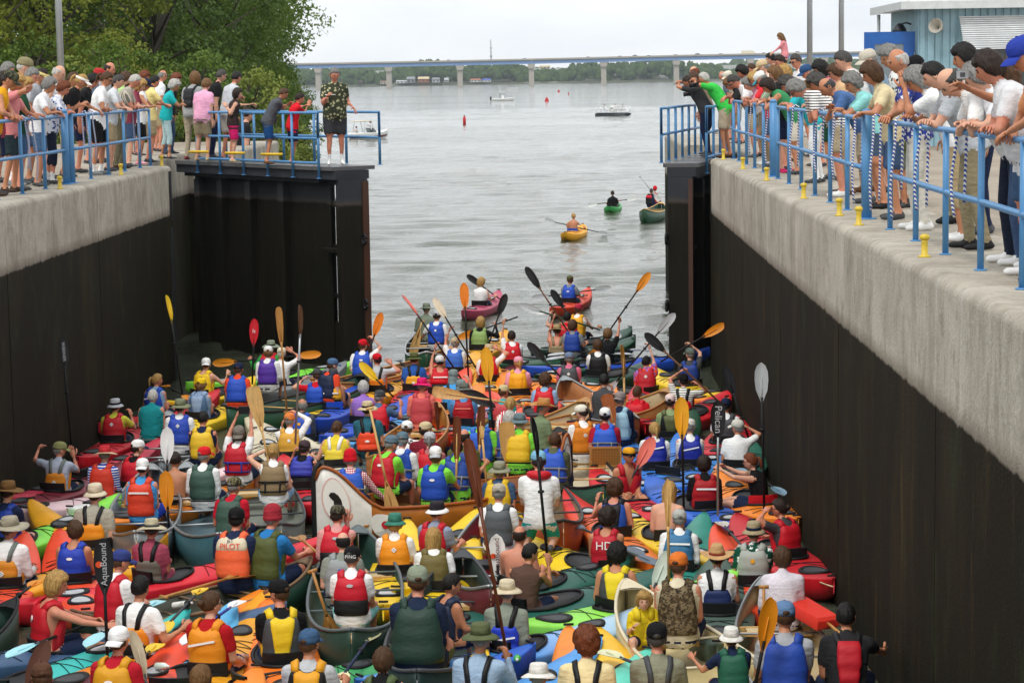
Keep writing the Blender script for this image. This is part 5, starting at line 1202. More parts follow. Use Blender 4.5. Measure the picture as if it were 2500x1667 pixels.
def place_kayaks():
    """the hulls lie side by side: turn each one a little until it slips between its neighbours"""
    rg = random.Random(4); h0 = [k[1] for k in KQ]; D = np.array([discs(k[0], k[1], k[3], k[6]) for k in KQ]); FX = np.concatenate(FIXED)
    def cost(i, d, h, sc):
        o = np.concatenate([D[:i].reshape(-1, 3), D[i + 1:].reshape(-1, 3)]); c = 0
        for E, wgt in ((o, 1.), (FX, .6)):
            dd = np.hypot(d[:, None, 0] - E[None, :, 0], d[:, None, 1] - E[None, :, 1]); c += wgt * (np.clip(d[:, None, 2] + E[None, :, 2] - dd, 0, 1) ** 2).sum()
        c += .15 * (np.clip(d[:, 0] + d[:, 2] - XR, 0, 9) ** 2).sum() * 40 + 6 * (np.clip(XL - d[:, 0] + d[:, 2], 0, 9) ** 2).sum()
        return c + (.0015 if KQ[i][0].y < 25 else .00035) * (h - h0[i]) ** 2 + 1.1 * (1 - sc) ** 2
    for sweep in range(7):
        for i, k in enumerate(KQ):
            if k[0].y > 46: continue
            best = (cost(i, D[i], k[1], k[6]), k[1], k[6], D[i])
            for _ in range(9):
                h = k[1] + rg.gauss(0, 14 / (1 + sweep * .35)); sc = min(1, max(.86, k[6] + rg.choice((-.07, 0, 0, .07)))); d = discs(k[0], h, k[3], sc); c = cost(i, d, h, sc)
                if c < best[0]: best = (c, h, sc, d)
            k[1], k[6] = best[1], best[2]; D[i] = best[3]
    for pos, h, col, typ, label, kw, sc in KQ: kayak_build(pos, h, col, typ, label, sc=sc, **kw)
def kayak_build(pos, h, col, typ='tour', label='', hatch=True, bungee=True, seat='black', dz=0., col2=None, sc=1.):
    mh, mc, mt, ms, hb, db, tg, zd = kayak_meshes(typ)
    e = empty('kayak', (pos.x, pos.y, dz), R(-h)); e.scale = (1, sc, 1); tag(e, label, 'kayak', 'kayaks crowded in the lock' if pos.y < 44 else 'kayaks on the river')
    m = mat('fade', col, col2) if col2 else mat('plastic', col); blk = mat('rubber', 'black')
    setmats(link('hull', mh, e), m); setmats(link('coaming', mc, e), blk if typ != 'sot' else m); setmats(link('cockpit_well', mt, e), mat('rubber', (.03, .03, .032)) if typ != 'sot' else m)
    if seat: setmats(link('seat_back', ms, e), mat('nylon', seat))
    for i, q in enumerate(hb):
        if hatch and not (typ in ('rec', 'sot') and i == 1): setmats(link('hatch_cover', q, e), blk, mat('rubber', 'dark_grey' if (int(pos.x * 10) % 3) else 'light_grey'))
    if bungee:
        for q in db: setmats(link('deck_line', q, e), blk)
    for q in tg: setmats(link('grab_handle', q, e), blk)
    return e
def K(sp, col, typ='tour', h=None, **kw):
    h = sp['face'] if h is None else h
    c = kw.get('col2'); return kayak_at(sp['pos'], h, col, typ, uniq(f"{CN(col)} kayak under paddler with {short(sp)}"), **kw)
def canoe(bow, stern, col, gun='wood', inner='tan', label='', L=None, W=.88, zc=.40, voy=False, kind='plastic', seats=True, ikind='plastic'):
    """bow and stern: pixels of the stem heads"""
    ze = zc + .17; A = on_z(*px(*bow), ze); B_ = on_z(*px(*stern), ze); d = (A - B_); d.z = 0
    if L: 
        if voy == 'b': B_ = A - d.normalized() * L
        else: A = B_ + d.normalized() * L
    d = A - B_; d.z = 0; Lc = d.length; c = (A + B_) / 2; h = math.atan2(d.x, d.y)
    e = empty('canoe', (c.x, c.y, 0), -h); tag(e, uniq(label), 'canoe', 'canoes crowded in the lock' if c.y < 44 else None)
    FIXED.append(np.array([(c.x + t * Lc / 2 * math.sin(h), c.y + t * Lc / 2 * math.cos(h), W / 2 * (1 - abs(t) ** 2.5) ** .78) for t in np.linspace(-.93, .93, 9)]))
    hl = Lc / 2; ts = np.concatenate([-1 + (1 - np.linspace(1, 0, 6)) ** 1.5 * .12, np.linspace(-.84, .84, 22), 1 - (1 - np.linspace(0, 1, 6)) ** 1.5 * .12])
    def wd(t): return W / 2 * max(0, 1 - abs(t) ** 2.5) ** .78 + .014
    def sh(t): return zc - .04 + .21 * abs(t) ** 4
    def kl(t): return -.07 + .30 * max(0, (abs(t) - .86) / .14) ** 2
    def ring(t):
        w_, zs, zk = wd(t), sh(t), kl(t); w2 = max(w_ - .018, .004); zi = max(.035, zk + .03)
        ho = [(0, zk), (.55 * w_, zk + .008), (.86 * w_, zk + .07), (.98 * w_, zk + (zs - zk) * .5), (w_, zs)]; hi = [(w2, zs), (.97 * w2, zi + (zs - zi) * .5), (.84 * w2, zi + .05), (.5 * w2, zi + .004), (0, zi)]
        hf = ho + hi; y = t * hl
        return [(x, y, z) for x, z in hf] + [(-x, y, z) for x, z in hf[-2:0:-1]]
    b = MB(); rs = np.array([ring(t) for t in ts]); n = rs.shape[1]; b.rings(rs)
    b.m = [(0 if (j < 4 or j >= 14) else 1) for i in range(len(ts) - 1) for j in range(n)] + [0, 0]
    b.f = [q[::-1] for q in b.f]
    b.obj('hull', [mat(kind, col), mat(ikind, inner)], e, True)
    mg = mat('wood', gun) if gun in ('wood', 'dark_wood', 'pale_wood') else (mat('metal', gun) if gun == 'silver' else mat('rubber', gun))
    for s in (-1, 1):
        b = MB(); b.tube([(s * (wd(t) - .008), t * hl, sh(t) + .006) for t in ts], .019, 7); b.obj('gunwale', mg, e)
        q = MB(); tt = np.linspace(.92, .985, 5) * s
        q.grid([[(-wd(t) * .98, t * hl, sh(t) + .012), (0, t * hl, sh(t) + .028), (wd(t) * .98, t * hl, sh(t) + .012)] for t in tt], 0, s < 0); q.grid([[(-wd(t) * .98, t * hl, sh(t) + .004), (0, t * hl, sh(t) + .01), (wd(t) * .98, t * hl, sh(t) + .004)] for t in tt], 0, s > 0); q.obj('end_deck', mg, e)
    for t in (-.30, .05, .40):
        b = MB(); z = sh(t) - .015; b.tube([(-wd(t) * .97, t * hl, z), (wd(t) * .97, t * hl, z)], .02, 8, sq=.6); b.obj('thwart', mg if gun != 'black' else mat('wood', 'pale_wood'), e)
    if seats:
        for t in (-.62, .50):
            b = MB(); w_ = wd(t) * .9; z = .25
            for y in (-.11, .11): b.box((-w_, t * hl + y - .02, z - .02), (w_, t * hl + y + .02, z + .02))
            b.obj('seat_frame', mat('wood', 'pale_wood'), e, 'auto'); b = MB(); b.box((-w_ * .8, t * hl - .1, z + .001), (w_ * .8, t * hl + .1, z + .012)); b.obj('seat', mat('cloth', 'tan'), e, 'auto')
    return e
def voyageur(bow, stern, label):
    A, B_ = on_z(*px(*bow), 0), on_z(*px(*stern), 0); d = A - B_; Lc = d.length; hl = Lc / 2; c = (A + B_) / 2; h = math.atan2(d.x, d.y)
    FIXED.append(np.array([(c.x + t * Lc / 2 * math.sin(h), c.y + t * Lc / 2 * math.cos(h), .6 * (1 - abs(t) ** 2.2) ** .9) for t in np.linspace(-.95, .95, 9)]))
    e = empty('voyageur_canoe', (c.x, c.y, 0), -h); tag(e, label, 'canoe')
    ts = np.concatenate([np.linspace(-1, -.8, 12), np.linspace(-.76, .76, 25), np.linspace(.8, 1, 12)])
    def wd(t): return .60 * max(0, 1 - abs(t) ** (2.2 if t < 0 else 1.7)) ** (.9 if t < 0 else 1.15) + .03
    def sh(t): a = abs(t); return .44 + .08 * a ** 2 + (.50 if t < 0 else .52) * smooth01(a, .62 if t < 0 else .8, .96) - .16 * max(0, (a - .965) / .035) ** 2
    def kl(t): return -.08 + .05 * max(0, (abs(t) - .9) / .1) ** 2
    def ring(t):
        w_, zs, zk = wd(t), sh(t), kl(t); w2 = max(w_ - .02, .006); zi = max(.04, zk + .04)
        ho = [(0, zk), (.55 * w_, zk + .02), (.86 * w_, zk + .12), (1.0 * w_, zk + (zs - zk) * .5), (.99 * w_, zk + (zs - zk) * .8), (.97 * w_, zs)]; hi = [(w2 * .96, zs), (w2, zi + (zs - zi) * .5), (.84 * w2, zi + .06), (.5 * w2, zi + .004), (0, zi)]
        hf = ho + hi; return [(x, t * hl, z) for x, z in hf] + [(-x, t * hl, z) for x, z in hf[-2:0:-1]]
    b = MB(); rs = np.array([ring(t) for t in ts]); n = rs.shape[1]; b.rings(rs); mi = []
    for i in range(len(ts) - 1):
        tm = abs(ts[i] + ts[i + 1]) / 2
        for j in range(n): mi.append((2 if tm > .70 else 0) if (j < 5 or j >= 15) else 1)
    b.m = mi + [2, 2]; b.f = [q[::-1] for q in b.f]
    wd_m, in_m = mat('wood', 'b06a24'), mat('wood', '8a5024'); white = mat('paint', 'eceae2')
    b.obj('hull', [wd_m, in_m, white], e)
    for s in (-1, 1):
        b = MB(); b.tube([(s * (wd(t) * .97), t * hl, sh(t) + .008) for t in ts], .022, 7); b.obj('gunwale', mat('wood', 'a0541c'), e)
    for s in (-1, 1):     # dark stem band
        b = MB(); zt = np.linspace(-.05, sh(1.), 9); b.tube([(0, s * (hl + .012), z) for z in zt] + [(0, s * hl * .985, sh(.985) + .03), (0, s * hl * .955, sh(.955) + .03)], .036, 8); b.obj('stem_band', mat('rubber', 'black'), e)
    for k, t in enumerate((-.7, -.45, -.2, .05, .3, .55)):
        b = MB(); b.box((-wd(t) * .97, t * hl - .09, .26), (wd(t) * .97, t * hl + .09, .285)); b.obj('thwart_seat', mat('wood', 'wood'), e, 'auto')
    def side_pt(t, v, s):           # point on the outer skin
        w_, zs, zk = wd(t), sh(t), kl(t); z = zk + (zs - zk) * v; return np.array([s * (w_ * (np.interp(v, [0, .12, .3, .5, .8, 1], [.3, .7, .9, 1, .99, .97])) + .006), t * hl, z])
    def patch(name, ct, cv, shape, m, s, par, lift=0.):
        P_ = [side_pt(ct + x / hl, cv + y / 1.0, s) + np.array([s * lift, 0, 0]) for x, y in shape]; q = MB(); q.add(P_, [tuple(range(len(P_))) if s > 0 else tuple(range(len(P_) - 1, -1, -1))]); return q.obj(name, m, par, False)
    ell = lambda rx, ry, n=24: [(rx * math.cos(a), ry * math.sin(a)) for a in np.linspace(0, 2 * math.pi, n, endpoint=False)]
    em = empty('emblem'); em.parent = e; 
    return e, patch, ell, em, side_pt
# ---- paddles
PROF = dict(kayak=((0, .016), (.10, .035), (.30, .078), (.55, .094), (.78, .088), (.93, .058), (1, .012)), canoe=((0, .018), (.12, .032), (.35, .075), (.65, .098), (.9, .098), (.97, .085), (1, .06)), long=((0, .018), (.2, .042), (.5, .062), (.85, .066), (.96, .052), (1, .02)))
def blade_mesh(b, p, d, nrm, ln, prof, wmul=1., cup=.02):
    d, nrm = unit(d), unit(nrm - unit(d) * np.dot(nrm, unit(d))); s = np.cross(d, nrm); F_, B_ = [], []
    for t, w_ in PROF[prof]:
        row = [p + d * ln * t + s * w_ * wmul * (.84 if prof != 'canoe' else .95) * u + nrm * (cup * (u * u - .5) * min(1, w_ / .06) - .03 * t * t) for u in (-1, -.55, 0, .55, 1)]
        th = [.002, .004, .009, .004, .002]; F_.append([r + nrm * k for r, k in zip(row, th)]); B_.append([r - nrm * k for r, k in zip(row, th)])
    F_, B_ = np.array(F_), np.array(B_); b.grid(F_, 0, True); b.grid(B_, 0)
    for k, fl in ((0, False), (-1, True)): b.grid(np.stack([F_[:, k], B_[:, k]], 1), 0, fl); 
    b.grid(np.stack([F_[-1], B_[-1]]), 0, True); b.grid(np.stack([F_[0], B_[0]]), 0)
def PD(sp, blade, shaft, tip, other, kind='kayak', dy=.12, tw=0., ends=2, ln=None, label=None, dy2=None, txt=None, bl=None, wm=1., blade2=None, verb='held by', flat=None, grip=False, zb=None):
    Y = (sp['pos'].y if not isinstance(sp, (int, float)) else sp); A = on_y(*px(*tip), Y + dy); Bp = on_y(*px(*other), Y + (dy if dy2 is None else dy2))
    if zb: Bp = on_z(*px(*other), zb); A = on_y(*px(*tip), Bp.y)
    if flat: A, Bp = on_z(*px(*tip), flat), on_z(*px(*other), flat)
    A, Bp = np.array(A), np.array(Bp); d = unit(A - Bp); tot = np.linalg.norm(A - Bp)
    if ln and grip: A = Bp + d * ln; tot = ln
    elif ln: Bp = A - d * ln; tot = ln
    if (zb or tot < 1.5) and kind == 'kayak': ends = 1
    if Bp[2] < .12 and d[2] > .05 and not flat:
        k = (.12 - Bp[2]) / d[2]; Bp = Bp + d * k; tot -= k; ends = 1 if k > .25 else ends
    e = empty('paddle', Bp); nm = CN(blade)
    who = f"{verb} paddler with {short(sp)}" if not isinstance(sp, (int, float)) else ''
    tag(e, uniq(label or f"{'double' if kind == 'kayak' else 'single'} paddle with {nm} blade {who}"), 'paddle', 'paddles in the crowd')
    view = unit(np.array(CAM) - A); nrm = view - d * view.dot(d); nrm = np.array([0, -.15, 1.]) if flat else nrm; nrm = unit(nrm - d * nrm.dot(d)); sd = np.cross(d, nrm); nrm = nrm * math.cos(R(tw)) + sd * math.sin(R(tw))
    prof = 'kayak' if kind == 'kayak' else ('long' if kind == 'long' else 'canoe'); bl = bl or (.47 if kind == 'kayak' else .56)
    ms = mat('wood', shaft) if 'wood' in shaft else (mat('metal', shaft) if shaft == 'silver' else mat('rubber', shaft))
    mbk = lambda c_: mat('wood', c_) if 'wood' in c_ else (mat('clearblade', c_) if c_ in ('clear',) else mat('plastic', c_))
    O = np.zeros(3); E_ = A - Bp
    b = MB(); st = O + d * (bl * .9 if ends == 2 and kind == 'kayak' else 0); b.tube([st, (st + E_) / 2, E_ - d * bl * .88], .0155, 8); b.obj('shaft', ms, e)
    b = MB(); blade_mesh(b, E_ - d * bl, d, nrm, bl, prof, wm); bo = b.obj('blade', mbk(blade), e)
    b = MB(); b.tube([E_ - d * bl * 1.02, E_ - d * bl * .35], [.016, .004], 6); b.obj('blade_spine', mbk(blade) if 'wood' not in shaft else ms, e)
    if kind == 'kayak' and ends == 2: b = MB(); blade_mesh(b, d * bl, -d, nrm, bl, prof, wm); b.obj('blade', mbk(blade2 or blade), e)
    if kind == 'kayak':
        b = MB(); mid = E_ - d * (bl + .34)
        if tot > bl * 2 + .4: b.tube([mid - d * .012, mid + d * .012], .034, 10); b.obj('drip_ring', mat('rubber', 'black'), e)
    else: b = MB(); b.tube([O - sd * .05, O + sd * .05], .018, 8); b.obj('grip', ms, e)
    if txt:
        t_, col, size, rot = txt; cu = bpy.data.curves.new('lettering', 'FONT'); cu.body = t_; cu.size = size; cu.align_x = 'CENTER'; cu.align_y = 'CENTER'; cu.extrude = .0006; q = text_obj(cu, col, bo)
        z_ = Vector(nrm); y_ = Vector(d); x_ = y_.cross(z_); C = E_ - d * bl * .45 + nrm * .012
        q.matrix_local = Matrix(((x_.x, y_.x, z_.x, C[0]), (x_.y, y_.y, z_.y, C[1]), (x_.z, y_.z, z_.z, C[2]), (0, 0, 0, 1))) @ Matrix.Rotation(R(rot), 4, 'Z')
        if t_ == 'AquaBound':
            K_ = [C - np.array(x_) * .045 + .03 * (math.cos(u) * np.array(x_) + math.sin(u) * np.array(y_)) for u in np.linspace(0, 2 * math.pi, 14, endpoint=False)]; b = MB(); b.add(K_, [tuple(range(14))]); b.obj('logo_dot', mat('flat', 'e0542a'), bo, False)
    return e
# ============================================================ PADDLERS, BOATS, PADDLES
C_, KN = 'canoe', 'kneel'
# ---- out on the river
a = P('B7', 245, 432, 10, shirt=None, sleeve='none', hair='blond', skin='tan', R=('B7', 372, 560, .2), L=('B7', 165, 535, .2), pants='navy'); K(a, 'gold', 'sot', 12, seat='blue', hatch=False)
PD(a, 'clear', 'black', ('N', 1484, 572), ('N', 1330, 537), dy=.35, bl=.4)
a = P('B7', 713, 158, 5, shirt='black', sleeve='long', hair='dark_brown', R=('B7', 800, 250, .2), L=('B7', 640, 275, .2)); K(a, 'green', 'rec', 6, hatch=False)
PD(a, 'white', 'black', ('B7', 1000, 215), ('B7', 412, 305), dy=.35)
a = P('B7', 1178, 132, 40, C_, vest=('yoke', 'black', 'red'), shirt='navy', sleeve='long', hair='dark_grey'); b2 = P('B7', 1222, 108, 40, C_, shirt='red', sleeve='long', hat=('toque', 'red'))
canoe(('B7', 1330, 250), ('B7', 1095, 345), 'dark_green', 'pale_wood', 'forest', 'dark green canoe slipping out of view behind the right gate', L=4.6)
PD(a, 'white', 'silver', ('B7', 1275, 250), ('B7', 1195, 150), 'canoe', ln=1.3, dy=.2)
a = P('B7', 205, 1197, 12, vest=('full', 'blue', 'black'), badge='oval', shirt='grey', hat=('cap', 'olive'), R=('B7', 385, 1375), look=-30); K(a, 'red_orange', 'tour', 13)
PD(a, 'clear', 'black', ('B7', 700, 1285), ('N', 1298, 728), dy=.4)
a = P('A3', 1340, 205, 15, shirt='white', sleeve='none', hair='blond', hair_style='bob', look=35, skin='fair', R=('A3', 1480, 345), L=('A3', 1300, 290)); K(a, 'c04a68', 'tour', 10)
PD(a, 'black', 'black', ('A3', 1195, 130), ('A3', 1560, 395), dy=.3, blade2='rust')
# ---- dark green canoe at the gate mouth
a = P('A3', 790, 470, 8, C_, hat=('boonie', 'sage'), shirt='sage', sleeve='long', hair='grey', t='at the canoe bow'); a2 = P('A3', 893, 545, 4, C_, hat=('cap', 'light_grey'), vest=('full', 'blue', 'black'), badge='round', shirt='white', L=('A3', 690, 840, .15), hair='dark_brown', pants='khaki')
canoe(('A3', 800, 520), ('A3', 790, 905), 'dark_green', 'light_grey', 'black', 'dark green canoe with pale gunwale just past the left gate', L=4.7)
PD(a2, 'pale_wood', 'pale_wood', ('A3', 650, 925), ('A3', 745, 590), 'canoe', dy=.1, label='wooden paddle dipped beside the dark green canoe at the gate mouth')
# ---- left cluster below the left gate
a = P('A1', 1585, 612, 20, vest=('full', 'blue', 'dark_grey'), badge=('bar', 'white'), shirt='light_blue', sleeve='none', hair='blond', hair_style='pony', look=40); K(a, 'red', 'tour', 15)
PD(a, 'amber', 'black', ('A1', 1640, 650), ('A1', 1900, 790), flat=.45, ln=2.0, label='amber bladed paddle lying across the blond ponytail paddler')
a2 = P('A2', 425, 700, 12, vest=('full', 'yellow', 'dark_grey'), shirt=None, sleeve='none', hat=('cap_back', 'white'), R=('A2', 640, 800)); K(a2, 'yellow', 'rec', 25)
PD(a2, 'yellow', 'black', ('A2', 40, 0), ('A2', 185, 1000), zb=.6, tw=62, label='tall black paddle with yellow blade against the left wall')
a = P('A2', 375, 905, 8, shirt='8ea5c4', sleeve='none', hat=('cap', 'yellow'), hair='light_brown', hair_style='curly', vest=('sleek', '8ea5c4', 'slate')); K(a, 'yellow', 'tour', 14)
a = P('A2', 755, 752, 5, C_, vest=('full', 'blue', 'black'), shirt='red_orange', hat=('cap', 'navy', 'white'), t='in green canoe'); a2 = P('A2', 1050, 580, 0, C_, hat=('cap', 'white'), vest=('full', 'purple', 'white'), shirt='white', sleeve='long', hair='light_brown', hair_style='medium')
canoe(('A2', 1320, 960), ('A2', 640, 1130), 'dark_green', 'black', 'forest', 'green canoe with folding seats behind the purple vest paddler', L=4.4)
PD(a2, 'red', 'black', ('A2', 912, 240), ('A2', 890, 900), zb=.6, label='upright black paddle with red blade before the dark left gate', txt=('ls', 'white', .09, 0))
a = P('A2', 1080, 525, 10, hat=('wide', 'sage'), band='black', vest=('full', 'red', 'black'), shirt='green', sleeve='long', L=('A2', 870, 660), hair='grey'); K(a, 'lime', 'tour', 48)
PD(a, 'amber', 'black', ('A2', 488, 690), ('A2', 1582, 592), dy=.1)
a = P('A2', 1185, 592, 5, hat=('cap', 'cream'), shirt='white', R=('A2', 1290, 570, .05, 'open'), hair='white'); K(a, 'grey', 'tour', 30)
PD(a, 'wood', 'wood', ('A2', 1155, 122), ('A2', 1240, 1180), 'long', zb=.6, bl=.62, label='tall narrow wooden paddle standing before the left gate')
PD(a, 'brown', 'silver', ('A2', 1385, 100), ('A2', 1325, 1500), zb=.6, tw=65, label='tall silver shafted paddle with brown edge-on blade')
a = P('A2', 1545, 812, 5, vest=('full', 'blue', 'black'), shirt='red', hat=('cap', 'dark_grey'), L=('A2', 1400, 850)); K(a, 'yellow', 'tour', 20)
a2 = P('A2', 1700, 708, 30, C_, vest=('full', 'navy', 'black'), shirt='red_orange', hat=('cap', 'slate'), look=30)
a3 = P('A3', 150, 842, 5, C_, vest=('full', 'blue', 'navy'), badge='oval', shirt='white', hat=('cap', 'red'), R=('A3', 255, 775), look=25)
canoe(('N', 1010, 868), ('N', 760, 925), 'b5713c', 'wood', 'brown', 'varnished wooden canoe under the red cap paddler at the gate', L=4.9, kind='wood', ikind='wood')
PD(a3, 'orange', 'black', ('A3', 335, 508), ('A3', 215, 890), dy=.05, ln=1.9)
a = P('A2', 1705, 808, 3, vest=('high', 'gold', 'black'), badge=('line', 'white'), shirt=None, sleeve='none', hat=('cap', 'dark_grey')); K(a, 'blue', 'tour', 12, seat='blue')
a = P('A3', 155, 1268, 0, shirt='lavender', sleeve='none', hair='white', hair_style='medium'); K(a, 'blue', 'tour', 20)
a = P('A3', 320, 1362, 10, hat=('cap', 'dark_grey'), vest=('full', 'red', 'black'), shirt='slate', hair='grey', R=('A3', 530, 1440), look=30, t='by blue kayak'); K(a, 'sky_blue', 'tour', 35)
a = P('A3', 292, 985, 3, hat=('cap', 'red', 'black'), vest=('low', 'orange', 'black'), shirt='light_grey', R=('A3', 432, 1020, .0, 'open'), hair='black', look=-40); K(a, 'gold', 'tour', 15)
PD(a, 'yellow', 'black', ('A3', 115, 1010), ('A3', 520, 1420), dy=-.45, label='yellow bladed paddle slanting across the grey shirt and red cap')
a = P('A3', 665, 978, 0, hat=('boonie', 'olive'), vest=('low', 'gold', 'black'), badge='round', shirt='2a5aa8', sleeve='short'); K(a, 'red', 'sea', 28)
PD(a, 'black', 'black', ('A3', 500, 975), ('A3', 620, 1110), flat=.4, ln=1.6, label='black paddle lying on the red kayak deck')
a = P('A3', 925, 1005, 0, hat=('cap_back', 'white', 'grey'), vest=('high', 'red', 'dark_grey'), badge=('line', 'white'), shirt=None, sleeve='none', L=('A3', 885, 820), hair='dark_brown'); K(a, 'red_orange', 'tour', 5)
PD(a, 'salmon', 'black', ('A3', 558, 325), ('A3', 1045, 1035), dy=-.05, tw=75, ln=2.25)
a = P('A3', 1080, 820, 5, hat=('cap', 'tan'), vest=('full', '3468c4', 'navy'), shirt='white', L=('A3', 1020, 690), hair='grey'); K(a, 'gold', 'tour', 15)
PD(a, 'cream', 'black', ('A3', 862, 360), ('A3', 1185, 895), dy=.0, tw=20, ln=2.2)
a = P('A3', 1060, 1150, 0, hat=('flap', '7d8c8a'), vest=('low', 'sky_blue', 'black'), shirt='sky_blue', sleeve='none', R=('A3', 1215, 1195, .1)); K(a, 'orange', 'tour', 5)
PD(a, 'orange', 'black', ('A3', 1165, 208), ('A3', 1212, 1180), zb=.6)
a = P('A3', 1335, 610, 8, vest=('full', '8aa860', 'dark_grey'), shirt='black', sleeve='long', hair='blond', hair_style='bob', R=('A3', 1490, 650)); K(a, 'gold', 'tour', 12)
PD(a, 'amber', 'black', ('A3', 1105, 765), ('A3', 1710, 550), dy=.2)
a = P('A3', 1650, 748, 0, vest=('full', 'red', 'black'), badge='dia', shirt='white', L=('A3', 1565, 620), hair='dark_brown'); K(a, 'maroon', 'tour', 10)
PD(a, 'black', 'black', ('A3', 1590, 320), ('A3', 1480, 640), dy=.35, ln=2.1, label='black bladed paddle raised over the blond green vest paddler')
a = P('A3', 1415, 890, 0, hat=('bucket', 'tan'), vest=('full', 'red', 'black'), shirt='white', R=('A3', 1500, 870, .0, 'open'), t='behind yellow blade'); K(a, 'gold', 'tour', 0)
a = P('A3', 1715, 1018, 3, hat=('cap', 'pink'), vest=('sleek', 'gold', 'gold'), shirt='pink', hair='blond', hair_style='pony'); K(a, 'orange', 'tour', -10)
a = P('A3', 1985, 1195, 8, vest=('full', 'red', 'black'), shirt='light_blue', hair='brown', hair_style='curly', t='beside pink cap'); K(a, 'red_orange', 'tour', -20)
# ---- tall figure in red, wooden canoe
a = P('A3', 745, 1240, 5, KN, hat=('boonie', 'hot_pink'), vest=('tall', 'c2474c', 'maroon'), shirt='salmon', sleeve='long', hair='grey')
a2 = P('A7', 1005, 198, 0, C_, hat=('cap', 'white'), shirt=('floral', 'white', 'dark_grey'), sleeve='short', hair='brown', t='in wooden canoe'); a3 = P('A7', 1190, 208, 8, C_, hat=('cap', 'tan'), shirt='maroon', look=40, hair='dark_brown', t='in wooden canoe')
a4 = P('A7', 1235, 312, 0, C_, hat=('cap', 'light_grey'), shirt='b06a6a', vest=('full', 'red', 'white'), hair='grey', hair_style='pony')
canoe(('B8', 1180, 690), ('B8', 560, 1230), 'a8622a', 'wood', 'wood', 'cedar canoe beneath the tall red quilted vest', L=5.0, kind='wood', ikind='wood')
PD(a, 'dark_wood', 'dark_wood', ('B8', 1255, 620), ('B8', 1275, 1120), 'canoe', dy=-.2, bl=.5, ln=1.4, tw=70, label='dark wooden paddle beside the tall red quilted vest')
PD(a, 'pale_wood', 'pale_wood', ('B8', 1200, 495), ('B8', 1600, 555), 'canoe', dy=.3, ln=1.45, bl=.6, label='wooden paddle with white tip lying level behind the black blade')
a = P('B8', 460, 700, 0, C_, hat=('boonie', 'tan'), band='black', vest=('low', 'red_orange', 'black'), badge='oval', shirt='2c6272', hair='dark_brown')
a = P('B8', 1570, 482, 5, hat=('boonie', '6b7068'), vest=('full', 'b01a26', 'black'), badge=('line', 'salmon'), shirt='5d9ad0', sleeve='long', hair='grey'); K(a, 'sky_blue', 'tour', 5)
PD(a, 'black', 'black', ('B8', 1600, 500), ('B8', 1860, 640), dy=-.35, ln=1.0, bl=.52, wm=1.2, label='broad black blade level beside the light blue sleeves')
a = P('B8', 1530, 440, 0, hat=('flap', '7d8c8a'), shirt='sky_blue', vest=('full', 'b01a26', 'black'), t='half hidden'); K(a, 'red_orange', 'tour', 8)
a = P('B8', 2020, 505, 10, hat=('cap', 'c9ba8c'), shirt='2fa9a6', sleeve='long', vest=('full', 'c2474c', 'red'), look=30); K(a, 'red_orange', 'tour', 30)
a = P('B8', 2100, 645, 5, C_, vest=('full', ('vstripe', 'red', 'white'), 'white'), shirt='white', sleeve='none', hair='blond', hair_style='pony', t='by straw hat')
a2 = P('A8', 730, 392, 50, C_, hat=('cowboy', 'c08a50'), shirt='7b8c6a', sleeve='short', look=25, hair='grey', t='before white canoe prow')
canoe(('A8', 880, 430), ('A8', 260, 560), 'b88a4c', 'wood', 'tan', 'tan canoe holding the straw cowboy hat', L=4.6)
# ---- centre right, boys with raised paddles
a = P('A4', 430, 655, 0, hat=('wide', 'b09a72'), shirt=None, sleeve='none', vest=('low', '8f7d5c', '8f7d5c'), L=('A4', 405, 500), R=('A4', 500, 605), skin='ruddy'); K(a, 'dark_green', 'tour', 20)
PD(a, 'black', 'brown', ('A4', 130, 45), ('A4', 495, 600), dy=.1, bl=.55, ln=2.2)
a = P('A4', 580, 612, 5, s=.8, vest=('full', '1c3f96', 'black'), shirt='grey', hair='brown', hair_style='medium', hz=1.0, R=('A4', 715, 775)); K(a, 'dark_green', 'tour', 30)
a = P('A4', 530, 530, 10, vest=('full', 'red', 'black'), shirt='red', hair='black', L=('A4', 360, 510), hz=.95); K(a, 'forest', 'tour', 40)
PD(a, 'clear', 'forest', ('A4', 78, 410), ('A4', 495, 540), dy=.1, ln=2.1)
a = P('A4', 640, 452, 20, hat=('cap', 'b32a44'), vest=('full', 'gold', 'black'), shirt='white', sleeve='none', R=('A4', 830, 620), hz=.95); K(a, 'forest', 'fat', 35)
PD(a, 'white', 'teal', ('A4', 1050, 710), ('A4', 640, 585), dy=.2, ln=2.1); PD(a, 'black', 'black', ('A4', 375, 265), ('A4', 520, 480), dy=.5, ln=1.9, label='black bladed paddle raised behind the wide tan hat')
a = P('A4', 915, 692, 12, shirt='black', R=('A4', 1040, 510), hair='light_brown', hair_style='medium', t='with raised arm'); K(a, 'blue', 'tour', 62, seat='olive')
PD(a, 'amber', 'black', ('A4', 1320, 100), ('A4', 950, 630), dy=.15, ln=2.2)
a = P('A4', 820, 802, 0, vest=('full', 'black', 'black'), shirt='white', hair='brown', hair_style='medium'); K(a, 'forest', 'rec', 45, hatch=False)
PD(a, 'light_grey', 'black', ('A4', 1320, 830), ('A4', 840, 855), flat=.42, ln=2.1)
a = P('A4', 545, 925, 0, hat=('cap', '6c7f9c'), vest=('full', 'dark_grey', 'orange'), badge='dia', shirt='d9708e', hair='grey'); K(a, 'orange', 'tour', -30)
PD(a, 'black', 'black', ('A4', 150, 770), ('A4', 660, 1300), dy=-.1, label='black paddle slanting before the pink shirted paddler'); PD(a, 'light_grey', 'black', ('A4', 330, 920), ('A4', 640, 900), flat=.42, ln=1.8, label='pale grey blade lying behind the blue grey cap')
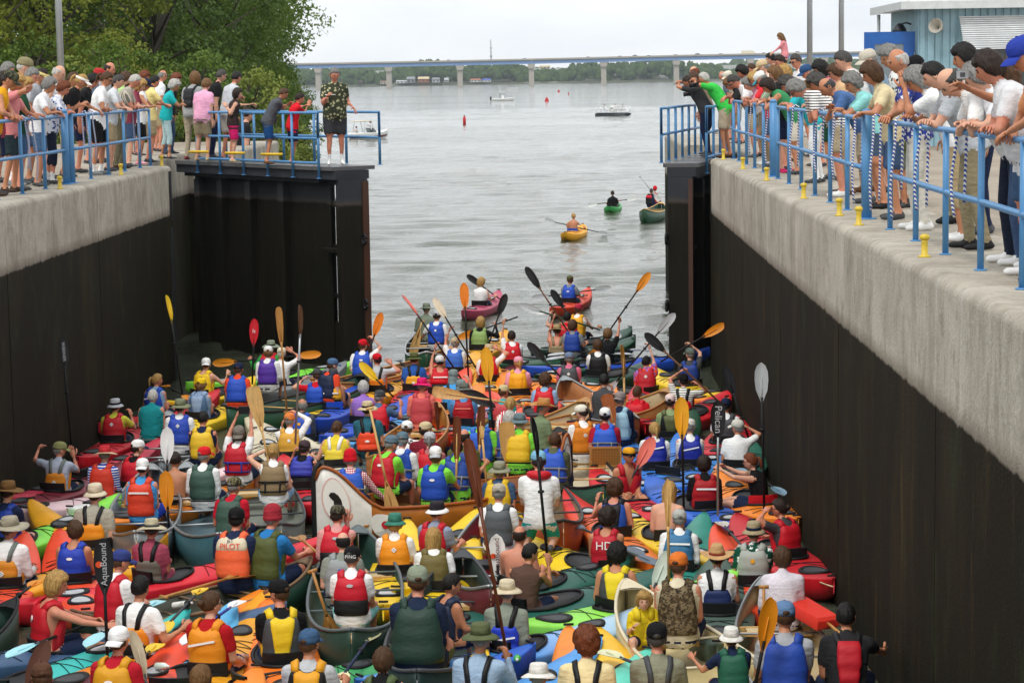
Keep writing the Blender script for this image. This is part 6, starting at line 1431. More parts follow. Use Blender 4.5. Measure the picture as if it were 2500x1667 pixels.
a = P('A4', 1285, 958, 5, vest=('full', 'b51826', 'black'), badge='dia', shirt=('camo', 'red_orange', 'lavender'), R=('A4', 1310, 795), hair='black'); K(a, 'orange', 'tour', -48)
PD(a, 'light_grey', 'black', ('A4', 1560, 490), ('A4', 1095, 1030), dy=.05, ln=2.2)
a = P('A4', 1700, 882, 3, vest=('full', '1a3b8e', 'black'), shirt='dark_grey', hat=('cap', '6a7a70'), R=('A4', 1715, 795), hair='grey', look=-35); K(a, 'yellow', 'tour', -20)
PD(a, 'amber', 'black', ('A4', 2040, 590), ('A4', 1420, 955), dy=.05)
a = P('A4', 1640, 1135, 5, hat=('cap', 'black'), shirt=('stripe', 'white', 'olive'), vest=('low', 'red', 'black'), L=('A4', 1615, 1045), R=('A4', 1775, 1165), hair='black'); K(a, 'red', 'fat', 25)
PD(a, 'black', 'brown', ('A4', 1272, 680), ('A4', 1960, 1315), dy=.0, ln=2.4)
a = P('A4', 1510, 1335, -5, hat=('cap', 'e8cfc8'), vest=('sleek', 'olive', 'black'), shirt='8ea070', hair='dark_brown'); K(a, 'dark_green', 'tour', 0)
PD(a, 'gold', 'black', ('B1', 835, 430), ('B1', 860, 1490), zb=.5, bl=.52, wm=1.15, label='broad yellow blade standing on a long black shaft, right cluster')
a = P('B1', 1260, 512, 0, hat=('cap', 'navy'), vest=('full', 'dark_grey', 'black'), shirt='white', hair='black', look=15); K(a, 'red', 'fat', 15)
PD(a, 'black', 'black', ('B1', 1250, 140), ('B1', 1440, 700), dy=-.15, wm=1.1, ln=2.1, label='black paddle blade near the right wall above the white cap')
a = P('A4', 880, 1135, 5, C_, shirt='dark_grey', sleeve='none', hair='black', R=('A4', 960, 1230), t='in brown canoe')
a2 = P('A4', 1035, 1312, 10, C_, hat=('cap_back', '8f8480'), vest=('tall', '9fc4d6', 'light_blue'), shirt='navy', sleeve='long', hair='grey', look=20)
canoe(('A4', 660, 1190), ('A4', 1150, 1480), 'b05a2c', 'silver', 'b57a4c', 'brown canoe under the pale blue quilted vest', L=4.8)
a = P('A4', 1200, 1250, 10, shirt='red', s=.9, hair='brown', hz=.6, vest=('full', 'red', 'black'), t='low in red kayak'); kayak_at(on_z(*px('A4', 1215, 1420), .2), 22, 'c4202e', 'sea', 'empty looking crimson kayak with bow pointing up the lock')
PD(a2, 'wood', 'pale_wood', ('A4', 1060, 790), ('A4', 1075, 1240), 'long', dy=.4, ln=1.6, tw=60, label='wooden paddle standing upright between orange kayaks'); PD(a2, 'rust', 'pale_wood', ('A4', 900, 1265), ('A4', 960, 1490), 'canoe', dy=-.25, ln=1.3, bl=.5, label='wooden paddle across the dark grey tank top')
# ---- voyageur canoe crew
a = P('A7', 435, 505, -2, C_, hat=('toque', 'red'), vest=('full', '2a58bc', 'navy'), line='grey', shirt=('check', 'white', 'b04050'), sleeve='long', hair='grey', R=('A7', 840, 960, .1), hz=1.0)
PD(a, 'pale_wood', 'pale_wood', ('A7', 890, 1150), ('A7', 765, 590), 'canoe', dy=.05, ln=1.5, label='striped wooden paddle of the red knit hat paddler')
a1 = P('A7', 850, 348, 30, C_, hat=('cap', '5f7684'), vest=('full', 'c01c2a', 'black'), badge=('oval', 'white'), shirt='lime', hair='grey', R=('A7', 1050, 880, .2), hz=1.08, look=25)
P('A7', 960, 312, 10, C_, hat=('cap', '5f7684'), vest=('full', '2450b4', 'black'), line='grey', shirt='white', sleeve='long', hair='grey', hz=1.06, t='beside lime shirt')
a2 = P('A7', 1290, 460, 5, C_, hat=('cap_back', 'white', 'light_grey'), vest=('full', '1f4db4', 'black'), badge='oval', shirt='lime', hair='light_brown', hair_style='medium', hz=.97, R=('A7', 1590, 850, .2))
a3 = P('A7', 1510, 385, 8, C_, vest=('full', '2a4c9e', 'black'), line='grey', shirt='lime', hair='black', hz=1.0, R=('A7', 1800, 540, .25), t='behind upright paddle')
P('A7', 1585, 275, 10, C_, vest=('full', '25488c', 'black'), shirt='olive', hair='dark_brown', hair_style='bald', hz=1.04)
a4 = P('B8', 1770, 825, 5, C_, hat=('cap', 'pink'), vest=('full', '2a60c8', 'black'), shirt='lime', hair='blond', hair_style='medium', hz=1.14)
a5 = P('A8', 390, 515, 8, C_, vest=('full', '2f4fa4', 'black'), line='grey', shirt='5a6684', hair='white', hair_style='medium', hz=1.14)
P('A8', 495, 535, 10, C_, hat=('bucket', '6b7f84'), vest=('full', 'e8bc24', 'black'), shirt='lime', hair='grey', hz=1.14)
canoe(('A8', 640, 500), ('A8', 80, 720), '2c5a40', 'wood', 'tan', 'green canoe hidden under the pink cap and yellow vest', L=4.4)
VC, vpatch, vell, vem, vside = voyageur(('N', 1392, 1245), ('N', 772, 1338), 'long varnished voyageur canoe with tall white beaver emblem prow')
PD(a3, 'dark_wood', 'pale_wood', ('A7', 1510, 70), ('A7', 1500, 880), 'long', dy=-.1, ln=1.6, bl=.62, label='dark and pale wooden paddle upright beside the lime shirt, leftmost of three')
PD(a4, 'dark_wood', 'pale_wood', ('B8', 1770, 660), ('B8', 1745, 1120), 'long', dy=-.2, ln=1.5, bl=.6, label='red brown wooden paddle upright before the pink cap'); PD(a4, 'pale_wood', 'pale_wood', ('B8', 1765, 895), ('B8', 1800, 1290), 'canoe', dy=-.7, ln=1.35, bl=.2, wm=.35, label='pale wooden paddle shaft gripped below the pink cap')
PD(a5, 'c99a54', 'pale_wood', ('A8', 360, 540), ('A8', 375, 1390), 'canoe', dy=-.3, ln=1.62, bl=.62, wm=1.12, label='large scuffed wooden blade upright in the centre of the crowd')
PD(a5, 'dark_wood', 'dark_wood', ('N', 1142, 1072), ('N', 1238, 1600), 'long', zb=.6, bl=.7, label='long red brown wooden paddle slanting through the centre')
PD(a5, 'gold', 'black', ('A3', 1385, 858), ('B8', 1935, 1300), zb=.55, bl=.52, wm=1.1, label='tall yellow blade on black shaft in the centre of the crowd')
# ---- left middle
a = P('A1', 1160, 872, 0, hat=('bucket', 'light_grey'), band='black', vest=('full', 'c4202c', 'dark_grey'), badge='dia', shirt='d8d24a', hair='dark_brown', R=('A1', 1320, 960)); K(a, 'red', 'tour', 5)
a = P('A1', 1540, 778, 5, C_, shirt='teal', sleeve='none', hair='white', pants=('floral', 'white', 'blue'), skin='ruddy', t='by left wall')
a2 = P('A1', 1822, 880, 5, C_, hat=('boonie', '7c8264'), vest=('full', '2848b0', 'black'), badge='dia', shirt='white', hair='dark_brown')
canoe(('A1', 1700, 900), ('A1', 1620, 1420), '7a8084', 'silver', 'steel', 'aluminium canoe with the teal tank top paddler', L=4.6, kind='metal', ikind='metal')
a = P('A1', 605, 1315, 8, hat=('cap', '8c8e5c'), vest=('low', 'dd8a20', '6d7670'), badge='dia', shirt='b4bccc', L=('A1', 385, 1310, .25), R=('A1', 740, 1375, .1, 'open'), hair='grey', look=45); K(a, 'maroon', 'tour', 0)
kayak_at(on_z(*px('A1', 800, 1680), .1), 12, 'c83048', 'sea', 'crimson sea kayak bow by the left wall beside the olive cap')
PD(a, 'black', 'black', ('A1', 625, 178), ('A1', 720, 1300), zb=.5, tw=25, label='tall black paddle leaning on the dark left wall', txt=('WERNER', 'light_grey', .07, -90))
a = P('A1', 1055, 1362, 5, hat=('wide', 'c8343c', 'c2a888'), vest=('full', 'c8341f', 'black'), shirt=('stripe', '2348b0', 'white'), sleeve='long', hair='grey'); K(a, 'e8c8cc', 'tour', 20)
a = P('A1', 1390, 1295, 20, hat=('cap', 'white', 'navy'), vest=('full', 'c4182a', 'black'), shirt='black', sleeve='none', look=30, hair='dark_brown'); K(a, 'white', 'tour', 15)
a = P('A5', 1640, 195, 5, C_, hat=('cap_back', 'white'), vest=('tall', 'e0442a', 'red'), badge=('line', 'white'), shirt='sky_blue', sleeve='none', pants='2340b0', hair='dark_brown')
canoe(('A5', 1700, 330), ('A5', 1560, 930), 'silver', 'silver', '6f8494', 'battered aluminium canoe under the orange vest and white cap', L=4.6, kind='metal', ikind='metal')
PD(a, 'white', 'black', ('A5', 1920, -270), ('A5', 1920, 300), dy=.3, ln=1.2, wm=1.1, label='white upright blade above the orange blade, left middle'); PD(a, 'amber', 'black', ('A5', 1900, 235), ('A5', 1950, 1060), dy=-.5, bl=.5, wm=1.15, label='upright orange blade left of the green vest')
a = P('A5', 2010, 110, 0, shirt=None, sleeve='none', skin='tan', hair='dark_brown', hair_style='bun', pants=('camo', 'black', 'white')); K(a, 'orange', 'tour', 10)
a = P('A6', 395, 92, 0, C_, vest=('full', 'e8c030', 'yellow'), shirt='navy', sleeve='none', hair='black', t='seated on folding seat')
a2 = P('A6', 410, 462, 5, C_, hat=('cap', 'd42028'), vest=('full', '3f5c50', 'forest'), shirt='white', sleeve='long', hair='grey', look=30); a3 = P('A6', 710, 775, 10, C_, hat=('camo', 'x') and ('cap', ('camo', '7a7454', '3a3a28')), vest=('tall', '3c564a', 'forest'), shirt='c21a30', hair='grey', look=20)
canoe(('A6', 240, 560), ('A6', 560, 1250), '3a6670', 'silver', '52707a', 'teal grey canoe of the dark green vests', L=5.0)
a = P('A6', 755, 245, 5, C_, hat=('cap_back', '7c756c'), vest=('full', 'c01c2c', 'navy'), line='2a3a9a', shirt='white', L=('A6', 740, 40, .15), R=('A6', 880, 30, .15), hair='brown', hair_style='medium', pitch=-14)
b_ = MB(); b_.box((-.075, -.03, -.05), (.075, .03, .05)); o = b_.obj('body', mat('rubber', 'black'), None, 'auto'); cm_ = empty('camera_held', a['M'] @ Vector(a['arms']['R'][2]) + Vector((-.09, .0, .10))); o.parent = cm_; b_ = MB(); b_.tube([(0, .03, 0), (0, .12, 0)], .035, 10); b_.obj('lens', mat('rubber', 'black'), cm_); tag(cm_, 'black camera held high above the grey cap and red vest', 'camera')
a2 = P('A6', 1105, 425, 0, C_, vest=('full', '8c7654', 'tan'), line='black', shirt='white', sleeve='none', hair='blond', hair_style='bun', L=('A6', 1010, 420), pants='light_blue')
canoe(('A6', 900, 480), ('A6', 1180, 1150), '5a625f', 'dark_grey', '7c8378', 'grey green canoe with wooden seats under the tan vest', L=5.0)
PD(a2, 'pale_wood', 'pale_wood', ('A2', 890, 925), ('A6', 1060, 540), 'canoe', dy=.1, bl=.6, wm=1.05, ln=1.62, label='large striped wooden blade above the raised camera')
a = P('A2', 1395, 1115, 5, vest=('full', '2a50b8', 'dark_grey'), badge=('round', 'gold'), shirt='4a4f5c', sleeve='long', hair='grey', hair_style='bald', t='in cream kayak'); K(a, 'beige', 'tour', -25)
a = P('A2', 1270, 1265, 0, hat=('cap', 'e08040'), vest=('full', 'dca53a', 'black'), badge='round', shirt='white', sleeve='long', hair='grey', R=('A2', 1340, 1190), L=('A2', 1190, 1330)); K(a, 'beige', 'fat', -20)
a = P('A6', 1415, 392, 5, hat=('cap', '4a3a40'), vest=('high', '3840a8', 'black'), shirt='black', sleeve='none', hair='dark_brown', L=('A6', 1310, 440)); K(a, 'red', 'tour', 20)
a = P('A6', 1745, 190, 5, vest=('low', 'e6cf3c', 'white'), shirt='e6cf3c', sleeve='none', hair='brown', hair_style='bun', L=('A6', 1500, 460, .1)); K(a, 'beige', 'tour', -35)
# ---- left foreground
a = P('A5', 90, 475, 10, hat=('wide', '7a5a34'), vest=('full', '1f3f9c', 'navy'), badge='oval', shirt='navy', hair='dark_brown', s=1.0); K(a, 'lime', 'sea', 22)
a = P('A5', 120, 895, 8, hat=('wide', 'a8a08c'), vest=('low', 'd88a20', '6d7670'), badge='dia', shirt='white', sleeve='long', hair='dark_grey', look=30, s=1.0); K(a, 'red_orange', 'tour', -8)
a = P('A5', 1100, 500, 5, hat=('bucket', 'd8cab0'), shirt='a8a494', hair='black', vest=('low', 'amber', 'black'), s=1.0); K(a, 'gold', 'sea', -32)
a = P('A5', 865, 925, 3, vest=('full', '2340b0', 'navy'), badge='oval', shirt=None, sleeve='none', hair='brown', hair_style='medium', skin='tan'); K(a, 'red_orange', 'tour', -12)
PD(a, 'black', 'black', ('A5', 1180, 1010), ('B2', 1245, 1530), zb=.3, bl=.52, wm=1.15, label='broad black blade with orange dot in the left foreground', txt=('AquaBound', 'light_grey', .085, 90))
a = P('A5', 1740, 905, 5, hat=('wide', 'c0b698'), band='dark_grey', shirt='a4485c', sleeve='short', hair='dark_grey', vest=('low', '6a6258', 'black'), pants='a4485c'); K(a, 'd81f30', 'sea', 48)
a1 = P('A5', 1390, 1275, 30, C_, hat=('cap', '34407c'), vest=('full', 'c41a2c', '2a3aa0'), shirt='white', hair='brown', look=25, s=.95)
a2 = P('A6', 735, 1105, 8, C_, hat=('cap', 'black'), vest=('yoke', 'f0683c', 'beige'), line=None, shirt='1f2a48', hair='black', text=(('JET', .455, .05, '2a2a60'), ('PILOT', .40, .085, 'e8402c')), s=1.0); a3 = P('A6', 1100, 1090, 25, C_, hat=('toque', 'a02c38'), vest=('tall', '4d5526', 'olive'), shirt='2a78b8', hair='grey', s=1.0, R=('A6', 1440, 1430, .2))
canoe(('B3', 1690, 95), ('N', 175, 1490), '1f4433', '7a6248', '4c5044', 'long dark green canoe carrying the orange and olive vests', W=.82, zc=.36)
PD(a3, 'a87a48', 'wood', ('A6', 1320, 1250), ('A6', 1500, 1400), 'canoe', flat=.5, ln=1.3, bl=.45, label='wooden paddle by the olive vest paddler hand'); PD(a2, 'wood', 'wood', ('B3', 1030, 250), ('B3', 480, 410), 'canoe', flat=.5, ln=1.4, bl=.5, label='wooden paddle laid across the dark green canoe')
a = P('B2', 660, 412, 68, vest=('full', 'c21826', 'b01424'), badge='dia', shirt=None, sleeve='none', hair='blond', hair_style='bob', skin='ruddy', R=('B2', 1260, 880, -.2), L=('B2', 1230, 850, .2), look=15, s=1.0); K(a, '3f5c80', 'sea', 62)
PD(a, 'amber', 'black', ('B2', 480, 330), ('B2', 120, 600), flat=.42, ln=1.9, label='orange blade resting on the yellow kayak, left foreground')
kayak_at(on_z(*px('B2', -60, 620), .1), 32, 'e8a018', 'sea', 'yellow orange kayak at the left edge behind the blond woman')
canoe(('B2', 190, 575), ('B2', -700, 900), '163c2a', 'black', 'forest', 'dark green canoe bow poking in at the left edge', L=4.6, voy='b')
a = P('B2', 1615, 445, 15, vest=('low', 'e88c1c', 'black'), badge=('line', 'light_grey'), shirt='white', hair='black', R=('B2', 2110, 900, -.05), s=1.0); K(a, 'orange', 'tour', 25)
PD(a, 'a8e0ea', 'black', ('B2', 1870, 560), ('B2', 1500, 780), flat=.45, ln=1.9, label='icy blue blade beside the black haired white shirt paddler')
kayak_at(on_z(*px('B2', 1990, 1750), .1), 8, '5ab4e4', 'sea', 'light blue kayak bow beside the orange vest woman', col2=None)
kayak_at(on_z(*px('B2', 40, 1760), .1), 36, 'turquoise', 'sea', 'turquoise kayak bow in the bottom left corner')
PD(22.3, 'a8e0ea', 'black', ('B2', 75, 1210), ('B2', 480, 1060), flat=.4, ln=1.9, label='icy blue blade in the bottom left corner')
a = P('B2', 1365, 1055, 8, hat=('cap_back', 'white'), vest=('full', 'd89a1c', 'amber'), badge='oval', shirt='b81c2c', hair='brown', s=1.0); K(a, 'red_orange', 'tour', 22)
PD(a, 'yellow', 'black', ('B2', 1845, 1050), ('B2', 1560, 1330), flat=.45, ln=1.9, label='yellow blade above the light blue kayak deck'); PD(a, 'beige', 'dark_grey', ('B2', 1530, 930), ('B2', 1620, 1290), dy=.3, ln=1.1, tw=50, label='cream blade upright beside the white cap')
a = P('B2', 480, 1480, 0, hat=('cap', '5a3c2c'), shirt='maroon', hair='brown', s=1.0, t='cut off at the bottom'); K(a, '5c2430', 'sea', 10)
PD(a, '6b4638', 'maroon', ('B2', 540, 1060), ('B2', 330, 1560), dy=.6, ln=1.4, label='maroon shafted brown paddle in the bottom left corner')
a = P('B3', 545, 630, 12, vest=('full', 'e8901e', 'black'), badge=('bar', 'white'), shirt='b0161e', hair='brown', hair_style='bun', glasses=True, look=38, s=1.0); K(a, 'e8a01c', 'sea', 12)
PD(a, 'yellow', 'dark_grey', ('B3', 460, 415), ('B3', 60, 850), flat=.45, ln=2.0, label='yellow blade on dark shaft behind the orange vest woman'); PD(a, 'white', '2a3aa0', ('B3', 915, 560), ('B3', 620, 770), flat=.45, ln=1.8, wm=.9, label='small white blade on blue shaft, orange kayak deck')
a = P('B3', 1330, 505, -8, hat=('cap', 'black', '7a4a34'), vest=('sleek', 'e8c41e', 'dark_grey'), shirt='black', hair='brown', look=-45, s=1.02); K(a, 'f07818', 'fat', -14)
a = P('B3', 1680, 1085, 8, hat=('cap', '3c5a7c'), vest=('sleek', 'e09c1c', 'black'), badge=('line', 'white'), shirt='light_grey', hair='brown', R=('B3', 2080, 1530, .2), s=1.0); K(a, '2a62c8', 'sea', 42)
PD(a, 'd8d4a4', 'navy', ('B4', 500, 1010), ('B4', 110, 1560), flat=.42, ln=2.0, label='cream blade on navy shaft along the blue kayak')
kayak_at(on_z(*px('B3', 1000, 1720), .1), 62, '3c9c5c', 'tour', 'green kayak end in the bottom foreground beside blue cap')
a = P('B3', 430, 1490, 5, shirt='tan', hair='light_brown', hair_style='medium', s=.9, t='cut off at the bottom'); K(a, 'orange', 'tour', 10)
# ---- green canoe in the middle foreground
a = P('B4', 255, 262, 3, C_, hat=('cap', 'black'), vest=('split', 'c4162a', 'black'), badge=('oval', 'light_grey'), shirt='white', hair='dark_grey', pants='aqua'); 
def ping(o, sp):
    cu = bpy.data.curves.new('lettering', 'FONT'); cu.body = 'PING'; cu.size = .05; cu.align_x = 'CENTER'; cu.extrude = .001; q = text_obj(cu, 'white', o); H = sp['head']; q.matrix_local = Matrix.Translation((H[0], H[1] - .112 * sp['s'] - .004, H[2] + .02)) @ Matrix.Rotation(R(90), 4, 'X')
a['extra'] = (ping,)
P('B4', 165, 102, 3, C_, vest=('full', '8f9494', 'grey'), badge=('oval', '3a58b8'), shirt='8a8f84', hair='black', hair_style='bald', t='in dark green canoe'); P('A7', 310, 1065, 5, C_, hat=('cap', ('camo', '5c5844', '2c2c22')), vest=('split', 'cc1f30', 'black'), badge=('oval', 'light_grey'), shirt='d89a94', sleeve='long', hair='dark_brown', R=('A7', 400, 1130, .1, 'open'))
canoe(('A7', 515, 1130), ('B4', 245, 1010), '2a4438', '5f686a', '2c4a40', 'dark green canoe with grey gunwale and pale stern in the foreground', L=4.9, W=.98)
PD(a, 'wood', 'wood', ('B3', 1850, 700), ('B3', 1705, 250), 'canoe', dy=.3, ln=.8, grip=True, bl=.35, label='wooden paddle with T grip inside the grey gunwale canoe')
a = P('A7', 885, 1145, 0, hat=('bucket', '3f7f6e'), vest=('full', 'f09416', 'black'), badge='dia', shirt='white', hair='blond', hair_style='medium'); K(a, 'yellow', 'tour', 8)
a = P('A7', 1315, 1025, 25, hat=('bucket', '2c282e', 'white'), vest=('full', 'c41a2c', 'black'), badge='dia', shirt='8f98ac', hair='dark_grey', look=20); K(a, 'yellow', 'tour', 30)
a = P('A7', 1275, 1295, 0, vest=('tall', '6c6030', 'olive'), shirt='white', hair='blond', hair_style='long', t='in yellow kayak'); K(a, 'yellow', 'tour', 12)
a = P('A7', 1930, 845, 3, C_, hat=('cap', 'b4ab9a'), vest=('tall', '555a5e', 'dark_grey'), shirt='white', hair='grey')
b_ = empty('cooler', on_z(*px('B4', 1590, 460), .2)); tag(b_, 'dark red cooler box with black lid beside the white blade', 'cooler'); q = MB(); q.box((-.22, -.14, -.14), (.22, .14, .12)); q.obj('body', mat('plastic', '7a1c24'), b_, 'auto'); q = MB(); q.box((-.23, -.15, .122), (.23, .15, .17)); q.obj('lid', mat('plastic', 'black'), b_, 'auto')
canoe(('A7', 1830, 1080), ('B4', 1700, 560), '5c1c20', 'silver', 'maroon', 'dark red canoe with the cooler box', L=4.2)
PD(a, 'f0f0ea', 'black', ('B4', 1760, 20), ('B4', 1780, 560), dy=-1.3, bl=.52, wm=1.2, ln=1.9, label='white blade with red logo upright in the centre foreground', txt=('AquaBound', '5a2020', .085, 90))
a = P('A7', 1935, 615, 5, hat=('boonie', '8f8f78'), vest=('full', 'e0b824', 'yellow'), shirt='3e5878', hair='grey'); K(a, 'yellow', 'tour', 10)
# ---- standing woman and the brown canoe
a = P('A8', 685, 935, 3, KN, hat=('cap', '7fb8d4'), vest=('collar', 'c41a28'), shirt='white', hair='dark_brown', hair_style='pony', pants='22a8a4', s=1.0, hz=1.30)
P('A8', 845, 722, 8, C_, vest=('full', '2a56c0', 'black'), line='grey', shirt='5a6048', sleeve='long', hair='brown', t='ahead of red collar')
canoe(('A8', 700, 1180), ('A8', 930, 1530), 'a8481c', 'dark_grey', '7d6a50', 'rust red canoe with tan inside under the red collar vest', L=4.6)
a2 = P('B5', 175, 380, 30, shirt='5a4238', sleeve='none', hair='black', skin='tan', R=('B5', 335, 470, .1), L=('B5', 380, 560, .3), look=25, t='gripping black paddle'); K(a2, '14584c', 'fat', 52)
PD(a2, 'black', 'black', ('A8', 632, 480), ('B5', 330, 470), zb=.6, tw=70)
a = P('B5', 75, 215, 15, shirt=None, sleeve='none', hair='dark_brown', hair_style='bald', skin='ruddy', t='centre foreground'); K(a, '1c5a4c', 'fat', 50)
a = P('A8', 1350, 475, 3, C_, hat=('cap', 'white'), vest=('full', '2a5cc8', 'blue'), line='grey', shirt='b01c30', hair='black', t='on wicker seat')
a2 = P('A8', 1115, 445, -8, C_, hat=('cap', 'e6e2d0'), vest=('full', 'd8801c', 'dark_grey'), badge='dia', shirt='white', sleeve='long', hair='dark_brown', hair_style='pony', look=-50)
canoe(('A8', 960, 700), ('A8', 1330, 1170), '1c4a38', 'black', 'beige', 'green canoe with wicker seat under the blue vest and white cap', L=4.7)
b_ = empty('folding_chair', a['pos'] + Vector((0, -.26, .05))); tag(b_, 'wooden wicker backed folding seat behind the red shirt', 'chair')
q = MB(); 
for sx in (-.21, .21): q = MB(); q.box((sx - .015, -.015, 0), (sx + .015, .015, .55)); q.obj('post', mat('wood', 'wood'), b_, 'auto')
for z in (.05, .26, .52): q = MB(); q.box((-.194, -.012, z), (.194, .012, z + .03)); q.obj('rail', mat('wood', 'wood'), b_, 'auto')
q = MB(); q.box((-.19, -.006, .291), (.19, .006, .519)); q.obj('wicker_panel', mat('check', 'b07a3c', '7a4f22'), b_, 'auto')
# ---- right cluster
a = P('B1', 585, 742, 5, vest=('full', '1f2f9c', 'navy'), badge=('bar', 'white'), shirt='white', hair='blond', hair_style='pony', t='right cluster'); K(a, '2f7ad0', 'tour', 0)
a = P('B1', 920, 715, 5, hat=('cap', 'd8d4c8'), vest=('full', '1f2f9c', 'navy'), badge=('bar', 'white'), shirt='white', sleeve='none', hair='grey'); K(a, '3f82d8', 'tour', 5)
a = P('B1', 1375, 722, 5, hat=('cap', 'd0cdc0'), shirt='white', hair='grey', R=('B1', 1465, 715, .15), look=-50, t='by right wall'); K(a, '2c6a58', 'rec', 0)
PD(a, 'black', 'silver', ('B1', 1190, 462), ('B1', 1185, 1560), zb=.5, bl=.5, wm=1.15, label='broad black blade on silver shaft, right foreground', txt=('Pelican', 'light_grey', .12, -90))
a = P('B1', 335, 992, 165, hat=('bandana', 'e0a020', 'black'), glasses=True, vest=('full', 'b81424', 'black'), shirt=None, sleeve='none', skin='tan', hair='black', look=-15, L=('B1', 420, 1370, -.15)); K(a, 'red', 'tour', 150)
PD(a, 'salmon', 'dark_grey', ('B1', 570, 815), ('B1', 275, 1360), dy=-.1, ln=2.0, wm=1.15)
a = P('B1', 1490, 1045, -75, glasses=True, shirt='black', sleeve='none', hair='red', hair_style='pony', skin='fair', L=('B1', 1215, 1120, -.1), R=('B1', 1250, 1090, .2), look=0); K(a, 'orange', 'fat', -62, seat='red')
PD(a, '6a8a9c', 'black', ('B1', 1820, 1345), ('B1', 1380, 1110), flat=.45, ln=2.0)
a = P('B1', 1060, 1075, 3, vest=('full', 'a8161e', '7a0f18'), badge=('line', 'white'), shirt='black', sleeve='long', hair='dark_brown', hair_style='medium'); K(a, '2a66cc', 'fat', -18)
kayak_at(on_z(*px('B1', 740, 1260), .1), 30, '4a90dc', 'sea', 'pale blue kayak behind the bare shouldered blond woman')
a = P('B1', 1765, 1495, -45, vest=('full', 'c21626', 'c21626'), shirt='dark_grey', hair='dark_brown', hair_style='bun', glasses=True, look=-25, L=('B1', 1640, 1520, -.1)); K(a, 'c81824', 'fat', -28)
PD(a, 'clear', 'black', ('B1', 1600, 102), ('B1', 1630, 1510), zb=.5, wm=1.05)
a = P('A8', 1445, 1210, 5, vest=('sleek', '14161c', '1f4fae'), badge=('oval', 'light_grey'), shirt=None, sleeve='none', skin='ruddy', hair='brown', hair_style='curly', L=('A8', 1270, 1320, .2), t='with lime glove'); K(a, 'f07a2c', 'sea', -16, col2='e0403c')
a = P('B5', 870, 55, 5, vest=('full', 'b8182a', 'black'), shirt=None, sleeve='none', skin='tan', hair='dark_brown', hair_style='curly', text=(('HD', .36, .13, 'white'),), t='HD lettering'); K(a, 'f0cc1c', 'fat', -38)
PD(a, '5c6874', 'dark_grey', ('B5', 515, 95), ('B5', 740, 190), flat=.42, ln=2.0, label='grey blade at the yellow kayak bow behind HD lettering'); PD(a, '5c6874', 'dark_grey', ('B5', 1335, 465), ('B5', 1090, 375), flat=.42, ln=1.2, ends=1, label='grey blade beside the curly dark hair')
a = P('B1', 720, 1330, 15, shirt=None, sleeve='none', skin='fair', hair='blond', hair_style='long', t='bare shoulders'); K(a, 'e8c028', 'sea', -30)
PD(a, 'pale_wood', 'pale_wood', ('B1', 705, 1220), ('B5', 1440, 660), 'long', zb=.45, wm=.7, label='narrow pale wooden paddle upright left of the orange cap')
a = P('B5', 1540, 70, 8, hat=('cap', 'b4b6b0'), vest=('full', '3c76a0', 'slate'), badge=('line', 'white'), shirt='white', sleeve='long', hair='grey'); K(a, '2f9080', 'sea', 12)
a = P('B6', 360, 470, 3, hat=('cowboy', 'c8a070'), band='8a3a2c', vest=('low', '1c2c5c', 'black'), shirt='white', sleeve='none', hair='dark_brown', skin='tan'); K(a, '4c6258', 'fat', 3)
a = P('B6', 680, 245, 5, hat=('bucket', 'a89878'), band='navy', vest=('full', 'a8aca4', 'grey'), badge=('round', 'gold'), shirt=('floral', '0f4a38', 'white'), hair='dark_grey'); K(a, 'e8502c', 'sea', -5)
PD(a, 'cfcabc', 'dark_grey', ('B6', 380, 135), ('B6', 580, 370), flat=.45, ln=1.9, label='pale grey blade on the red kayak bow near the hawaiian shirt')
a = P('B6', 930, 478, 3, C_, shirt='ded8e0', sleeve='long', hair='brown', hair_style='medium', t='right foreground')
a2 = P('B6', 1490, 985, 3, C_, vest=('pack', 'b81826', 'black'), shirt='262628', hair='black', R=('B6', 1825, 1290, .35, 'open'), s=1.0)
canoe(('B6', 760, 640), ('B6', 1200, 1650), '8a9294', 'silver', 'b8a47c', 'silver gunwale canoe with red cushions by the right wall', L=5.0, voy='b', zc=.34)
q = MB(); q.rings([[(x * k, y * k, z) for x, y in ((-.13, -.3), (.13, -.3), (.13, .3), (-.13, .3))] for k, z in ((.9, 0), (1, .03), (1, .1), (.9, .13))]); o = q.obj('seat_cushion', mat('nylon', 'e2382a'), None, 'auto'); o.location = on_z(*px('B6', 1180, 1010), .42); o.rotation_euler = (R(8), 0, R(28)); tag(o, 'red cushion lying across the silver gunwale canoe', 'cushion')
PD(a, 'wood', 'wood', ('B6', 1190, 925), ('B6', 1390, 1090), 'canoe', flat=.45, ln=1.3, label='brown paddle blade beside the red cushion'); PD(a, 'wood', 'wood', ('B6', 772, 960), ('B6', 770, 725), 'canoe', dy=-.2, ln=.9, grip=True, bl=.3, wm=.5, label='wooden paddle with T grip by the silver gunwale')
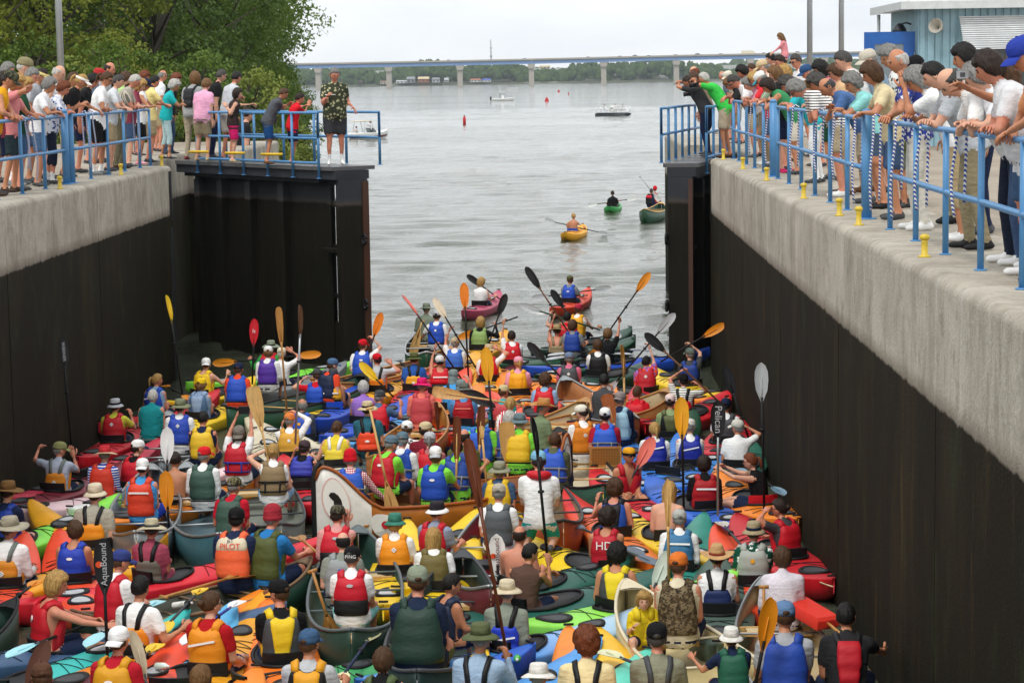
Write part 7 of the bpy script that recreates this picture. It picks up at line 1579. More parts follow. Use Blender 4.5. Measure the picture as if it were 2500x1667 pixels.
# ---- tan canoe at bottom right
a = P('B5', 1525, 490, 5, C_, hat=('cap', 'e07830'), vest=('tall', ('camo', '7a6a50', '4a3c28'), 'brown'), shirt='beige', sleeve='none', hair='brown', skin='ruddy', s=1.0)
P('B5', 1210, 825, 175, C_, s=.62, hz=.78, vest=('full', 'e8cc24', 'yellow'), shirt='e8cc24', hair='blond', hair_style='curly', look=5, skin='fair')
P('B6', 480, 1175, -8, C_, s=.68, hz=.86, hat=('bucket', 'e4e2da'), vest=('full', '1c5a44', 'forest'), shirt='navy', hair='brown', L=('B6', 150, 1350, .1))
a2 = P('B6', 950, 985, 3, C_, hat=('cap', '6484ac'), vest=('tall', '2448a4', 'navy'), shirt='a8aaae', hair='brown', s=1.04)
canoe(('B5', 1040, 620), ('N', 2010, 1790), 'd2c290', 'beige', 'c8b684', 'tan canoe with the small girl in yellow at its bow', W=1.0)
PD(a2, 'amber', 'black', ('B6', 845, 825), ('B6', 700, 1560), dy=-.35, bl=.46, wm=1.1, tw=30, label='yellow orange blade upright beside the blue cap')
a = P('B5', 965, 390, 10, vest=('sleek', 'e8cc1e', 'dark_grey'), shirt=None, sleeve='none', skin='tan', hair='black', hair_style='curly', R=('B5', 1290, 720, .0), t='in lime kayak'); K(a, '8fdc50', 'fat', 52)
PD(a, 'd8e4d4', 'dark_grey', ('B5', 1440, 350), ('B5', 1300, 710), dy=.2, ln=1.9)
a = P('B4', 1880, 615, 12, hat=('boonie', 'd4c6a8'), vest=('low', '2340c0', 'black'), badge=('bar', 'white'), shirt='8a9284', sleeve='long', hair='grey'); K(a, '4a90dc', 'sea', 40, col2='b4d4f0')
a = P('B4', 945, 505, 3, C_, hat=('cap', '8a9480'), vest=('tall', '1f3a30', 'forest'), shirt='1c2840', hair='brown', s=1.10, fat=.7, pants='olive'); a2 = P('B4', 1300, 545, 50, C_, s=.8, vest=('full', '1f2a44', 'orange'), shirt=None, sleeve='none', skin='tan', hair='black', hz=.95, look=20)
canoe(('B4', 1250, 600), ('B4', 930, 1440), '14302c', 'dark_grey', '2c3834', 'dark canoe under the big man in dark green vest', L=5.0, W=1.0)
a = P('B4', 1590, 1095, 5, hat=('boonie', '5c6444'), vest=('low', 'c8202e', 'black'), badge='oval', shirt='9cb4cc', sleeve='long', hair='grey', R=('B4', 1875, 1320), s=1.02); K(a, '4c9ae0', 'sea', 30)
a = P('B4', 575, 1340, 3, shirt='black', sleeve='none', hair='brown', hair_style='medium', vest=('sleek', '4a5a34', 'black'), t='bottom centre'); K(a, 'f0c41c', 'tour', 12)
a = P('B5', 245, 1510, 5, hat=('boonie', 'e8e4dc'), shirt='white', hair='grey', t='cut off at the bottom'); K(a, '62d0b8', 'sea', 27)
a = P('B5', 690, 1195, 3, vest=('low', 'a8161e', 'black'), badge='oval', shirt='e8d4a0', hair='red', hair_style='curly', s=1.02); K(a, 'f08a24', 'sea', -3)
PD(a, 'd8d8b0', 'dark_grey', ('B5', 775, 1245), ('B5', 1130, 1385), flat=.42, ln=2.0, label='cream blade on dark shaft between yellow and orange bows')
a = P('B5', 1335, 1150, 3, hat=('cap', 'black'), vest=('low', 'b0182a', 'dark_grey'), badge=('line', 'white'), shirt='8a8a74', hair='dark_grey', s=1.02); K(a, 'f0bc1c', 'sea', -12)
# small bottles on deck
for i, (z_, x, y, c_, l) in enumerate((('B4', 1980, 1300, '3cb83c', 'green drink bottle on the aqua kayak deck'), ('B2', 1800, 1340, 'd8ece0', 'clear bottle with green cap on light blue kayak'), ('B3', 100, 650, 'e8e8e0', 'white bottle on the yellow orange kayak deck'))):
    p = on_z(*px(z_, x, y), .34); e = tag(empty('bottle', p), l, 'bottle'); e.rotation_euler = (R(80), 0, R(40 * i)); b_ = MB(); b_.lathe([(.03, 0), (.036, .01), (.036, .14), (.02, .19), (.013, .2)], 12); b_.obj('body', mat('glass', c_), e); b_ = MB(); b_.lathe([(.015, .201), (.015, .225)], 10); b_.obj('cap', mat('plastic', 'white'), e)
# emblem on the tall white prow
vs = 1 if (VC.matrix_basis.to_3x3() @ Vector((1, 0, 0))).y < 0 else -1
for st_, nm in ((-1, 'a'),):
    vpatch('oval_ring', st_ * .90, .66, vell(.15, .26), mat('flat', 'e0b0a8'), vs, vem, .012); vpatch('oval_field', st_ * .90, .66, vell(.138, .245), mat('flat', 'f0eee6'), vs, vem, .015)
    bv = [(-.08, .03), (-.06, .07), (-.02, .085), (.02, .07), (.05, .03), (.06, -.02), (.05, -.07), (.07, -.13), (.06, -.19), (.035, -.20), (.03, -.14), (.01, -.09), (-.03, -.06), (-.03, -.02), (-.06, .0)]
    vpatch('beaver', st_ * .90, .66, bv, mat('flat', '1c1814'), vs, vem, .018)
    vpatch('scroll', st_ * .63, .62, vell(.15, .26), mat('flat', 'eceae2'), vs, vem, .012); vpatch('red_dot', st_ * .62, .64, vell(.05, .09), mat('flat', 'c01c28'), vs, vem, .016)
vpatch('oval_ring', .95, .66, vell(.10, .24), mat('flat', '5a5a58'), vs, vem, .012); vpatch('oval_field', .95, .66, vell(.09, .225), mat('flat', 'dcdad4'), vs, vem, .015)
place_kayaks()
# ============================================================ SPECTATORS
H0, H1, H2 = 3.7, 4.2, 4.8       # hip lines on the right deck
G0, G1, G2 = -8.1, -8.6, -9.2
def left(zone, x, y, X=G0, hgt=1.68, face=88, on=True, **kw): return SPEC(zone, x, y, X, face, hgt, rail=RXL if on else None, **kw)
def right(zone, x, y, X=H0, hgt=1.68, face=-88, on=True, **kw): return SPEC(zone, x, y, X, face, hgt, rail=RXR if on else None, **kw)
right('C6', 1060, 745, hgt=1.80, hair_style='bald', hair='dark_grey', shirt='white', pants='1c2436', plen='long', shoes='white', fat=.25, label='person balding with grey beard in white shirt and dark trousers on railing')
right('C6', 1170, 545, H1, 1.84, face=-100, on=False, hair='black', hair_style='medium', shirt='white', pants='navy', plen='long', lean=4, hands={'R': 'hip'}, t='standing behind')
lady = right('C6', 1535, 735, 3.90, 1.66, face=-70, hair='brown', hair_style='bob', shirt='white', pants='3a5478', shoes='white', socks='white', hands={'R': ('C6', 1190, 800, .25)}, look=-5, pitch=8, t='holding up camera', fat=.3)
right('C6', 1400, 640, 3.62, 1.74, face=-84, hair='dark_brown', hair_style='medium', shirt='d8d8da', pants='3f5878', shoes='white', socks='white', t='behind camera holder', fat=.9, hem=-.02)
right('C6', 1715, 520, 4.0, 1.78, face=-85, hat=('cap', '2c3f9c'), shirt='e8a070', pants='denim', t='at right edge')
right('C6', 750, 735, hgt=1.68, face=-75, hair='grey', hair_style='bob', shirt='white', pants='b09c78', plen='crop', shoes='white', hands={'L': 'face'}, pitch=40, t='chin in hand')
right('C6', 735, 640, H1, 1.72, on=False, hat=('cap', 'black'), shirt='a8acb2', pants='8f8468', plen='long', shoes='black', lean=22, hair='dark_grey', t='behind grey bob')
right('C6', 640, 905, 4.2, 1.18, face=-150, on=False, hair='black', skin='tan', shirt='5a6440', pants='5c6258', lean=10, pitch=4, look=20, label='person, dark haired child in olive shirt peering between adults at railing')
right('C6', 565, 575, 3.68, 1.78, face=-84, hair='white', hair_style='bald', shirt=('floral', '34418c', 'e6e6ec'), pants='d8d4c8', plen='long', shoes='white', lean=5, label='person with white hair in blue pineapple print shirt and cream trousers')
right('C6', 490, 530, H1, 1.72, face=-95, on=False, hair='grey', hair_style='medium', shirt=('floral', 'e8e8e6', '1c1c1e'), sleeve='none', pants='khaki', lean=6, t='back row')
right('C6', 155, 775, hgt=1.58, hair='grey', hair_style='curly', shirt='8fd0cc', pants='46566c', skirt=True, shoes='black', label='person with grey curls in aqua blouse and denim skirt bending over railing')
right('C6', 70, 565, H1, 1.80, face=-80, hair='dark_grey', shirt='e8e8e6', pants='b8a68c', plen='long', shoes='brown', lean=14, on=False, text=(('PEPPER', .40, .06, 'c03030', {'off': .02}),), t='with printed back')
right('C5', 1600, 475, 4.3, 1.66, on=False, hair='brown', hair_style='medium', glasses=True, shirt='d8b088', pants='khaki', t='beside printed shirt')
right('C5', 1440, 565, hgt=1.60, face=-82, hair='dark_grey', hair_style='curly', shirt=('vstripe', 'e6d4c0', 'f2e8da'), pants='b8a890', plen='long', shoes='brown', t='in blouse')
right('C5', 1470, 445, H1, 1.68, face=-95, on=False, hair='black', hair_style='bob', glasses=True, shirt='e07a90', sleeve='none', pants='dark_green', lean=5)
right('C5', 1265, 610, hgt=1.72, hair='grey', hair_style='medium', glasses=True, shirt=('stripe', 'e8e6e2', '2a2a2c'), pants='a89a80', shoes='white', pitch=55, t='bending low')
right('C5', 1250, 372, H2, 1.84, face=-110, on=False, hair='dark_grey', glasses=True, shirt='f0f0f0', pants='khaki', lean=3, t='tall in back')
right('C5', 1180, 572, hgt=1.62, face=-80, hair='dark_grey', hair_style='curly', shirt='2fb0b8', pants='f0f0f0', plen='long', shoes='dark_grey', t='white trousers')
right('C5', 1150, 475, 4.35, 1.62, on=False, hair='blond', hair_style='curly', shirt='1c1c1e', pants='khaki', t='second row')
right('C5', 1065, 485, 4.05, 1.64, hair='light_brown', hair_style='bob', shirt='1a1a1c', pants='navy', shoes='hot_pink', t='pink shoes')
right('C5', 1110, 375, H2, 1.80, on=False, hair='dark_brown', shirt='pink', pants='navy', lean=2, t='behind crowd')
dad = right('C5', 1025, 352, 5.5, 1.82, face=-85, on=False, hair='black', shirt='b04a70', pants='navy', lean=0, t='carrying girl')
gsp = SPEC('C5', 1115, 150, 5.62, -80, 1.22, lean=2, base=DZ + 1.42, hair='light_brown', hair_style='long', shirt='f09aa0', sleeve='long', pants='dark_grey', pitch=26, look=0, hands={'L': ('C5', 1000, 330), 'R': ('C5', 1010, 320)}, label='person, girl in pink top with long brown hair raised on shoulders above crowd')
right('C5', 955, 425, H1, 1.74, on=False, hat=('cap', 'd0b890'), shirt='e0c8b8', pants='khaki', hair='grey', lean=5, t='second row')
right('C5', 945, 525, hgt=1.66, hat=('cap', 'e8e6e0', '3aa0b0'), shirt=('vstripe', '8a9a80', 'c0c8b0'), pants='d8d0c0', hair='grey', label='person in white cap with teal bill and sage shirt clasping hands at railing')
right('C5', 885, 528, 4.1, 1.62, hair='blond', hair_style='medium', glasses=True, shirt='d8343c', pants='denim')
right('C5', 775, 465, 4.05, 1.78, hair='black', hair_style='medium', shirt='6a1626', pants='7a8088', lean=20)
right('C5', 705, 545, hgt=1.76, hair='dark_grey', glasses=True, shirt='f2f2f0', pants='9c8c70', plen='long', shoes='white', t='far end')
right('C5', 665, 575, 4.1, 1.62, hair='light_brown', hair_style='bob', glasses=True, shirt='2a2a2c', pants='khaki', t='far end')
right('C5', 650, 505, H1, 1.70, on=False, hat=('cap', 'e0dcc8'), shirt='c0b8a4', pants='khaki', hair='light_brown', lean=6, t='far end')
for i, (z_, x, y, X_, hg, on, kw) in enumerate((('C5', 835, 570, 3.7, 1.64, True, dict(hair='grey', hair_style='medium', shirt='c88a9a', pants='khaki', t='between red and maroon')),
    ('C5', 1005, 590, 3.7, 1.60, True, dict(hair='dark_brown', hair_style='bob', shirt='3c8a58', sleeve='none', pants='d8d0c0', t='between pairs')), ('C5', 1345, 470, 4.5, 1.74, False, dict(hair='grey', hat=('cap', '30507c'), shirt='c0c4c8', lean=4, t='back row')),
    ('C5', 1385, 600, 3.7, 1.60, True, dict(hair='light_brown', hair_style='pony', shirt='7a3a6a', pants='khaki', t='tucked in')), ('C5', 1535, 600, 3.7, 1.66, True, dict(hair='dark_grey', hair_style='bald', shirt='4a6a9a', pants='9a8c74', t='right rail')),
    ('C6', 330, 690, 3.75, 1.66, True, dict(hair='brown', hair_style='bob', shirt='d8c8a0', pants='denim', t='beside aqua blouse')), ('C6', 300, 560, 4.4, 1.78, False, dict(hat=('cap', 'c8c0b0'), hair='grey', shirt='8aa0b4', lean=3, t='behind aqua blouse')),
    ('C6', 900, 700, 3.8, 1.70, True, dict(hair='black', shirt='b8bcc0', pants='8f8468', plen='long', shoes='black', t='next to grey bob')), ('C6', 1290, 720, 3.72, 1.70, True, dict(hair='grey', hair_style='medium', shirt='e4e6ea', pants='denim', plen='long', shoes='white', t='between two whites')),
    ('C5', 600, 500, 4.3, 1.72, False, dict(hair='white', hair_style='bald', shirt='6c7a8a', lean=5, t='far end')), ('C5', 860, 440, 4.9, 1.78, False, dict(hair='brown', shirt='6a8a6a', lean=2, t='back row')))): right(z_, x, y, X_, hg, on=on, **kw)
for i, (x, y, X_, hg, on, kw) in enumerate(((25, 660, -8.1, 1.66, True, dict(hair='dark_brown', hair_style='bob', shirt='b04858', pants='navy', t='left edge')), (395, 690, -8.1, 1.66, True, dict(hair='grey', hair_style='medium', shirt='e8e8ea', pants='4a6688', t='left rail')), (585, 640, -8.7, 1.74, False, dict(hair='brown', shirt='c8b088', lean=3, t='left back row')),
    (790, 610, -9.3, 1.78, False, dict(hat=('cap', 'b03030'), hair='brown', shirt='6a7c90', lean=2, t='left back row')), (945, 660, -8.15, 1.70, True, dict(hair='dark_grey', shirt='d4d8dc', pants='khaki', t='left rail')), (1120, 690, -8.12, 1.64, True, dict(hair='blond', hair_style='bob', shirt='8a3a4a', pants='denim', t='left rail')), (60, 570, -9.2, 1.78, False, dict(hair='grey', shirt='9aa08c', lean=2, t='left back row')))): left('C1', x, y, X_, hg, on=on, **kw)
# photographers on the right gate
SPEC('C5', 430, 530, None, -75, 1.76, Y=45.2, base=3.71 + UP, hair='white', shirt='3cc44c', pants='b8a890', shoes='brown', hands={'R': 'cam', 'L': 'cam'}, lean=24, hunch=20, pitch=12, look=0, label='person with white hair in bright green polo aiming a camera on gate')
SPEC('C5', 345, 470, None, -70, 1.80, Y=47.0, base=3.71 + UP, hair='red', hair_style='bald', shirt='2a3548', pants='navy', plen='long', lean=8, t='on right gate')
SPEC('C5', 345, 520, None, -60, 1.72, Y=46.3, base=3.71 + UP, hair='brown', hair_style='medium', shirt='8a7a60', pants='navy', lean=14, t='on right gate')
SPEC('C5', 292, 552, None, -60, 1.66, Y=45.6, base=3.71 + UP, hair='dark_brown', shirt='3c3c3e', pants='navy', plen='long', hands={'R': 'cam', 'L': 'cam'}, lean=26, t='aiming camera')
for (z_, x, y, Y, l) in (('C5', 372, 575, 44.9, 'black camera raised by the green polo photographer'), ('C5', 320, 655, 45.4, 'black camera held by the dark haired photographer on the gate')):
    e = tag(empty('camera_held', on_y(*px(z_, x, y), Y)), l, 'camera'); q = MB(); q.box((-.03, -.075, -.05), (.03, .075, .05)); q.obj('body', mat('rubber', 'black'), e, 'auto'); q = MB(); q.tube([(-.03, 0, 0), (-.16, 0, -.01)], [.04, .045], 12); q.obj('lens', mat('rubber', 'black'), e)
e = tag(empty('camera_held', lady['M'] @ Vector(lady['arms']['R'][2]) + Vector((-.03, 0, .10))), 'small silver camera held out over the right railing', 'camera'); q = MB(); q.box((-.045, -.012, -.03), (.045, .012, .03)); q.obj('body', mat('metal', 'light_grey'), e, 'auto'); q = MB(); q.box((-.02, -.0145, -.018), (.02, -.0125, .018)); q.obj('screen', mat('glass', (.02, .02, .02)), e, 'auto')
# ---- left deck
left('C1', 75, 645, hgt=1.78, hat=('cap', ('camo', '5a5a44', '30322a')), shirt='eca81c', sleeve='none', pants='5a5450', shoes='dark_brown', skin='tan', hair='dark_brown', label='person in camouflage cap and yellow tank top resting on left railing')
left('C1', 140, 672, hgt=1.64, hair='blond', hair_style='bob', shirt='e08c8c', pants='2a3a40', hands={'R': 'face'}, shoes='dark_brown', t='hand to face')
left('C1', 212, 680, hgt=1.64, hair='blond', hair_style='medium', shirt='1f4a34', sleeve='none', pants='3c5a80', t='left deck')
left('C1', 200, 545, G1, 1.86, on=False, hat=('cap', '8a8260'), hair='white', shirt='e6e6e2', pants='khaki', lean=2, socks='white', shoes='grey', t='tallest on left')
left('C1', 255, 615, G1, 1.74, on=False, hair='grey', shirt='eceff2', pants='4a6688', shoes='grey', lean=16)
left('C1', 330, 612, G1, 1.74, on=False, hat=('visor', 'e8d890'), glasses=True, hair='dark_brown', shirt='a8abb0', pants='denim', lean=6)
left('C1', 470, 592, G1, 1.78, on=False, hair='white', hair_style='bald', shirt='f0f0ee', sleeve='none', pants='5c6c8c', lean=6, t='left deck')
left('C1', 505, 712, hgt=1.62, hair='red', hair_style='medium', shirt=('floral', 'e4e8f0', '2c4a8c'), pants='1c2438', plen='crop', shoes='dark_grey', socks='white', label='person with short reddish hair in blue and white floral shirt on left railing')
left('C1', 650, 655, G0 - .25, 1.68, hat=('visor', 'ece8e0'), hair='blond', hair_style='pony', shirt='151517', pants='e8e6e0', plen='crop', hands={'R': 'chest'}, lean=14)
left('C1', 740, 655, G1, 1.70, on=False, hair='black', hair_style='medium', shirt='18181a', pants='navy', lean=12, t='left deck')
left('C1', 850, 640, G0 + .08, 1.76, hair='brown', hair_style='pony', glasses=True, shirt='f2f2f2', pants='141416', shoes='grey', socks='white', lean=4, hem=-.16, t='black shorts')
left('C1', 875, 560, G2, 1.86, on=False, hair='dark_brown', hair_style='bald', shirt='b8bcc2', pants='khaki', lean=2, t='left deck')
left('C1', 1000, 635, G1, 1.68, face=70, on=False, hair='brown', hair_style='medium', shirt='b8dc8c', pants='khaki', hands={'R': 'chest', 'L': 'chest'}, lean=4)
left('C1', 1075, 655, hgt=1.76, hair='white', shirt=('vstripe', 'c8c0b0', '6a665c'), pants='6a6450', plen='long', shoes='dark_brown', label='person with white hair in striped shirt and khaki trousers on left railing')
left('C1', 1160, 682, hgt=1.62, hat=('cap', '1c2846'), hair='brown', hair_style='bob', shirt='f0f0ee', sleeve='none', pants='141416', shoes='pink', t='left railing')
left('C1', 1235, 655, G0 - .1, 1.68, hair='black', shirt='ecd890', pants='khaki', face=60)
left('C1', 1150, 620, G2, 1.72, on=False, hair='red', hair_style='medium', shirt='a8a8a4', pants='navy', lean=2, t='left deck')
left('C1', 1300, 612, G2, 1.80, face=60, on=False, hair='grey', hair_style='bald', glasses=True, shirt='eceef0', pants='khaki', lean=0)
left('C1', 1390, 692, hgt=1.60, face=80, hair='white', hair_style='curly', shirt='1fb4b8', pants='b4d0d4', plen='crop', shoes='dark_grey', label='person with white curls in turquoise shirt and pale trousers by the gate')
left('C1', 1405, 640, G1, 1.68, on=False, hair='red', hair_style='bob', shirt='1c1c1e', pants='denim', plen='long', lean=4, t='behind turquoise')
# on and behind the left gate
def gt(zone, x, y, Y, face, hgt=1.7, base=3.71 + UP, **kw): return SPEC(zone, x, y, None, face, hgt, Y=Y, base=base, **kw)
gt('C2', 185, 635, 48.4, 20, 1.70, lean=3, hair='light_brown', hair_style='bob', shirt='9a9c9c', vest=('pack', '1c1c1e', 'black'), pants='a89c84', plen='long', shoes='maroon', pitch=4)
gt('C2', 275, 682, 47.5, 25, 1.62, lean=6, hair='light_brown', hair_style='medium', shirt='ecaac8', pants='8f8268', shoes='tan', t='facing away')
gt('C2', 395, 612, 49.2, 70, 1.78, lean=6, hair='dark_grey', glasses=True, shirt='1a1a1c', pants='navy', plen='long', t='left gate')
gt('C2', 515, 628, 47.8, 50, 1.78, lean=8, hair='black', shirt='c4c8cc', pants='c8c4b8', hands={'L': 'chest'}, t='camera strap')
gt('C2', 525, 757, 46.4, 70, 1.38, lean=0, hair='dark_brown', hair_style='bob', shirt='3a2c2a', sleeve='none', pants='d81f6c', shoes='tan', hands={'R': ('C2', 430, 850, -.1), 'L': ('C2', 670, 835, -.1)}, pitch=6, look=15, t='girl on gate')
gt('C2', 890, 752, 45.2, 75, 1.50, lean=22, hair='brown', shirt='53565c', pants='1c4a80', shoes='brown', hands={'R': ('C2', 935, 835, .3), 'L': ('C2', 930, 830, -.1)}, t='boy on gate rail')
gt('C2', 1020, 792, 44.9, 60, 1.32, lean=8, hair='dark_brown', shirt='d81a28', pants='1c2a4c', shoes='brown', hands={'R': ('C2', 1085, 835, .2), 'L': ('C2', 1080, 840, -.2)}, t='boy beside big man')
big = gt('C2', 1295, 602, 44.3, 170, 1.88, lean=2, hair='grey', shirt=('floral', '3c4030', 'b8b890'), pants='38393c', shoes='white', socks='white', fat=.45, hands={'L': ('C2', 1445, 860, -.1), 'R': ('C2', 1235, 775, -.35)}, pitch=22, look=-15, skin='ruddy', label='big grey haired person in leafy print shirt and dark shorts at gate end')
gt('C2', 612, 925, 56, 60, 1.70, base=2.65, lean=0, hair='dark_brown', glasses=True, shirt='1c1c20', pants='navy', plen='long', t='below the bank')
e = tag(empty('paper_plate', on_y(*px('C2', 1262, 757), 43.95)), 'white paper in the big man hand at the gate end', 'paper'); q = MB(); q.box((-.10, -.04, -.006), (.10, .04, .008)); q.obj('sheet', mat('flat', 'f0f0ea'), e, 'auto')
for i, (x0, x1, y) in enumerate(((135, 290, 1212), (425, 578, 1222), (712, 880, 1232))):
    A, B_ = on_y(*px('C2', x0, y), 45.6 - i * .9), on_y(*px('C2', x1, y), 45.4 - i * .9); q = MB(); q.tube([A, B_], .028, 8); o = q.obj('handle_bar', mat('paint', 'e0b81c')); tag(o, f'{ordinal(i)} yellow valve bar from the left on the left gate walkway', 'handle')
# two people and hardware in boats on the river
def launch(wx, wy, L, h, hull, stripe, label, kind):
    p = on_z(wx, wy, 0); e = tag(empty('motor_boat', (p.x, p.y, 0), R(-h)), label, 'boat'); hl = L / 2; W = L * .19
    ts = np.linspace(-1, 1, 15); rs = []
    for t in ts:
        w_ = W * (1 if t < 0 else (1 - t ** 2.6)) + .02; zs = .62 + .28 * max(0, t) ** 2; rs.append([(0, t * hl, -.2 + .5 * max(0, t) ** 4), (w_ * .8, t * hl, -.05 + .4 * max(0, t) ** 4), (w_, t * hl, .3 + .2 * max(0, t) ** 2), (w_, t * hl, zs), (w_ * .8, t * hl, zs + .03), (0, t * hl, zs + .05), (-w_ * .8, t * hl, zs + .03), (-w_, t * hl, zs), (-w_, t * hl, .3 + .2 * max(0, t) ** 2), (-w_ * .8, t * hl, -.05 + .4 * max(0, t) ** 4)])
    b = MB(); b.rings([r_[::-1] for r_ in rs]); b.obj('hull', mat('plastic', hull), e, 'auto')
    if stripe:
        for s in (-1, 1): b = MB(); b.grid([[(s * (abs(r_[2][0]) + .012), r_[2][1], r_[2][2] - .12), (s * (abs(r_[3][0]) + .012), r_[3][1], r_[2][2] + .06)] for r_ in rs[:-1]], 0, s < 0); b.obj('stripe', mat('plastic', stripe), e)
    if kind == 'bimini':
        for y in (-.3 * hl, .15 * hl):
            b = MB(); b.tube([(-W * .9, y, .65), (-W * .85, y * .6 - .2, 1.75), (W * .85, y * .6 - .2, 1.75), (W * .9, y, .65)], .025, 6); b.obj('frame', mat('metal', 'silver'), e)
        b = MB(); b.box((-W * .9, -.45 * hl, 1.76), (W * .9, .05 * hl, 1.82)); b.obj('canopy', mat('cloth', 'cream'), e, 'auto')
        b = MB(); b.rings([[(x, .28 * hl + y, z) for x, y, z in ((-W * .8, 0, .68), (W * .8, 0, .68), (W * .6, -.25, 1.1), (-W * .6, -.25, 1.1))], [(x, .28 * hl + y, z) for x, y, z in ((-W * .8, .02, .68), (W * .8, .02, .68), (W * .6, -.23, 1.1), (-W * .6, -.23, 1.1))]]); b.obj('windscreen', mat('glass', (.2, .24, .26)), e, 'auto')
    if kind == 'console':
        b = MB(); b.box((-.4, -.1 * hl, .66), (.4, .1 * hl, 1.4)); b.obj('console', mat('plastic', 'white'), e, 'auto')
        for x in (-.55, .55):
            for y in (-.25, .12): b = MB(); b.tube([(x, y * hl, .66), (x * .9, y * hl, 2.1)], .03, 6); b.obj('post', mat('metal', 'dark_grey'), e)
        b = MB(); b.box((-.8, -.34 * hl, 2.1), (.8, .22 * hl, 2.17)); b.obj('hardtop', mat('plastic', 'white'), e, 'auto')
        for x in (-.6, .3): b = MB(); b.tube([(x, -.2 * hl, 2.17), (x, -.3 * hl, 4.0)], .02, 5); b.obj('antenna', mat('plastic', 'white'), e)
        b = MB(); b.box((-.25, -hl - .35, .2), (.25, -hl, 1.1)); b.obj('outboard_motor', mat('plastic', 'black'), e, 'auto')
    return e, p
e, p = launch(893, 341, 5.4, 48, 'f0f0ec', '6a1a28', 'white motor boat with maroon stripe and canopy near the big man', 'bimini')
for dx, dy, c_, hr, l in ((-.75, -.8, 'a8a29a', 'dark_brown', 'person seated at the stern of the maroon striped motor boat'), (.55, .0, 'f0f0f0', 'brown', 'person in white standing under the canopy of the maroon striped boat')):
    sp = mkspec('stand', .95, -60, dict(shirt=c_, hair=hr), dict(vox=.05)); sp['M'] = Matrix.Translation((p.x + dx, p.y + dy, .12 if dx > 0 else -.35)) @ Matrix.Rotation(R(60), 4, 'Z'); sp['hand'] = {'R': (np.array([.1, .3, 1.2]), 'rest'), 'L': (np.array([-.1, .3, 1.2]), 'rest')}; sp['label'] = l; build_body(sp); PEOPLE.append(sp)
e, p = launch(1228, 247, 5.8, 80, 'f2f2f0', None, 'white centre console boat with dark outboard in midstream', 'console')
launch(1252, 219, 5.0, -85, 'e8e8e6', None, 'small distant white boat just beyond the centre console boat', 'none')
p = on_z(1497, 283, 0); e = tag(empty('pontoon_boat', (p.x, p.y, 0), R(-105)), 'white pontoon boat with railings and life ring on the river', 'boat')
for s in (-1, 1): q = MB(); q.tube([(s * .95, -2.4, .1), (s * .95, 1.9, .1), (s * .95, 2.5, .25)], [.3, .3, .05], 12); q.obj('pontoon', mat('metal', 'dark_grey'), e)
q = MB(); q.box((-1.25, -2.3, .42), (1.25, 2.3, .52)); q.obj('deck', mat('plastic', 'light_grey'), e, 'auto')
for s in (-1, 1):
    for y in np.linspace(-2.2, 2.2, 7): q = MB(); q.tube([(s * 1.2, y, .52), (s * 1.2, y, 1.35)], .03, 6); q.obj('rail_post', mat('metal', 'white'), e)
    for z in (.9, 1.35): q = MB(); q.tube([(s * 1.2, -2.2, z), (s * 1.2, 2.2, z)], .03, 6); q.obj('rail', mat('metal', 'white'), e)
    q = MB(); q.box((s * 1.15 - .01, -.4, .6), (s * 1.15 + .01, 2.1, 1.3)); q.obj('side_panel', mat('plastic', 'f0f0f0'), e, 'auto')
q = MB(); q.box((-.4, -.2, .53), (.5, .5, 1.5)); q.obj('console', mat('plastic', 'white'), e, 'auto')
q = MB(); q.tube([(1.24, .1 + .3 * math.cos(t), .95 + .3 * math.sin(t)) for t in np.linspace(0, 6.283, 17)], .07, 6); q.obj('life_ring', mat('plastic', 'white'), e)
for i, (dx, dy, c_, l) in enumerate(((-1.3, .3, '2a2a2c', 'person in black at the left end of the pontoon boat'), (.2, .2, '20242c', 'person in dark clothing amidships on the pontoon boat'), (1.3, .2, 'c02830', 'person in red on the pontoon boat'))):
    sp = mkspec('stand', .92, 90, dict(shirt=c_, hair='dark_brown'), dict(vox=.06)); sp['M'] = Matrix.Translation((p.x + dx, p.y + dy, .1)) @ Matrix.Rotation(R(-90), 4, 'Z'); sp['hand'] = {'R': (np.array([.2, .2, .9]), 'rest'), 'L': (np.array([-.2, .2, .9]), 'rest')}; sp['label'] = l; build_body(sp); PEOPLE.append(sp)
finish_people()
HAZE = .00010
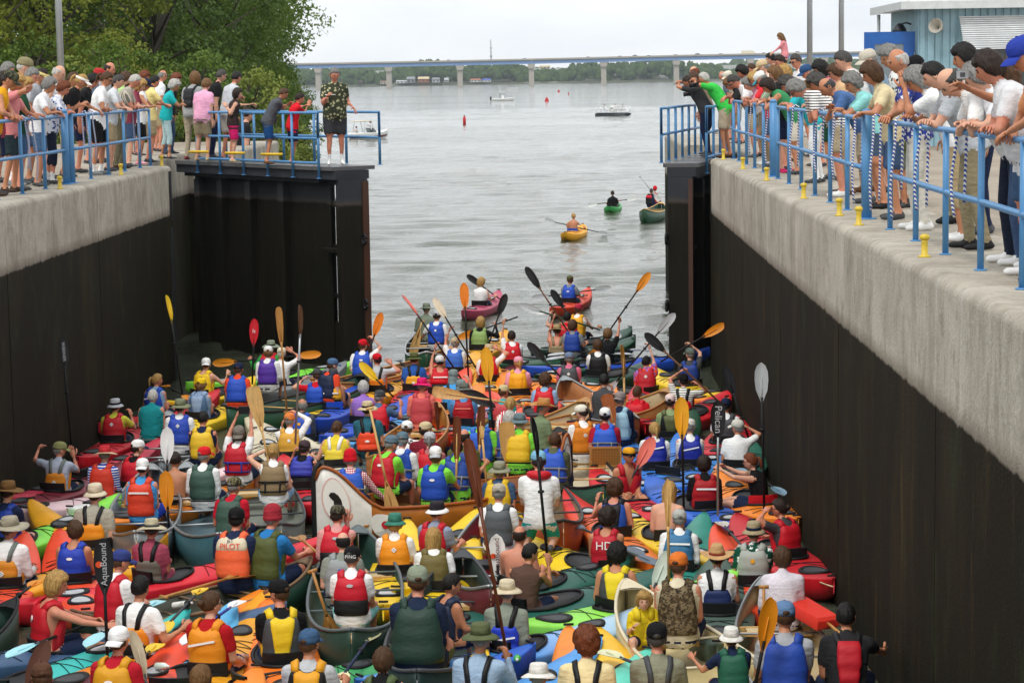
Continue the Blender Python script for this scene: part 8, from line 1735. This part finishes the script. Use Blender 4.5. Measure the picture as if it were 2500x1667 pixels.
# ---- hazy air over the river
b = MB(); b.box((-3200, -60, -3), (3200, 3300, 75)); hz = b.obj('haze', (), None, False); hz['kind'] = 'stuff'; hz['label'] = 'pale summer haze over the river'; hz['category'] = 'haze'
m = bpy.data.materials.new('haze_air'); m.use_nodes = True; m.node_tree.nodes.clear()
pv = m.node_tree.nodes.new('ShaderNodeVolumePrincipled'); pv.inputs['Color'].default_value = (.82, .9, 1, 1); pv.inputs['Density'].default_value = HAZE; pv.inputs['Anisotropy'].default_value = .2
mo = m.node_tree.nodes.new('ShaderNodeOutputMaterial'); m.node_tree.links.new(pv.outputs[0], mo.inputs['Volume']); hz.data.materials.append(m)

def single_out():
    """things that would share a description also say where they are"""
    for o in bpy.data.objects:
        if o.parent is None and o.get('category') == 'person' and o.matrix_basis.translation.z > 2 and not any(w_ in o['label'] for w_ in ('deck', 'gate', 'rail', 'crowd', 'left', 'bank')):
            p_ = o.matrix_basis.translation; t = ('on the left gate' if p_.x < -3.5 and p_.y > 43.3 and p_.x > -7.6 else 'on the left deck') if p_.x < 0 else ('on the right gate' if p_.y > 43 and p_.x < 3.6 else 'on the right deck')
            o['label'] = ' '.join(o['label'].split()[:12]) + ' ' + t
    for rnd in range(3):
        by = {}
        for o in bpy.data.objects:
            if o.parent is None and 'label' in o: by.setdefault(o['label'].lower(), []).append(o)
        for l, os_ in by.items():
            if len(os_) < 2: continue
            pr = [proj(o.matrix_basis.translation + Vector((0, 0, .5))) for o in os_]
            if rnd == 0:
                for o, (x, y) in zip(os_, pr):
                    col = ('at far left', 'left of centre', 'in the centre', 'right of centre', 'at far right')[min(4, max(0, int((x - 200) / 420)))]
                    if o.matrix_basis.translation.z > 2: t = 'on the left deck' if x < 1250 else 'on the right deck'
                    else: t = col + ('' if 900 < y < 1250 else (' in front' if y >= 1250 else ' near the gates'))
                    o['label'] = ' '.join(o['label'].split()[:16 - len(t.split())]) + ' ' + t
            else:
                for k, i in enumerate(sorted(range(len(os_)), key=lambda q: pr[q][0])):
                    t = ('leftmost such' if k == 0 else 'rightmost such') if len(os_) == 2 else f'{ordinal(k)} from left'
                    os_[i]['label'] = ' '.join(os_[i]['label'].split()[:16 - len(t.split())]) + ' ' + t
single_out()
